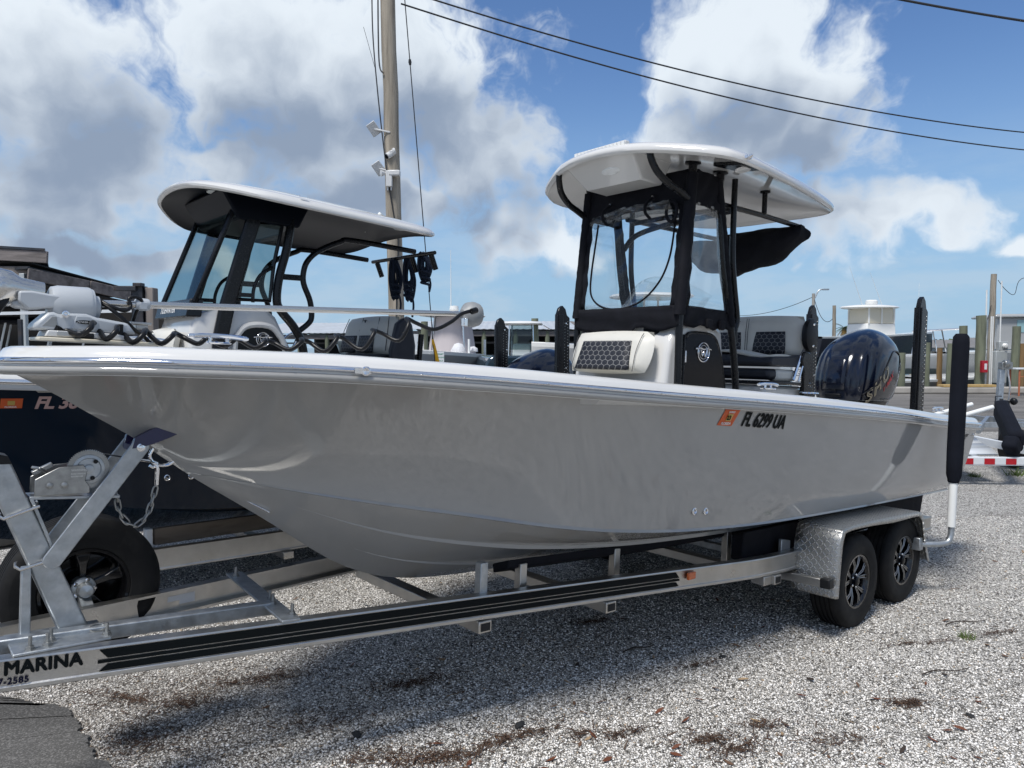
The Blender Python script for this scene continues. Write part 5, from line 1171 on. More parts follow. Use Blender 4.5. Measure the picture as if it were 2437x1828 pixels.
for s in (-1, 1):
    y = s*.47
    mb = MB(); mb.loft([[(u-.065, y-.03, w), (u+.065, y-.03, w), (u+.065, y+.03, w), (u-.065, y+.03, w)] for u, w in ((-3.49, 1.2), (-3.47, 1.75), (-3.45, 2.05), (-3.385, 2.35), (-3.27, 2.72), (-3.165, 3.05), (-3.13, 3.22))]); mb.build('pillar', 'black_powder', nb, bevel=.02)
    nleg([(-2.62, y, 1.1), (-2.70, y, 1.9), (-2.78, y, 2.13), (-2.92, y, 2.30), (-2.955, y, 2.40), (-2.93, y, 2.6), (-2.86, y, 2.85), (-2.80, y, 3.18)], .038)
    nleg([(-2.78, y, 2.10), (-2.66, y, 2.19), (-2.625, y, 2.26), (-2.64, y, 2.40), (-2.70, y, 2.55), (-2.70, y, 2.66), (-2.66, y, 2.76), (-2.55, y, 2.86), (-2.34, y, 2.96), (-2.2, y, 2.99), (-1.5, y, 2.95)], .026)
    mb = MB(); mb.bar((-2.93, y, 2.60), (-2.69, y, 2.60), .04, .05); mb.build('rung', 'black_powder', nb, bevel=.006)
    # side window in its black frame
    q = [(-3.36, 2.38), (-3.02, 2.38), (-2.98, 2.70), (-2.90, 3.05), (-3.12, 3.05)]
    mb = MB(); P = [(x, y, z) for x, z in q]; mb.tube(P + [P[0]], .018, 6); mb.build('window_frame', 'black_powder', nb)
    mb = MB(); mb.add(P, [tuple(range(5))]); mb.build('side_window', 'tinted_glass', nb, smooth=None, solid=.005)
    mb = MB(); mb.bar((-3.33, y, 2.42), (-3.16, y, 2.42), .02, .035); mb.tube(smooth_path([(-3.17, y, 2.36), (-3.16, y, 2.48), (-3.10, y, 2.60), (-2.98, y, 2.68)], 5), .016, 8); mb.build('window_brace', 'black_powder', nb)
mb = MB(); mb.add([(-3.64, .44, 2.36), (-3.64, -.44, 2.36), (-3.32, -.44, 3.15), (-3.32, .44, 3.15)], [(0, 1, 2, 3)]); mb.build('windshield', 'tinted_glass', nb, smooth=None, solid=.006)
P = [(-3.645, .45, 2.35), (-3.645, -.45, 2.35), (-3.315, -.45, 3.17), (-3.315, .45, 3.17)]; mb = MB(); mb.tube(P + [P[0]], .024, 8); mb.build('windshield_frame', 'black_powder', nb)
mb = MB(); mb.loft([[(-3.72, .44, 2.22), (-3.72, -.44, 2.22), (-3.60, -.46, 2.22), (-3.60, .46, 2.22)], [(-3.68, .44, 2.37), (-3.68, -.44, 2.37), (-3.58, -.46, 2.37), (-3.58, .46, 2.37)]]); bandb = mb.build('windshield_base', 'black_powder', nb, bevel=.01)
text_obj('TIDEWATER', .075, lambda x, y: (-3.722 + .26*(y+.045), .30 - x, 2.265 + y), 'decal_white', bandb, bold=.001)
HT2 = [(-3.72, 0), (-3.71, .25), (-3.66, .52), (-3.50, .80), (-3.34, .97), (-3.18, 1.03), (-2.7, 1.03), (-2.2, 1.0), (-1.75, .96), (-1.55, .88), (-1.46, .70), (-1.43, .4), (-1.42, 0)]
nt_ = hardtop(HT2, -2.4, 3.21, nb, 'gel_white', 'liner_navy', .07, -.075)
mb = MB(); mb.loft([[(-3.45, .47, 3.30), (-2.65, .47, 3.25), (-2.65, -.52, 3.25), (-3.45, -.52, 3.30)], [(-3.30, .45, 3.06), (-2.75, .45, 3.04), (-2.75, -.50, 3.04), (-3.30, -.50, 3.06)]]); mb.build('electronics_box', 'liner_navy', nb, bevel=.02)
lens((-3.42, -.30, 3.296), (-.08, -.07, -1), .075, .06, .008, 'dome_light', 'lens_white', nt_, up=(0, .01, 1)); lens((-1.80, -.66, 3.128), (.07, -.15, -1), .10, .045, .008, 'dome_light', 'lens_white', nt_, up=(0, .01, 1))
mb = MB(); mb.tube([(-1.75, .1, 3.19), (-1.62, .02, 3.36)], .012, 8); mb.lathe([(.025, 0), (.025, .03), (0, .035)], (-1.62, .02, 3.36), (.5, -.3, .8), 12); mb.build('whip_mount', 'pvc_white', nt_)
mb = MB(); mb.box((-2.95, -1.0, 3.22), (.06, .02, .02)); mb.build('side_fitting', 'chrome', nt_)
# seats
nl = cushion((-3.80, 0, 1.98), (.37, .15), -1, 'lounge_backrest', 'cushion_white', nb, .08, tilt=.25)
mb = MB(); mb.grid([[(-3.885 + .25*b - .004, -.01 + (2*i/6-1)*.22, 1.94 + b) for i in range(7)] for b in (-.09, -.03, .03, .085)]); mb.build('hex_panel', 'cushion_hex', nl, solid=.015)
tw_logo(lambda x, y: (-3.87 + .25*y, -.02 + x, 2.085 + y), .035, 'decal_black', nl)
ns = cushion((-1.70, .05, 2.10), (.53, .21), -1, 'seat_backrest', 'cushion_white', nb, .09, tilt=.2)
for vv in (.34, -.02):
    mb = MB(); mb.grid([[(-1.80 + .2*b - .004, vv + (2*i/6-1)*.15, 2.03 + b) for i in range(7)] for b in (-.10, -.03, .03, .075)]); mb.build('hex_panel', 'cushion_hex', ns, solid=.015)
for vv in (.50, .16, -.20, -.40):
    mb = MB(); mb.tube([(-1.735, vv*.9, 2.29), (-1.775, vv, 2.16), (-1.805, vv, 1.95)], .004, 5); mb.build('seam', 'piping_dark', ns)
tw_logo(lambda x, y: (-1.765 + .2*y, .06 + x, 2.255 + y), .03, 'decal_black', ns)
mb = MB(); mb.prism([(-1.80, 1.7), (-1.82, 1.95), (-1.75, 2.22), (-1.66, 2.285), (-1.58, 2.22), (-1.54, 2.0), (-1.56, 1.7)], lambda x, y, t: (x, t, y), -.46, -.56); mb.build('seat_side', 'cushion_navy', nb, bevel=.03)
mb = MB(); mb.box((-1.95, .05, 1.86), (.46, .98, .11)); mb.build('seat_cushion', 'cushion_navy', nb, bevel=.04)
mb = MB(); mb.box((-1.85, .05, 1.5), (.5, .9, .6)); mb.build('leaning_post', 'gel_white', nb, bevel=.03)
for (u, v) in ((-1.50, -.36), (-1.40, -.42)):
    mb = MB(); mb.tube([(u-.02, v, 1.80), (u+.01, v, 2.12)], [.026, .030], 12); mb.build('rod_holder', 'black_powder', nb)
mb = MB(); mb.bar((-1.50, -.38, 1.86), (-1.39, -.42, 1.88), .03, .08); mb.build('holder_bracket', 'black_powder', nb, bevel=.006)
sw = MB(); sw.tube([(-2.66 + .09*math.sin(a*math.pi/12), .02 + .17*math.cos(a*math.pi/12), 1.98 + .14*math.sin(a*math.pi/12)) for a in range(25)], .012, 8, False); sw.build('steering_wheel', 'chrome', nb)
# rocket launchers at the aft edge
for v in (-.55, -.2, .15, .5):
    mb = MB(); mb.tube([(-1.36, v, 2.93), (-1.30, v, 2.78)], .028, 12); mb.build('rocket_launcher', 'black_powder', nb)
mb = MB(); mb.tube([(-1.36, -.62, 2.94), (-1.36, .6, 2.95)], .02, 8); mb.build('launcher_bar', 'black_powder', nb)
def w2(u, v, w):
    Mx = Matrix.Rotation(R(41), 3, 'Z') @ Matrix.Rotation(R(.5), 3, 'Y'); return Vector(NO) + Mx @ Vector((u, v, w))
def rope(label, at, ln, seed):
    rr = random.Random(seed); t = thing('rope_bundle', label, 'rope', w2(*at))
    mb = MB(); pts = []
    for k in range(5):
        o = rr.uniform(-.03, .03); d = ln*rr.uniform(.8, 1)
        pts += [(o-.02, rr.uniform(-.02, .02), 0), (o-.04, rr.uniform(-.03, .03), -d*.5), (o, rr.uniform(-.02, .02), -d), (o+.04, rr.uniform(-.03, .03), -d*.5)]
    mb.tube(smooth_path(pts, 5), .015, 6); mb.build('loops', 'rope_navy', t, smooth=70)
    mb = MB(); mb.tube(smooth_path([(.045*math.cos(a), .045*math.sin(a), -ln*.50 - .010*a) for a in [i*.9 for i in range(22)]], 3), .014, 6); mb.build('hitch', 'rope_navy', t, smooth=70)
    mb = MB(); mb.tube(smooth_path([(.02, 0, -ln*.7), (.05, .02, -ln*1.05), (.04, -.01, -ln*1.35)], 5), .012, 6); mb.build('tail', 'rope_navy', t, smooth=70)
rope('dark blue rope bundle hanging leftmost from the navy boat hardtop', (-1.36, .12, 2.93), .44, 1)
rope('dark blue rope bundle hanging in front of the utility pole, middle one of three', (-1.34, -.10, 2.93), .46, 2)
rope('dark blue coiled rope hanging at the right corner of the navy boat hardtop', (-1.30, -.36, 2.97), .30, 3)
Ms = Matrix.Translation(w2(-1.62, 0, -.34)); e2_ = NROT
outboard('outboard_motor', 'black outboard motor low behind the white gunwale on the navy boat stern', tuple(w2(-1.62, 0, -.34)), NROT, letters=False)
anchor_pole('black perforated anchor pole on the navy boat stern, just left of the curtained console', NO, NROT, (.46, -.62, 1.35), 1.14)
anchor_pole('slim black anchor pole on the navy boat stern, left of its outboard motor', NO, NROT, (.57, .62, 1.30), 1.09)
# its trailer
nt2 = thing('boat_trailer', 'aluminium trailer with stained timber bunk under the navy boat', 'trailer', NO, NROT)
for s in (-1, 1):
    mb = MB(); pr = [(0, 0), (-.07, 0), (-.07, .012), (-.01, .014), (-.01, .15), (-.07, .152), (-.07, .165), (0, .165), (0, .022), (.006, .014), (.006, .004)]
    rows = [[(u, s*(b + x), .255 - .012*(u+4) + y) for x, y in pr] for u, b in ((-6.6, .15), (-5.2, .60), (-4.4, .80), (-3.2, .84), (0.3, .86))]
    mb.loft(rows); mb.build('frame_beam', AL, nt2, smooth=18)
    mb = MB(); mb.bar((-4.05, s*.66, .49), (.2, s*.70, .46), .05, .13); mb.build('bunk', 'wood_bunk', nt2, bevel=.006)
    mb = MB(); mb.box((-4.09, s*.66, .46), (.05, .08, .20)); mb.build('bunk_bracket', 'pvc_white', nt2, bevel=.006)
    for u in (-1.5, -.68): wheel(nt2, (u, s*1.12, .34), .338, .21, s, 'black')
    mb = MB(); rows = [[(p.x, s*v, p.z) for v in (.98, 1.1, 1.26)] for p in smooth_path([(-1.95, 0, .4), (-1.9, 0, .7), (-1.7, 0, .75), (-.5, 0, .75), (-.3, 0, .68), (-.2, 0, .4)], 4)]; mb.grid(rows); mb.build('fender', 'black_plastic', nt2, solid=.01)
for u in (-4.5, -3.05, -1.1, .1):
    mb = MB(); mb.bar((u, -.9, .215), (u, .9, .215), .09, .06); mb.build('crossmember', AL, nt2, bevel=.004)

# ------------------------------------------------------------------ utility pole with cameras, wires
def pole_thing(name, label, base, top, r0, r1, mt, cat, group=None, seg=18):
    t = thing(name, label, cat, base, group=group); d = Vector(top) - Vector(base)
    mb = MB(); rr = random.Random(hash(label) % 999)
    n = 14; mb.tube([d*(i/n) + Vector((rr.uniform(-.01, .01), rr.uniform(-.01, .01), 0)) for i in range(n+1)], [r0 + (r1-r0)*i/n for i in range(n+1)], seg); mb.build('post', mt, t, smooth=60); return t
up = pole_thing('utility_pole', 'tall weathered wooden utility pole with white security cameras behind the navy boat', (-2.06, 13.5, 0), (-2.24, 13.5, 10.2), .148, .125, 'wood_pole', 'pole')
UX = lambda z: -2.06 - .18*z/10.2 + 2.06
def on_pole(dx, z, dy=-.14): return (UX(z) + dx, dy, z)
def cam_unit(z, dx, kind):
    mb = MB()
    if kind == 'panel':
        Mr = Matrix.Rotation(R(-35), 3, 'Y') @ Matrix.Rotation(R(30), 3, 'X'); mb.box(on_pole(dx, z), (.17, .02, .24), Mr); mb.bar(on_pole(dx, z), on_pole(0, z-.06), .03, .03)
        o = mb.build('solar_panel', 'white_plastic', up, bevel=.008)
        m2 = MB(); m2.box(Vector(on_pole(dx, z)) + Mr @ Vector((0, .012, 0)), (.14, .006, .20), Mr); m2.build('panel_glass', 'black_gloss', o)
    elif kind == 'cam':
        mb.lathe([(.0, -.11), (.05, -.11), (.055, -.08), (.055, .06), (.0, .07)], on_pole(dx, z), (-.45, -.25, -.35), 16); mb.lathe([(.06, 0), (.06, .03), (.02, .05), (.02, .10)], on_pole(dx+.09, z+.06), (-.8, -.3, -.2), 14); o = mb.build('security_camera', 'white_plastic', up)
        m2 = MB(); m2.lathe([(.045, 0), (.04, .01), (0, .012)], Vector(on_pole(dx, z)) + Vector((-.45, -.25, -.35)).normalized()*.07, (-.45, -.25, -.35), 14); m2.build('lens', 'black_gloss', o)
    elif kind == 'box':
        mb.box(on_pole(dx, z, -.2), (.11, .10, .28)); o = mb.build('junction_box', 'white_plastic', up, bevel=.01)
        m2 = MB(); m2.box(on_pole(dx+.10, z+.10, -.2), (.20, .12, .10)); m2.build('flood_head', 'white_plastic', o, bevel=.02)
        m3 = MB(); m3.lathe([(.02, 0), (.06, .10), (.0, .11)], on_pole(dx-.05, z+.10, -.2), (-.8, -.4, -.1), 12); m3.build('flood_head', 'white_plastic', o)
        for k in (-.03, .03):
            m4 = MB(); m4.tube([on_pole(dx+k, z-.12, -.2), on_pole(dx+k, z-.20, -.2)], .012, 8); m4.build('gland', 'white_plastic', o)
cam_unit(5.87, -.29, 'panel'); cam_unit(5.42, -.02, 'cam'); cam_unit(5.18, -.22, 'panel'); cam_unit(4.98, -.03, 'box')
mb = MB(); mb.tube(smooth_path([on_pole(-.27, 8.6, -.05), on_pole(-.28, 7.6, -.05), on_pole(-.22, 6.6, -.08), on_pole(-.13, 5.6, -.12), on_pole(-.06, 5.0, -.17), on_pole(.02, 4.4, -.15), on_pole(.09, 3.9, -.13), on_pole(.05, 3.2, -.14), on_pole(.02, 2.2, -.15)], 6), .012, 6); mb.tube(smooth_path([on_pole(-.16, 8.7, -.05), on_pole(-.18, 7.6, -.06), on_pole(-.17, 7.0, -.08), on_pole(-.10, 6.85, -.12)], 6), .014, 6); mb.build('cable_run', 'wire_dark', up, smooth=70)
mb = MB(); mb.tube([on_pole(-.45, 7.7, 0), on_pole(-.24, 6.9, -.05)], .004, 5); mb.build('antenna', 'wire_dark', up)
def wire(label, pts, r=.012, name='overhead_wire'):
    mb = MB(); mb.tube(smooth_path(pts, 10), r, 6); return tag(mb.build(name, 'wire_dark', smooth=70), label, 'wire', 'overhead wires')
def catenary(a, b, sag, n=8):
    a, b = Vector(a), Vector(b); return [a.lerp(b, i/n) - Vector((0, 0, sag*4*(i/n)*(1-i/n))) for i in range(n+1)]
wire('lower of the two parallel black wires running right from the utility pole', catenary((-1.977, 13.500, 8.105), (13.980, 19.000, 6.888), .42), .015)
wire('upper of the two parallel black wires running right from the utility pole', catenary((-2.107, 13.500, 8.394), (13.964, 19.000, 7.326), .42), .015)
wire('short thick black wire crossing the upper right corner of the sky', catenary((5.327, 11.000, 7.092), (8.027, 11.000, 6.646), .02), .017)
gw_ = thing('guy_wire', 'steel guy wire with yellow plastic guard anchoring the utility pole', 'guy wire', (-1.407, 15.549, 0.000))
G0 = Vector((-1.407, 15.549, 0.000))
mb = MB(); A, B = Vector((-1.933, 13.550, 8.434)) - G0, Vector((-1.517, 14.300, 2.071)) - G0; mb.tube([A, A.lerp(B, .3), A.lerp(B, .7), B, B + (B-A)*.22], .010, 6); mb.lathe([(.02, -.05), (.03, 0), (.02, .05)], A.lerp(B, .20), B-A, 8); mb.build('cable', 'wire_dark', gw_)
mb = MB(); C0, C1 = Vector((-1.530, 14.300, 2.151)) - G0, Vector((-1.431, 14.400, 1.640)) - G0; mb.tube([C0, C0.lerp(C1, .5), C1, C1+(C1-C0)*.8], [.022, .036, .040, .040], 10); mb.build('guard', 'guard_yellow', gw_)

# ------------------------------------------------------------------ marina sheds
def shed(label, x0, x1, y, depth, eave, ridge, nbays, roofmat='corrugated', front_board=True, wall_panel=None):
    t = thing('boat_shed', label, 'shed', ((x0+x1)/2, y, 0)); cx = (x0+x1)/2
    n = max(12, int((x1-x0)/.35))
    mb = MB(); rows = []
    for k, (yy, zz) in enumerate(((-.5, eave), (depth*.5, ridge))):
        rows.append([(x0-cx + (x1-x0)*i/(n*2), yy, zz + (.025 if i % 2 else 0)) for i in range(n*2+1)])
    mb.grid(rows); mb.build('roof', roofmat, t, smooth=None, solid=.02)
    mb = MB(); mb.grid([[(x0-cx, depth*.5, ridge), (x1-cx, depth*.5, ridge)], [(x0-cx, depth, eave), (x1-cx, depth, eave)]]); mb.build('roof', roofmat, t, smooth=None, solid=.02)
    mb = MB(); mb.box((0, -.3, eave-.22), (x1-x0, .08, .28)); mb.build('eave_beam', 'wood_beam', t)
    for i in range(nbays+1):
        xx = x0-cx + (x1-x0)*i/nbays
        mb = MB(); mb.tube([(xx, -.25, 0), (xx, -.25, eave-.1)], .13, 10); mb.build('post', 'wood_green', t)
        mb = MB(); mb.bar((xx, -.3, eave-.12), (xx, depth*.5, ridge-.12), .08, .2); mb.build('rafter', 'wood_beam', t)
    mb = MB(); mb.box((0, depth-.1, eave/2), (x1-x0, .1, eave)); mb.build('back_wall', 'interior_shade', t)  # inner shade of the shed is put into the wall colour
    for zz in (1.15, 2.25):
        mb = MB(); mb.box((0, .6, zz), (x1-x0, .1, .1)); mb.build('rack_beam', 'wood_beam', t)
    if wall_panel:
        a, b, h0, h1 = wall_panel
        k = int((b-a)/.35) + 1
        for i in range(k):
            mb = MB(); mb.box((a-cx + (b-a)*(i+.5)/k, -.42, (h0+h1)/2), ((b-a)/k - .015, .03, h1-h0)); mb.build('wall_panel', 'panel_white', t)
    return t
shed('long low boat shed with grey metal roof seen below the navy boat hardtop', -16.5, -8.0, 46, 16, 2.85, 3.75, 5)
shed('boat shed with white corrugated roof behind the trolling motor head', -6.6, 3.6, 40, 14, 2.95, 3.62, 6, wall_panel=(-6.1, -4.7, 0, 2.7))
shed('timber boat shed half hidden behind the curtained console', 3.9, 8.6, 44, 14, 3.0, 3.75, 3, 'wood_beam')
shed('small white-walled shed beside the dark steel lift post on the left', -30.5, -23.5, 60, 12, 3.2, 3.9, 3, wall_panel=(-30, -24, 1.6, 2.9))
# timber boathouse on the left
bh = thing('boathouse', 'weathered timber boathouse with stepped roof at the left edge', 'boathouse', (-10.0, 15.5, 0))
BB = Vector((-10.0, 15.5, 0))
def bp(p): return Vector(p) - BB
ub0, ub1 = Vector((-13.533, 15.200, 4.071)), Vector((-9.460, 15.200, 3.827))
mb = MB(); mb.bar(bp(ub0), bp(ub1), .06, .24); mb.build('fascia_board', 'wood_beam', bh, bevel=.01)
mb = MB(); a, b = ub0 + Vector((0, -.05, .15)), ub1 + Vector((-.02, -.05, .15)); mb.add([bp(p) for p in (a, b, b + Vector((-3.6, 6, .0)), a + Vector((-3.6, 6, .0)))], [(0, 1, 2, 3)]); mb.build('upper_roof', 'steel_dark', bh, smooth=None, solid=.05)
mb = MB(); a, b = ub0, ub1 + Vector((-.4, 0, 0)); mb.add([bp(p) + Vector((0, .1, -.1)) for p in (a, b, b + Vector((-.6, 6, -.2)), a + Vector((-.6, 6, -.2)))], [(0, 1, 2, 3)]); mb.build('ceiling_shade', 'interior_shade', bh, smooth=None, solid=.03)  # near-black sheet paints the shade under the upper roof
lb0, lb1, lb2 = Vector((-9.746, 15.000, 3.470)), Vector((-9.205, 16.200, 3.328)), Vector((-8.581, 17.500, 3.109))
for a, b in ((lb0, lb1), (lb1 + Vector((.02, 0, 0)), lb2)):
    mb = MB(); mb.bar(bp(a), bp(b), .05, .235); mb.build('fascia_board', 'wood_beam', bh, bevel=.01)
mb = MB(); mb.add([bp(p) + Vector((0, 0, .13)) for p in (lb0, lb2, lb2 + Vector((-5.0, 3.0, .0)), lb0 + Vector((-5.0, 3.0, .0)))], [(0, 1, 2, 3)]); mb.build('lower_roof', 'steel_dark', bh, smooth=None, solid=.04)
mb = MB(); mb.add([bp(p) + Vector((0, 0, -.14)) for p in (lb0, lb2, lb2 + Vector((-5.0, 3.0, -.3)), lb0 + Vector((-5.0, 3.0, -.3)))], [(0, 1, 2, 3)]); mb.build('ceiling_shade', 'interior_shade', bh, smooth=None, solid=.03)  # near-black sheet paints the shade under the lower roof
for (x, y, dd) in ((64, 588, 0), (80, 612, .5), (40, 622, 1.2)):
    p = Vector((-9.902, 15.300, 3.538)) + Vector(((x-64)*.0096, dd, -(y-588)*.0096)); mb = MB(); mb.bar(bp(p + Vector((-4, 0, .0))), bp(p), .09, .24); mb.build('joist', 'wood_weathered', bh, bevel=.02)
for (x, yt, w_, Yd, mt) in ((56, 592, .10, 15.1, 'box_grey'), (47, 690, .07, 14.6, 'steel_dark'), (-60, 560, .14, 17, 'wood_weathered'), (-160, 560, .14, 20, 'wood_weathered')):
    p = Vector(((x-1106)/1600*Yd, Yd, 2 + (750-yt)/1600*Yd)); mb = MB(); mb.box(bp((p.x, p.y, p.z/2)), (w_, w_, p.z)); mb.build('post', mt, bh, bevel=.008)
mb = MB(); mb.box((-2.5, 6.5, 1.6), (9, .1, 3.2)); mb.build('back_wall', 'interior_shade', bh)  # boathouse shade is put into this wall's colour
sgn = Vector((-9.223, 14.400, 2.538)); mb = MB(); mb.box(bp((-9.35, 16.8, 2.55)), (.7, .05, .14)); mb.build('name_board', 'black_plastic', bh); text_obj('EZ', .14, lambda x, y: bp((-9.42 + x, 16.77, 2.50 + y)), 'decal_white', bh)
lp = thing('lift_post', 'dark steel and timber boat lift post rising above the white bow deck', 'post', (-6.136, 12.200, 0.238))
LB = Vector((-6.136, 12.200, 0.238)); LB.z = 0; lp.location = LB
mb = MB(); mb.box((0, 0, 1.5), (.20, .04, 3.0)); mb.box((-.09, .06, 1.5), (.02, .16, 3.0)); mb.box((.09, .06, 1.5), (.02, .16, 3.0)); mb.build('steel_channel', 'steel_dark', lp, bevel=.006)
mb = MB(); mb.box((.17, .12, 1.49), (.13, .20, 2.98)); mb.build('timber', 'wood_weathered', lp, bevel=.015)
mb = MB(); mb.box((-.18, 0, 2.96), (.36, .14, .08)); mb.box((.02, 0, 3.02), (.14, .14, .06)); mb.build('cross_arm', 'steel_dark', lp, bevel=.01)
mb = MB(); mb.bar((-3.5, .05, 2.53), (-.1, .05, 2.60), .04, .05); mb.build('rail', 'panel_white', lp)

# ------------------------------------------------------------------ background boats
def small_boat(label, loc, heading, L_=6.5, B=2.3, Hh=1.1, mt='boat_white', deck_w=.0, tower=None, group=None, cat='boat', name='boat', z0=.55):
    t = thing(name, label, cat, loc, (0, 0, R(heading)), group)
    mb = MB(); rings = []
    for i in range(25):
        s = i/24; u = -L_/2 + L_*s; g = B/2*min(1, math.sin(min(1, s*1.7)*math.pi/2)**.75); c = g*.78*min(1, s*2.2); zk = z0 + .55*Hh*max(0, 1-s*3.2)**1.6; zc = z0 + Hh*(.34 + .5*max(0, 1-s*2.4)**1.5); zg = z0 + Hh*(1.0 + .22*(1-s)**1.5)
        half = [(0, zk), (c*.5, zk + (zc-zk)*.5), (c, zc), (c + (g-c)*.45, zc + (zg-zc)*.4), (g, zg - .04)]
        rings.append([(u, -a, b) for a, b in reversed(half)] + [(u, a, b) for a, b in half[1:]])
    mb.grid(rings); n = len(rings[0]); o = len(mb.v) - n; mb.f.append(tuple(range(o, o+n))); mb.build('hull', mt, t, smooth=30, weld=True)
    mb = MB(); rows = []
    for r in rings: rows.append([r[0], (r[0][0], r[0][1]*1.02, r[0][2]+.10), (r[0][0], r[0][1]*.86, r[0][2]+.12), (r[0][0], -r[0][1]*.86, r[0][2]+.12), (r[0][0], -r[0][1]*1.02, r[0][2]+.10), r[-1]])
    mb.grid(rows); mb.build('deck', 'boat_white', t, smooth=30)
    zt = z0 + Hh*1.05
    if tower:
        tw_, tz, tmat, shell = tower
        mb = MB(); mb.loft([[(-.5, -.4, zt-.1), (.45, -.4, zt-.1), (.45, .4, zt-.1), (-.5, .4, zt-.1)], [(-.3, -.36, zt+.75), (.35, -.36, zt+.75), (.35, .36, zt+.75), (-.3, .36, zt+.75)]]); mb.build('console', 'boat_white', t, bevel=.05)
        mb = MB(); mb.loft([[(x*k, y*k2, tz + dz) for x, y in ((-1.0, -.5), (-.6, -tw_/2), (.9, -tw_/2*.95), (1.1, -.4), (1.1, .4), (.9, tw_/2*.95), (-.6, tw_/2), (-1.0, .5))] for k, k2, dz in ((.96, .96, -.02), (1, 1, .03), (.9, .9, .10), (.2, .2, .14))]); mb.build('hardtop', shell, t, smooth=40)
        for sx in (-.45, .55):
            for sy in (-1, 1):
                mb = MB(); mb.tube([(sx*1.15, sy*.55, zt-.2), (sx, sy*.48, tz)], .03, 8); mb.build('tower_leg', tmat, t)
        mb = MB(); mb.add([(-.52, -.46, zt+.5), (-.52, .46, zt+.5), (-.42, .44, tz-.05), (-.42, -.44, tz-.05)], [(0, 1, 2, 3)]); mb.build('windshield', 'tinted_glass', t, smooth=None, solid=.01)
    return t
def whip(t, x, y, z0, z1, lean=(0, 0), r=.018):
    mb = MB(); mb.tube([(x, y, z0), (x+lean[0]*.5, y+lean[1]*.5, (z0+z1)/2), (x+lean[0], y+lean[1], z1)], [r, r*.7, r*.4], 6); mb.build('antenna', 'pvc_white', t)
# covered centre console facing us, centre left
P0 = (-1.815, 24.000, 1.401)
cv = small_boat('light grey boat with pale pink canvas cover round its console', (P0[0]-.15, 24.4, 0), 78, 6.4, 2.5, 1.15, 'boat_grey', tower=(1.9, 3.02, 'chrome', 'boat_white'), z0=.45)
mb = MB(); rows = []
for k, (hw, hu, z) in enumerate(((.78, .72, 1.7), (.74, .70, 2.1), (.66, .62, 2.6), (.60, .58, 2.98))):
    rows.append([(hu*math.cos(a)*(1 + .03*math.sin(a*5+k)), hw*math.sin(a)*(1+.03*math.sin(a*7)), z) for a in [2*math.pi*j/32 for j in range(32)]])
mb.loft(rows); mb.build('console_cover', 'cover_pink', cv, smooth=60)
mb = MB(); mb.lathe([(.02, 0), (.22, .05), (.25, .22), (.13, .42), (0, .46)], (-1.0, -.5, 1.68), (0, 0, 1), 12); mb.lathe([(.02, 0), (.15, .03), (.12, .14), (0, .18)], (-.9, -.95, 1.85), (.1, -.2, 1), 12); mb.build('motor_cover', 'cover_white', cv, smooth=60)
for x, y in ((-1.2, -.9), (-.2, .95), (.4, -1.0)):
    mb = MB(); mb.tube([(x, y, 1.6), (x, y, 2.25)], .04, 8); mb.build('rod_tube', 'pvc_white', cv)
whip(cv, .2, .1, 3.1, 5.2); mb = MB(); mb.lathe([(.12, 0), (.16, .08), (.14, .2), (0, .22)], (-.1, -.1, 3.14), seg=14); mb.build('radar_dome', 'boat_white', cv)
sg_ = thing('parking_sign', 'white and green parking permit sign on a short post by the yellow guard', 'sign', (-1.869, 19.342, 0.000)); SG = Vector((-1.869, 19.342, 0.000))
mb = MB(); mb.box((0, 0, .85), (.05, .05, 1.7)); mb.build('post', 'galvanised', sg_)
mb = MB(); mb.box((0, -.035, 1.72), (.20, .01, .32)); pn = mb.build('panel', 'sign_paper', sg_, bevel=.004)
for k, tx in enumerate(('PERMIT', 'PARKING', 'ONLY')): text_obj(tx, .055, lambda x, y, k=k: (x, -.042, 1.80 - k*.085 + y), 'sign_green', pn, align='CENTER', bold=.001)
mb = MB(); mb.box((.05, -.035, 1.49), (.20, .01, .10)); p2_ = mb.build('panel', 'sign_paper', sg_); text_obj('TOW AWAY', .035, lambda x, y: (.05 + x, -.042, 1.48 + y), 'decal_red', p2_, align='CENTER')
# dark teal SUV roof between the boats
cr = thing('parked_car', 'dark teal car, only its roof and windows showing above the white gunwale', 'car', ((-0.446, 21.000, 1.476)[0]+.35, 21.5, 0), (0, 0, R(8)))
mb = MB(); prof = [(-1.0, 0.45), (-1.02, .95), (-.92, 1.12), (-.72, 1.66), (-.58, 1.76), (.58, 1.76), (.72, 1.66), (.92, 1.12), (1.02, .95), (1.0, .45)]
mb.prism(prof, lambda x, y, t: (x, t, y), -1.0, 3.2); mb.prism([(-.98, .45), (-1.0, 1.05), (1.0, 1.05), (.98, .45)], lambda x, y, t: (x, t, y), -2.2, -1.0); mb.build('body', 'car_paint', cr, bevel=.06)
mb = MB(); mb.add([(-.80, -1.012, 1.18), (.80, -1.012, 1.18), (.62, -1.012, 1.62), (-.62, -1.012, 1.62)], [(0, 1, 2, 3)]); mb.build('windscreen', 'car_glass', cr, smooth=None, solid=.01)
for s in (-1, 1):
    mb = MB(); mb.add([(s*.915, -.8, 1.16), (s*.915, 2.9, 1.16), (s*.74, 2.9, 1.62), (s*.74, -.8, 1.62)], [(0, 1, 2, 3)]); mb.build('side_window', 'car_glass', cr, smooth=None, solid=.01)
    for yy in (-1.5, 2.4): 
        mb = MB(); mb.lathe([(.2, -.1), (.34, -.1), (.36, 0), (.34, .1), (.2, .1)], (s*.9, yy, .36), (1, 0, 0), 20); mb.build('wheel', 'rubber', cr)
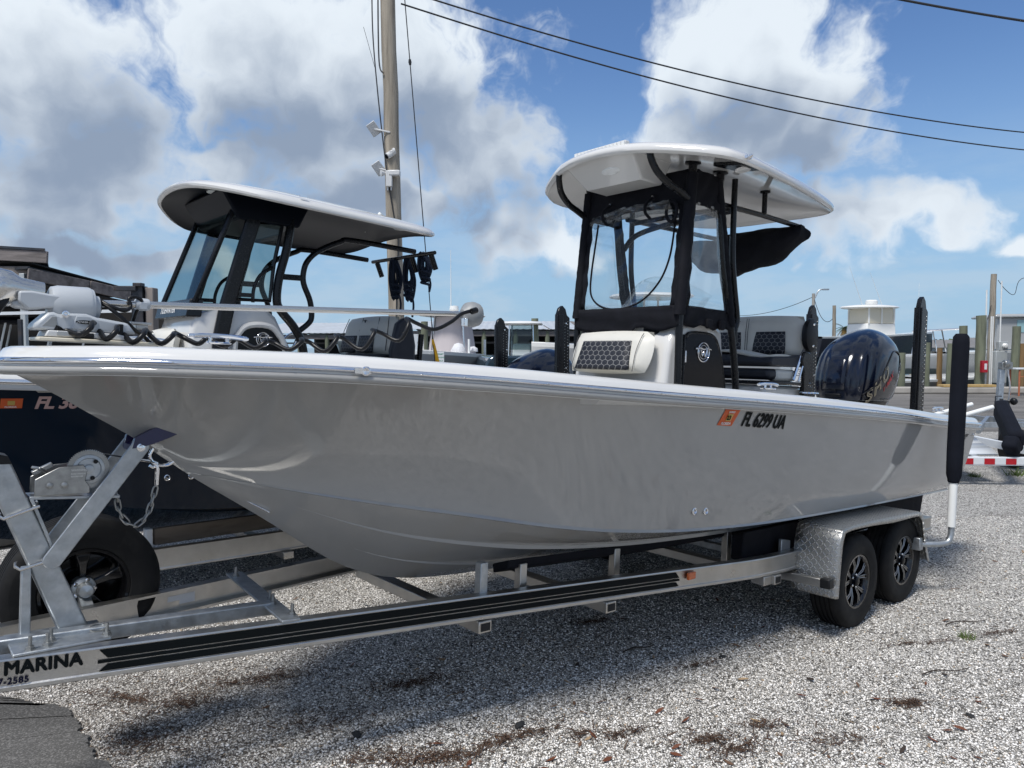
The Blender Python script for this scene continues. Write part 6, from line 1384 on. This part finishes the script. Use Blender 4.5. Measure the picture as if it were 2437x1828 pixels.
mb = MB(); mb.lathe([(.05, 0), (.07, .05), (.05, .12), (0, .13)], (-.15, -.2, 1.76), seg=12); mb.lathe([(.05, 0), (.05, .06), (0, .08)], (-.25, -.2, 1.76), seg=10); mb.build('roof_beacon', 'lens_white', cr)
# tower boat
tb = small_boat('small white skiff with a silver pipe tower in front of the shed', ((0.426, 31.000, 1.420)[0], 31.0, 0), 84, 5.6, 2.1, .9, 'boat_white', tower=(1.7, 2.95, 'chrome', 'boat_white'), z0=.45)
for s in (-1, 1):
    mb = MB(); mb.tube([(0, s*.9, 2.9), (.2, s*1.15, 2.75)], .03, 6); mb.build('rod_tube', 'chrome', tb)
# white boat with hardtop seen through the clear curtain
hb = small_boat('white hardtop boat seen through the clear curtain windows', ((3.796, 20.000, 1.875)[0], 20.5, 0), 20, 7.0, 2.5, 1.2, 'boat_white', tower=(1.7, 3.36, 'boat_white', 'boat_white'), z0=.6)
# boats stored in the sheds
for i, (x, y, hdg, z0, mt, lab) in enumerate(((-13.5, 48, 85, .5, 'boat_grey', 'grey boat stored under the long low shed, left bay'), (-10.2, 48, 92, 1.3, 'boat_white', 'white boat racked under the long low shed, right bay'), (-3.2, 42.5, 88, .5, 'boat_grey', 'grey boat stored under the white-roofed shed behind the covered console'), (1.6, 42.5, 95, .6, 'boat_white', 'white boat stored under the white-roofed shed, right bay'), (6.0, 46, 86, .6, 'boat_white', 'white boat stored under the timber shed beside the console curtain'), (-27.0, 62, 92, 1.2, 'boat_white', 'white boat stacked at the small white-walled shed'))):
    small_boat(lab, (x, y, 0), hdg, 6.5, 2.4, .95, mt, z0=z0)
# skiff with grab rails on the left, canopy frame
lf = small_boat('white skiff with leaning aluminium canopy poles at the far left', ((-11.528, 17.000, 1.894)[0], 17.5, 0), 30, 5.6, 2.0, .7, 'boat_white', z0=.5)
can = MB(); can.loft([[(x*k, y*k, 2.55 + dz) for x, y in ((-1.3, -.8), (1.5, -.8), (1.5, .8), (-1.3, .8))] for k, dz in ((1, 0), (1.02, .05), (.6, .14))]); can.build('canopy', 'canvas_black', lf, smooth=40)
for x in (-1.1, -.4, .5, 1.2):
    for s in (-1, 1):
        mb = MB(); mb.tube([(x-.15, s*.8, 1.2), (x+.12, s*.72, 2.55)], .022, 8); mb.build('canopy_pole', 'pvc_white', lf)

# ------------------------------------------------------------------ seawall side, right
pil = [(1157, 688, 30.6, .15, 'wood_green', 'short grey piling standing behind the navy boat outboard motor'), (918, 695, 33.0, .16, 'wood_green', 'grey-green piling rising just left of the utility pole foot'), (1013, 705, 29, .13, 'wood_green', 'grey-green piling below the trolling motor head'),
       (2078, 704, 33.2, .17, 'wood_green', 'piling with green top directly behind the black guide post'), (2052, 742, 33.2, .16, 'wood_green', 'short grey piling left of the black guide post'), (2117, 682, 33.0, .21, 'wood_green', 'stout green-grey piling with white conduit right of the guide post'),
       (2137, 716, 34.0, .11, 'wood_weathered', 'thin brown piling with white cap left of the meter pole'), (2192, 705, 33.0, .17, 'wood_green', 'grey piling in front of the grey cabin boat'), (2205, 742, 33.0, .15, 'wood_treated', 'orange-brown treated piling at the right edge'),
       (2003, 740, 33.4, .12, 'wood_green', 'thin grey piling just right of the tall stern anchor'), (1948, 762, 33.4, .16, 'wood_green', 'dark piling partly hidden behind the large outboard motor'), (2030, 752, 34.5, .12, 'wood_treated', 'short tan piling among the docked skiffs')]
for (x, yt, Y, r, mt, lab) in pil:
    X = (x-1106)/1600*Y; zt = 2 + (750-yt)/1600*Y; pole_thing('piling', lab, (X, Y, -1.2), (X + random.uniform(-.03, .03), Y, zt), r, r*.96, mt, 'piling', seg=12)
ep = pole_thing('meter_pole', 'brown wooden service pole carrying a grey electrical cabinet', ((21.916, 34.000, 0.938)[0], 34, 0), ((21.986, 34.000, 5.333)[0], 34, (21.986, 34.000, 5.333)[2]), .15, .12, 'wood_pole', 'pole')
E0 = Vector(((21.916, 34.000, 0.938)[0], 34, 0))
mb = MB(); mb.box((.25, -.3, 1.10), (.52, .3, 1.45)); cbn = mb.build('cabinet', 'box_grey', ep, bevel=.02)
mb = MB(); mb.box((.35, -.3, 2.05), (.40, .25, .40)); mt_ = mb.build('meter_box', 'box_grey', ep, bevel=.02)
mb = MB(); mb.lathe([(.12, 0), (.12, .08), (.08, .12), (0, .13)], (.38, -.43, 2.06), (0, -1, 0), 16); mb.build('meter', 'lens_white', mt_)
for dx in (.28, -.14, -.06): 
    mb = MB(); mb.tube([(dx, -.25, 0.0), (dx, -.25, 5.0 if dx > 0 else 3.4)], .03, 8); mb.build('conduit', 'pvc_white', ep)
mb = MB(); mb.tube(smooth_path([(.2, -.1, 5.05), (.5, -.2, 4.6), (.9, -.2, 4.4), (1.2, -.2, 5.1), (2.5, -.2, 5.25)], 6), .014, 6); mb.tube(smooth_path([(-.1, -.15, 3.9), (-.25, -.15, 3.3), (-.55, -.1, 2.9), (-.62, -.1, 2.75)], 6), .014, 6); mb.build('service_drop', 'wire_dark', ep)
mb = MB(); mb.tube([(-.32, -.2, 0.1), (-.36, -.2, 4.6)], .035, 8); mb.build('white_mast', 'pvc_white', ep)
fx = thing('extinguisher_box', 'red fire extinguisher box on a stand beside the grey electrical cabinet', 'extinguisher box', ((20.772, 32.600, 0.880)[0], 32.6, .2))
mb = MB(); mb.box((0, 0, .95), (.24, .18, .52)); fb_ = mb.build('case', 'box_red', fx, bevel=.01); mb = MB(); mb.box((.02, -.095, .95), (.11, .01, .26)); mb.build('window', 'sign_paper', fb_, bevel=.03); mb = MB(); mb.box((.08, 0, .35), (.06, .06, .72)); mb.build('stand', 'galvanised', fx)
def frame_rack():
    t = thing('cleaning_table', 'white-topped table on orange-brown legs at the right edge', 'table', ((20.989, 30.500, 0.093)[0]+.35, 30.5, 0))
    mb = MB(); mb.box((0, 0, 1.12), (1.6, .7, .06)); mb.build('tabletop', 'panel_white', t, bevel=.01)
    for x in (-.62, .62):
        for y in (-.28, .28):
            mb = MB(); mb.tube([(x, y, 0), (x, y, 1.09)], .035, 8); mb.build('leg', 'copper', t)
    mb = MB(); mb.bar((-.62, -.28, .80), (.62, -.28, .80), .03, .03); mb.build('rail', 'copper', t)
frame_rack()
mb = MB(); mb.box((0, 0, 0), (2.3, .5, .10)); o = tag(mb.build('gangplank', 'tan_board', bevel=.01), 'tan boarding plank lying on the seawall beyond the guide post', 'plank'); o.location = ((19.810, 32.000, 0.240)[0], 32.2, .33)
mb = MB(); mb.tube(smooth_path([(.25*math.cos(a*1.1)*(1-.02*a), .2*math.sin(a*1.1), .02 + .003*a) for a in range(24)], 4), .018, 6); o = tag(mb.build('yellow_hose', 'rope_yellow', smooth=70), 'yellow-green hose coiled on the seawall left of the guide post', 'hose'); o.location = ((18.948, 32.000, 0.240)[0], 32.2, .27)
# sport boat with tall hardtop behind the outboard
sb = small_boat('white cabin boat with rounded hardtop and dark hull band behind the outboard motor', ((22.232, 46.000, 1.713)[0], 46, .65), 196, 9.5, 3.0, 1.7, 'boat_dark', z0=.2)
mb = MB(); mb.loft([[(x*k, y*k, z) for x, y in ((-1.1, -.9), (1.1, -.9), (1.1, .9), (-1.1, .9))] for k, z in ((1, 1.8), (.95, 2.75), (.92, 2.80))]); mb.build('cabin', 'boat_white', sb, bevel=.1)
mb = MB(); mb.loft([[(x*k, y*k, z) for x, y in ((-.95, -.86), (.95, -.86), (.95, .86), (-.95, .86))] for k, z in ((1, 2.8), (.96, 3.75))]); mb.build('window_band', 'boat_cream', sb, bevel=.05)
mb = MB(); mb.loft([[(.15 + 1.9*k*math.cos(a), 1.35*k*math.sin(a), z) for a in [2*math.pi*j/28 for j in range(28)]] for k, z in ((.9, 3.72), (1, 3.78), (.95, 3.86), (.5, 3.95), (.05, 3.97))]); mb.build('hardtop', 'boat_white', sb, smooth=50)
for x in (-.95, 0, .95):
    for s in (-1, 1):
        mb = MB(); mb.box((x*.98, s*.87, 3.27), (.08, .06, 1.0)); mb.build('mullion', 'boat_white', sb)
mb = MB(); mb.lathe([(.30, 0), (.36, .05), (.36, .22), (.30, .30), (0, .32)], (0, 0, 3.96), seg=20); mb.build('radar_dome', 'boat_white', sb)
whip(sb, 1.2, .6, 3.9, 6.2, (1.0, 0)); whip(sb, -1.2, -.4, 3.9, 6.0, (1.0, 0)); whip(sb, -3.6, 0, 2.2, 5.4)
for (x, Y, yt, yb) in ((1798, 44, 662, 760), (2104, 36, 690, 800)):
    pass
po = pole_thing('light_pole', 'thin street light pole rising behind the helm seat armrest', ((21.170, 52.000, 1.676)[0], 52, 0), ((21.056, 52.000, 5.747)[0], 52, (21.056, 52.000, 5.747)[2]), .13, .10, 'concrete', 'light pole')
mb = MB(); zt = (21.056, 52.000, 5.747)[2]; mb.tube(smooth_path([(0, 0, zt-.3), (.25, 0, zt+.2), (.6, 0, zt+.3)], 5), .05, 6); mb.box((.75, 0, zt+.28), (.4, .2, .1)); mb.build('lamp_head', 'galvanised', po)
pole_thing('light_pole', 'short bare utility pole left of the white cabin boat', ((21.730, 50.000, 1.688)[0], 50, 0), ((21.663, 50.000, 4.798)[0], 50, (21.663, 50.000, 4.798)[2]), .13, .11, 'wood_pole', 'pole')
wire('thin wire rising to the street light pole behind the console', catenary((16.967, 60.000, 4.613), (20.996, 52.000, 5.490), .5), .02); wire('thin sagging wire from the street light pole to the bare pole', catenary((21.093, 52.000, 5.490), (21.679, 50.000, 4.053), .9), .02)
# moored skiffs and grey cabin boat at the right
for i, (x, Y, hdg, mt, L_, z0, lab) in enumerate(((2010, 40, 175, 'boat_white', 6.5, .55, 'white skiff with outriggers moored behind the tall stern anchor'), (2075, 43, 185, 'boat_cream', 6.0, .35, 'cream-bottomed skiff on a lift behind the guide post'), (1985, 35.5, 178, 'boat_taupe', 6.2, -.6, 'grey-brown work skiff moored low along the seawall'), (2060, 36.5, 184, 'boat_taupe', 5.5, -.45, 'taupe jon boat moored beside the stout green piling'))):
    b_ = small_boat(lab, ((x-1106)/1600*Y, Y, 0), hdg, L_, 2.2, .95, mt, z0=z0)
    if i == 0:
        mb = MB()
        for s in (-1, 1): mb.tube([(-.6, s*.5, 1.5), (-.3, s*.5, 2.9), (.6, s*.5, 2.9), (.8, s*.5, 1.5)], .035, 6)
        mb.tube([(-1.6, 0, 3.0), (1.0, 0, 2.85)], .06, 6); mb.build('pipe_frame', 'chrome', b_)
gb_ = small_boat('grey pilothouse boat with slanted windows at the right edge', ((27.145, 38.000, 1.763)[0], 38.5, 0), 170, 9, 3.2, 1.8, 'boat_grey', z0=-.1)
mb = MB(); mb.loft([[(x, y, z) for x, y in ((-a, -1.2), (b, -1.2), (b, 1.2), (-a, 1.2))] for a, b, z in ((2.6, 2.4, 1.9), (2.3, 2.3, 2.7), (1.9, 2.3, 3.5))]); ph = mb.build('pilothouse', 'boat_grey', gb_, bevel=.04)
mb = MB(); mb.loft([[(x*k, y*k, z) for x, y in ((-2.5, -1.4), (2.5, -1.4), (2.5, 1.4), (-2.5, 1.4))] for k, z in ((1, 3.5), (1.02, 3.58), (.95, 3.68))]); mb.build('roof', 'boat_grey', gb_, bevel=.05)
for x in (-1.3, -.2, 1.0):
    for s in (-1, 1):
        mb = MB(); mb.add([(x-.42, s*1.215, 2.75), (x+.42, s*1.215, 2.75), (x+.42, s*1.215, 3.38), (x-.28, s*1.215, 3.38)], [(0, 1, 2, 3)]); mb.build('window', 'pcb_glass', gb_, smooth=None, solid=.02)
for x in (-2.2, -1.3, -.4):
    mb = MB(); mb.bar((x, 1.62, .9), (x-.3, 1.62, 1.6), .04, .12); mb.build('fender_strip', 'black_plastic', gb_)
whip(gb_, -1.5, .3, 3.7, 5.4, (1.4, 0)); mb = MB(); mb.box((-.5, 0, 3.74), (.8, .6, .1)); mb.build('roof_hatch', 'boat_white', gb_, bevel=.02)
# notice board by the seawall
nbd = thing('notice_board', 'white notice board with printed lines standing behind the leaning post', 'notice board', ((11.475, 29.000, 0.277)[0], 29, 0))
mb = MB(); mb.box((0, 0, .75), (.95, .04, .95)); pn = mb.build('panel', 'sign_paper', nbd)
for k in range(9):
    mb = MB(); mb.box((.02*((k*7) % 3-1), -.023, 1.12 - k*.075), (.70 - .1*((k*5) % 3), .004, .018)); mb.build('printed_line', 'decal_navy', pn)
mb = MB(); mb.box((0, -.023, .36), (.9, .004, .16)); mb.build('green_band', 'sign_green', pn)
for s in (-1, 1): 
    mb = MB(); mb.box((s*.44, .04, .6), (.06, .05, 1.2)); mb.build('leg', 'pvc_white', nbd)

# ------------------------------------------------------------------ trailers behind the stern, right edge
ht = thing('boat_trailer', 'empty galvanised trailer with upright winch post on the road at right', 'trailer', ((9.999, 15.200, -0.003)[0], 15.2, 0))
mb = MB(); mb.bar((0, 0, .45), (.12, .1, 1.62), .10, .10, (0, 1, 0)); mb.build('winch_post', 'galvanised', ht, bevel=.006)
mb = MB(); mb.box((.16, .05, 1.62), (.22, .14, .14)); mb.lathe([(.08, -.05), (.08, .05)], (.14, .0, 1.66), (1, 0, 0), 14); mb.build('winch', 'cast_zinc', ht, bevel=.01)
for s in (-1, 1):
    mb = MB(); mb.bar((0, .3, .50), (s*1.15, -1.2, .42), .07, .12); mb.build('frame_beam', 'galvanised', ht, bevel=.004)
mb = MB(); mb.bar((-.95, -.55, .46), (.95, -.55, .46), .08, .10); mb.build('crossmember', 'galvanised', ht, bevel=.004)
mb = MB(); mb.bar((0, .3, .48), (0, 1.3, .48), .08, .1); mb.build('tongue', 'galvanised', ht)
mb = MB(); mb.tube([(.0, -.1, 0), (.0, -.1, .95)], .035, 10); mb.build('jack', 'steel_dark', ht)
mb = MB(); mb.tube([(-.25, -.1, .78), (-.12, -.1, .78), (-.12, -.1, 1.0), (0, -.1, 1.0)], .014, 6); mb.build('jack_handle', 'steel_dark', ht)
mb = MB(); mb.box((.28, .3, .75), (.22, .2, .28)); mb.lathe([(.06, 0), (.08, .05), (.06, .12)], (.40, .2, .86), (1, 0, .2), 12); mb.build('coupler_lock', 'black_plastic', ht, bevel=.03)
mb = MB(); mb.tube(smooth_path([(.16, 0, 1.6), (.30, .1, 1.2), (.38, .25, .9)], 5), .015, 6); mb.build('strap', 'sign_paper', ht)
rt = thing('boat_trailer', 'white aluminium trailer with red and white reflective tape beyond the stern', 'trailer', ((7.164, 10.600, 0.268)[0], 10.6, 0), (0, 0, R(-3)))
mb = MB(); mb.box((.3, 0, .36), (2.5, .08, .12)); bm_ = mb.build('rear_beam', 'panel_white', rt, bevel=.006)
for k in range(8):
    mb = MB(); mb.box((-.90 + k*.30, -.0435, .36), (.145, .004, .085)); mb.build('reflective_tape', 'tape_red' if k % 2 == 0 else 'tape_red', bm_, smooth=None)
    mb = MB(); mb.box((-.75 + k*.30, -.0425, .36), (.145, .003, .085)); mb.build('reflective_tape', 'sign_paper', bm_, smooth=None)
mb = MB(); rows = []
for i in range(13):
    y = .08 + i*.20; z = .44 + .30*math.sin(min(1, i/9)*math.pi/2); rows.append([(-.95 + i*.03, y, z-.05), (-.55 + i*.03, y+.02, z+.012*(i % 2)), (-.10, y+.03, z+.02*(i % 2))])
for i in range(12):
    mb2 = MB(); a, b = rows[i], rows[i+1]; mb2.grid([[Vector(p) for p in a], [Vector(p)*.96 + Vector(q)*.04 - Vector((0, 0, .004)) for p, q in zip(b, a)]]); mb2.build('deck_plank', 'corrugated' if i % 2 else 'panel_white', rt, smooth=60, solid=.03)
mb = MB(); mb.bar((.10, .02, .62), (.62, 1.3, 1.02), .20, .30); mb.build('bunk', 'foam_black', rt, bevel=.05)
mb = MB(); mb.bar((-.02, -.03, .50), (.09, .06, .66), .2, .26); mb.build('bunk', 'foam_black', rt, bevel=.05)
for (x0, y0) in ((-.75, .9), (-.75, .35)):
    mb = MB(); mb.tube(smooth_path([(x0-.35, y0-.2, .92), (x0-.12, y0-.1, .86), (x0+.08, y0, .93), (x0+.16, y0, .95)], 4), .013, 8); a_ = mb.build('guide_pipe', 'panel_white', rt)
    mb = MB(); mb.tube([(x0+.14, y0, .945), (x0+.78, y0+.15, 1.10)], .035, 12); mb.build('guide_sleeve', 'pvc_white', rt)
for x in (.35, .75, 1.15):
    mb = MB(); mb.box((x, .05, .56), (.06, .06, .36)); mb.box((x+.1, .05, .70), (.30, .05, .05)); mb.build('roller_bracket', 'galvanised', rt, bevel=.004)
for s in (-.6, 1.1):
    mb = MB(); mb.lathe([(.18, -.1), (.31, -.1), (.33, 0), (.31, .1), (.18, .1)], (s, 1.7, .33), (1, 0, 0), 24); mb.build('wheel', 'rubber', rt)
for s in (-.45, 1.0):
    mb = MB(); mb.bar((s, 0, .36), (s*.6+.1, 4.0, .40), .08, .12); mb.build('frame_beam', 'panel_white', rt)
mb = MB(); mb.tube(smooth_path([(-1.0 + .12*math.cos(a), .55 + .2*math.sin(a), .66+.01*a) for a in range(16)], 4), .02, 6); mb.build('yellow_strap', 'rope_yellow', rt, smooth=70)

# ------------------------------------------------------------------ vegetation
def leaf_cloud(n, rx, ry, rz, s, rng, hollow=.55):
    mb = MB()
    for _ in range(n):
        while True:
            p = Vector((rng.uniform(-1, 1), rng.uniform(-1, 1), rng.uniform(-1, 1)))
            if hollow < p.length < 1 + .15*math.sin(p.x*5)+.1*math.cos(p.z*7): break
        c = Vector((p.x*rx, p.y*ry, p.z*rz)); a = Vector((rng.uniform(-1, 1), rng.uniform(-1, 1), rng.uniform(-.6, .6))).normalized(); b = a.cross(Vector((rng.uniform(-1, 1), rng.uniform(-1, 1), rng.uniform(-1, 1)))).normalized()
        k = s*rng.uniform(.6, 1.4); mb.add([c - a*k, c + b*k*.5, c + a*k, c - b*k*.5], [(0, 1, 2, 3)])
    return mb
def bush_tree(label, loc, rx, rz, h, n, s, seed, mt='foliage', group=None):
    rng = random.Random(seed); t = thing('tree', label, 'tree', loc, group=group)
    mb = MB(); mb.tube([(0, 0, 0), (.1, 0, h*.5), (0, .1, h)], [.22, .16, .08], 8)
    for k in range(5):
        a = k*1.26; mb.tube([(0, 0, h*.55), (rx*.35*math.cos(a), rx*.35*math.sin(a), h*.9), (rx*.6*math.cos(a), rx*.6*math.sin(a), h+rz*.2)], [.09, .06, .03], 6)
    mb.build('trunk', 'wood_pole', t)
    o = leaf_cloud(n, rx, rx*.9, rz, s, rng).build('crown', mt, t, smooth=None); o.location = (0, 0, h)
bush_tree('leafy green tree behind the white skiff at the far left', ((-31.218, 45.000, 1.719)[0], 45, 0), 3.0, 1.5, 2.2, 1300, .26, 4)
for i in range(7):
    x = 1990 + i*24; Y = 150 + 12*(i % 3); bush_tree('distant low green trees on the far shore behind the docked skiffs', ((x-1106)/1600*Y, Y, -1), 6.5, 2.6, 1.3 + .7*(i % 2), 500, .7, 20+i, group='far shore trees')
for i in range(9):
    x = -60 + i*60; Y = 120; bush_tree('distant tree crown peeping over the shed roofs on the left', ((x-1106)/1600*Y, Y, 0), 4.5, 2.4, 2.6 + .6*(i % 3), 350, .55, 60+i, group='trees over the left sheds')
def palm(label, loc, h, r, n, seed, dry):
    rng = random.Random(seed); t = thing('palm_tree', label, 'palm tree', loc)
    mb = MB(); mb.tube([(0, 0, 0), (.1, 0, h*.5), (0, 0, h)], [.22, .18, .16], 10); mb.build('trunk', 'wood_pole', t)
    def fronds(k, up, mt, name, ln):
        mb = MB()
        for i in range(k):
            a = rng.uniform(0, 6.28); e = rng.uniform(*up); d = Vector((math.cos(a), math.sin(a), e)); L_ = ln*rng.uniform(.7, 1.1); prev = None; sd = Vector((-math.sin(a), math.cos(a), 0))
            P_ = [Vector((0, 0, h)) + d*L_*q - Vector((0, 0, .55*L_*q*q)) for q in (0, .25, .5, .75, 1)]
            for q in range(1, 5):
                for s in (-1, 1):
                    for z in range(3):
                        b = P_[q-1].lerp(P_[q], z/3); mb.add([b, b + sd*s*L_*.26*(1.1-q*.16) + d*L_*.10 - Vector((0, 0, L_*.12)), b + d*L_*.055], [(0, 1, 2)])
        mb.build(name, mt, t, smooth=None)
    fronds(n, (-.1, .9), 'foliage', 'crown', r)
    if dry: fronds(n*2, (-1.8, -.6), 'foliage_dry', 'dead_fronds', r*.7)
palm('palm tree with hanging tan dead fronds behind the boathouse post', ((-16.524, 26.000, 2.971)[0], 26, 0), 3.55, 1.0, 16, 5, True)
palm('small green palm seen through the side curtain beside the console', ((16.070, 62.000, 4.315)[0], 62, 0), 4.6, 1.7, 26, 6, False)
palm('small shaggy palm behind the white cabin boat', ((26.854, 60.000, 3.681)[0], 60, 0), 3.6, 1.0, 18, 9, True)
for i, (x, Y, w_, h_, mt) in enumerate(((2075, 120, 14, 4.2, 'boat_grey'), (2130, 125, 10, 4.6, 'corrugated'), (1700, 130, 16, 3.4, 'panel_white'))):
    lab = ('low grey waterfront house across the water behind the pilings', 'pale waterfront house with hip roof across the water at right', 'low white waterfront building beyond the helm seat')[i]
    t = thing('house', lab, 'house', ((x-1106)/1600*Y, Y, -1)); mb = MB(); mb.box((0, 0, h_*.35), (w_, 6, h_*.7)); mb.build('wall', mt, t)
    mb = MB(); mb.loft([[(-w_/2-.4, -3.4, h_*.7), (w_/2+.4, -3.4, h_*.7), (w_/2+.4, 3.4, h_*.7), (-w_/2-.4, 3.4, h_*.7)], [(-w_/2+2, -.2, h_), (w_/2-2, -.2, h_), (w_/2-2, .2, h_), (-w_/2+2, .2, h_)]]); mb.build('roof', 'boat_taupe', t)
    for k in range(5):
        mb = MB(); mb.box((-w_*.4 + w_*.2*k, -3.02, h_*.38), (1.0, .06, 1.1)); mb.build('window', 'car_glass', t)

# ------------------------------------------------------------------ litter on the gravel
leafm = []
for k in range(4):
    rr = random.Random(k); mb = MB(); n = 7; rows = []
    for i in range(n):
        s = i/(n-1); wd = (.30 + .1*k/3)*math.sin(math.pi*min(max(s, .03), .97))**.8; rows.append([((s-.5)*2, -wd, .16*math.sin(s*3+k) + .12), ((s-.5)*2, 0, .10*math.sin(s*3+k)), ((s-.5)*2, wd, .14*math.sin(s*3+k+1) + .10)])
    mb.grid(rows); me = bpy.data.meshes.new('fallen_leaf'); me.from_pydata(mb.v, [], mb.f); me.shade_smooth(); leafm.append(me)
LV = ['leaf_rust', 'leaf_brown', 'leaf_tan', 'leaf_dark', 'leaf_rust', 'leaf_brown']
leaf_mesh = {}
rr = random.Random(12)
spots = [(1.052, 4.094), (0.505, 4.067), (0.667, 4.110), (0.228, 4.013), (0.347, 4.045), (0.386, 3.675), (1.295, 3.861), (1.187, 3.675), (1.057, 3.631), (1.392, 3.720), (0.801, 3.525), (-0.036, 3.465), (0.188, 3.485), (1.790, 3.861), (1.539, 3.505), (1.932, 3.567), (2.259, 3.505), (2.634, 4.419), (1.791, 4.356), (1.655, 4.149), (1.188, 4.236), (-0.490, 4.122), (-0.283, 4.178), (-0.589, 4.483), (-1.004, 4.550), (-0.184, 5.159), (2.452, 4.295), (1.345, 3.861), (0.925, 3.861), (-0.019, 4.993)]
for _ in range(70):
    y = 3.4 + 3.8*rr.random()**1.3; x = rr.uniform(-.35, .70)*y; spots.append((x, y))
for i, (x, y) in enumerate(spots):
    k = (rr.randrange(4), rr.choice(LV))
    if k not in leaf_mesh:
        m_ = leafm[k[0]].copy(); m_.materials.append(M[k[1]]); leaf_mesh[k] = m_
    o = bpy.data.objects.new('fallen_leaf', leaf_mesh[k]); C.objects.link(o); s = rr.uniform(.016, .036)
    o.location = (x, y, .012); o.scale = (s, s, s*.7); o.rotation_euler = (rr.uniform(-.3, .3), rr.uniform(-.3, .3), rr.uniform(0, 6.28))
    tag(o, 'small dry brown leaf lying loose on the white gravel', 'leaf', 'fallen leaves on the gravel')
def litter(name, label, clusters, mt, seed, dens=1.0):
    rng = random.Random(seed); mb = MB()
    for (x, y, lx, ly, ang, n) in clusters:
        ca, sa = math.cos(ang), math.sin(ang)
        for _ in range(int(n*dens)):
            a, b = rng.gauss(0, .5)*lx, rng.gauss(0, .5)*ly; px, py = x + a*ca - b*sa, y + a*sa + b*ca
            L_ = rng.uniform(.008, .035); th = rng.uniform(0, 6.28); w_ = rng.uniform(.0008, .003); z = .006 + rng.random()*.014; d = Vector((math.cos(th), math.sin(th), rng.uniform(-.25, .25)))*L_; n_ = Vector((-math.sin(th), math.cos(th), .3))*w_
            c = Vector((px, py, z))
            if rng.random() < .25: c += Vector((rng.gauss(0, .12), rng.gauss(0, .08), 0))
            mb.add([c - d - n_, c + d - n_*.6, c + d*.9 + n_, c - d + n_], [(0, 1, 2, 3)])
    tag(mb.build(name, mt, smooth=None), label, 'litter', kind='stuff')
litter('pine_straw', 'drifts of brown pine straw scattered over the gravel', [(-1.519, 4.356, 0.35, 0.09, 0.3, 500), (-0.569, 4.325, 0.25, 0.06, 0.4, 380), (-0.014, 3.675, 0.35, 0.05, 0.5, 420), (-0.351, 3.505, 0.25, 0.08, 0.3, 420), (-0.643, 3.505, 0.2, 0.08, 0.2, 260), (0.999, 3.675, 0.14, 0.05, 0.2, 260), (1.137, 3.588, 0.18, 0.06, 0.4, 240), (2.221, 4.067, 0.11, 0.05, 0.1, 260), (0.343, 3.720, 0.12, 0.05, 0.6, 120), (0.558, 3.720, 0.16, 0.04, 0.4, 140), (-1.836, 4.067, 0.2, 0.1, 0.2, 300), (-1.899, 3.675, 0.15, 0.2, 0.8, 300), (-2.203, 4.122, 0.25, 0.05, -0.3, 250), (2.797, 4.913, 0.3, 0.03, 0.2, 120), (3.372, 5.075, 0.3, 0.03, 0.3, 120), (0.586, 5.292, 0.2, 0.06, 0.3, 260), (1.328, 3.813, 0.12, 0.04, 0.1, 150), (1.635, 3.675, 0.2, 0.08, 0.3, 160), (1.143, 4.550, 0.2, 0.02, 0.4, 100), (-1.004, 3.861, 0.3, 0.15, 0.3, 200)], 'straw', 5, .75)
st0 = MB(); bm = bmesh.new(); bmesh.ops.create_icosphere(bm, subdivisions=2, radius=1)
rs = random.Random(3)
for v in bm.verts: v.co *= 1 + rs.uniform(-.22, .22)
stm = bpy.data.meshes.new('dark_stone'); bm.to_mesh(stm); bm.free(); stm.materials.append(M['stone_dark'])
for (x, y, s, lab) in ((*(0.042, 3.813), .022, 'black stone lying on sunlit gravel near the bottom centre'), (*(2.482, 3.921), .016, 'small dark stone on gravel at the lower right'), (*(-0.801, 3.720), .020, 'dark stone in the shaded gravel near the bottom, below the frame stripes'), (*(1.357, 4.689), .014, 'dark stone in the hull shadow in front of the fender')):
    o = bpy.data.objects.new('stone', stm); C.objects.link(o); o.location = (x, y, s*.4); o.scale = (s*1.5, s, s*.75); o.rotation_euler = (0, 0, s*900); tag(o, lab, 'stone')
for k, (x, y, s, lab) in enumerate(((*(3.122, 5.009), .10, 'small green weed tuft on gravel right of the tandem wheels'), (*(7.873, 11.481), .28, 'green grass tuft beside the red and white taped trailer beam'), (*(7.145, 11.357), .16, 'sparse grass tuft under the grey boat stern'))):
    rng = random.Random(k); mb = MB()
    for _ in range(60):
        a = rng.uniform(0, 6.28); r = rng.uniform(0, s*.6); b = Vector((r*math.cos(a), r*math.sin(a), 0)); d = Vector((rng.uniform(-1, 1), rng.uniform(-1, 1), 1.2))*s*rng.uniform(.2, .5); w_ = Vector((rng.uniform(-1, 1), rng.uniform(-1, 1), 0)).normalized()*s*.035
        mb.add([b - w_, b + w_, b + d], [(0, 1, 2)])
    o = mb.build('weed_tuft', 'grass', smooth=None); o.location = (x, y, 0); tag(o, lab, 'weed')
twig = MB()
for k, (x0, y0, x1, y1, lab) in enumerate(((2060,1362,2150,1352, 'thin dark twig on gravel to the right of the rear wheel'), (2010,1475,2110,1462, 'thin brown twig on gravel at the lower right'), (1350,1425,1420,1408, 'dark twig in the shadow below the frame stripes'))):
    a, b = Vector(((x0-1106)/1600*(3200/(y0-750)), 3200/(y0-750), .012)), Vector(((x1-1106)/1600*(3200/(y1-750)), 3200/(y1-750), .014)); mb = MB(); mb.tube(smooth_path([a, a.lerp(b, .35) + Vector((.0, .02, .004)), a.lerp(b, .7) - Vector((0, .012, 0)), b], 5), [.004]*8 + [.003]*7 + [.002], 6); tag(mb.build('twig', 'leaf_dark'), lab, 'twig')
print('objects', len(bpy.data.objects))
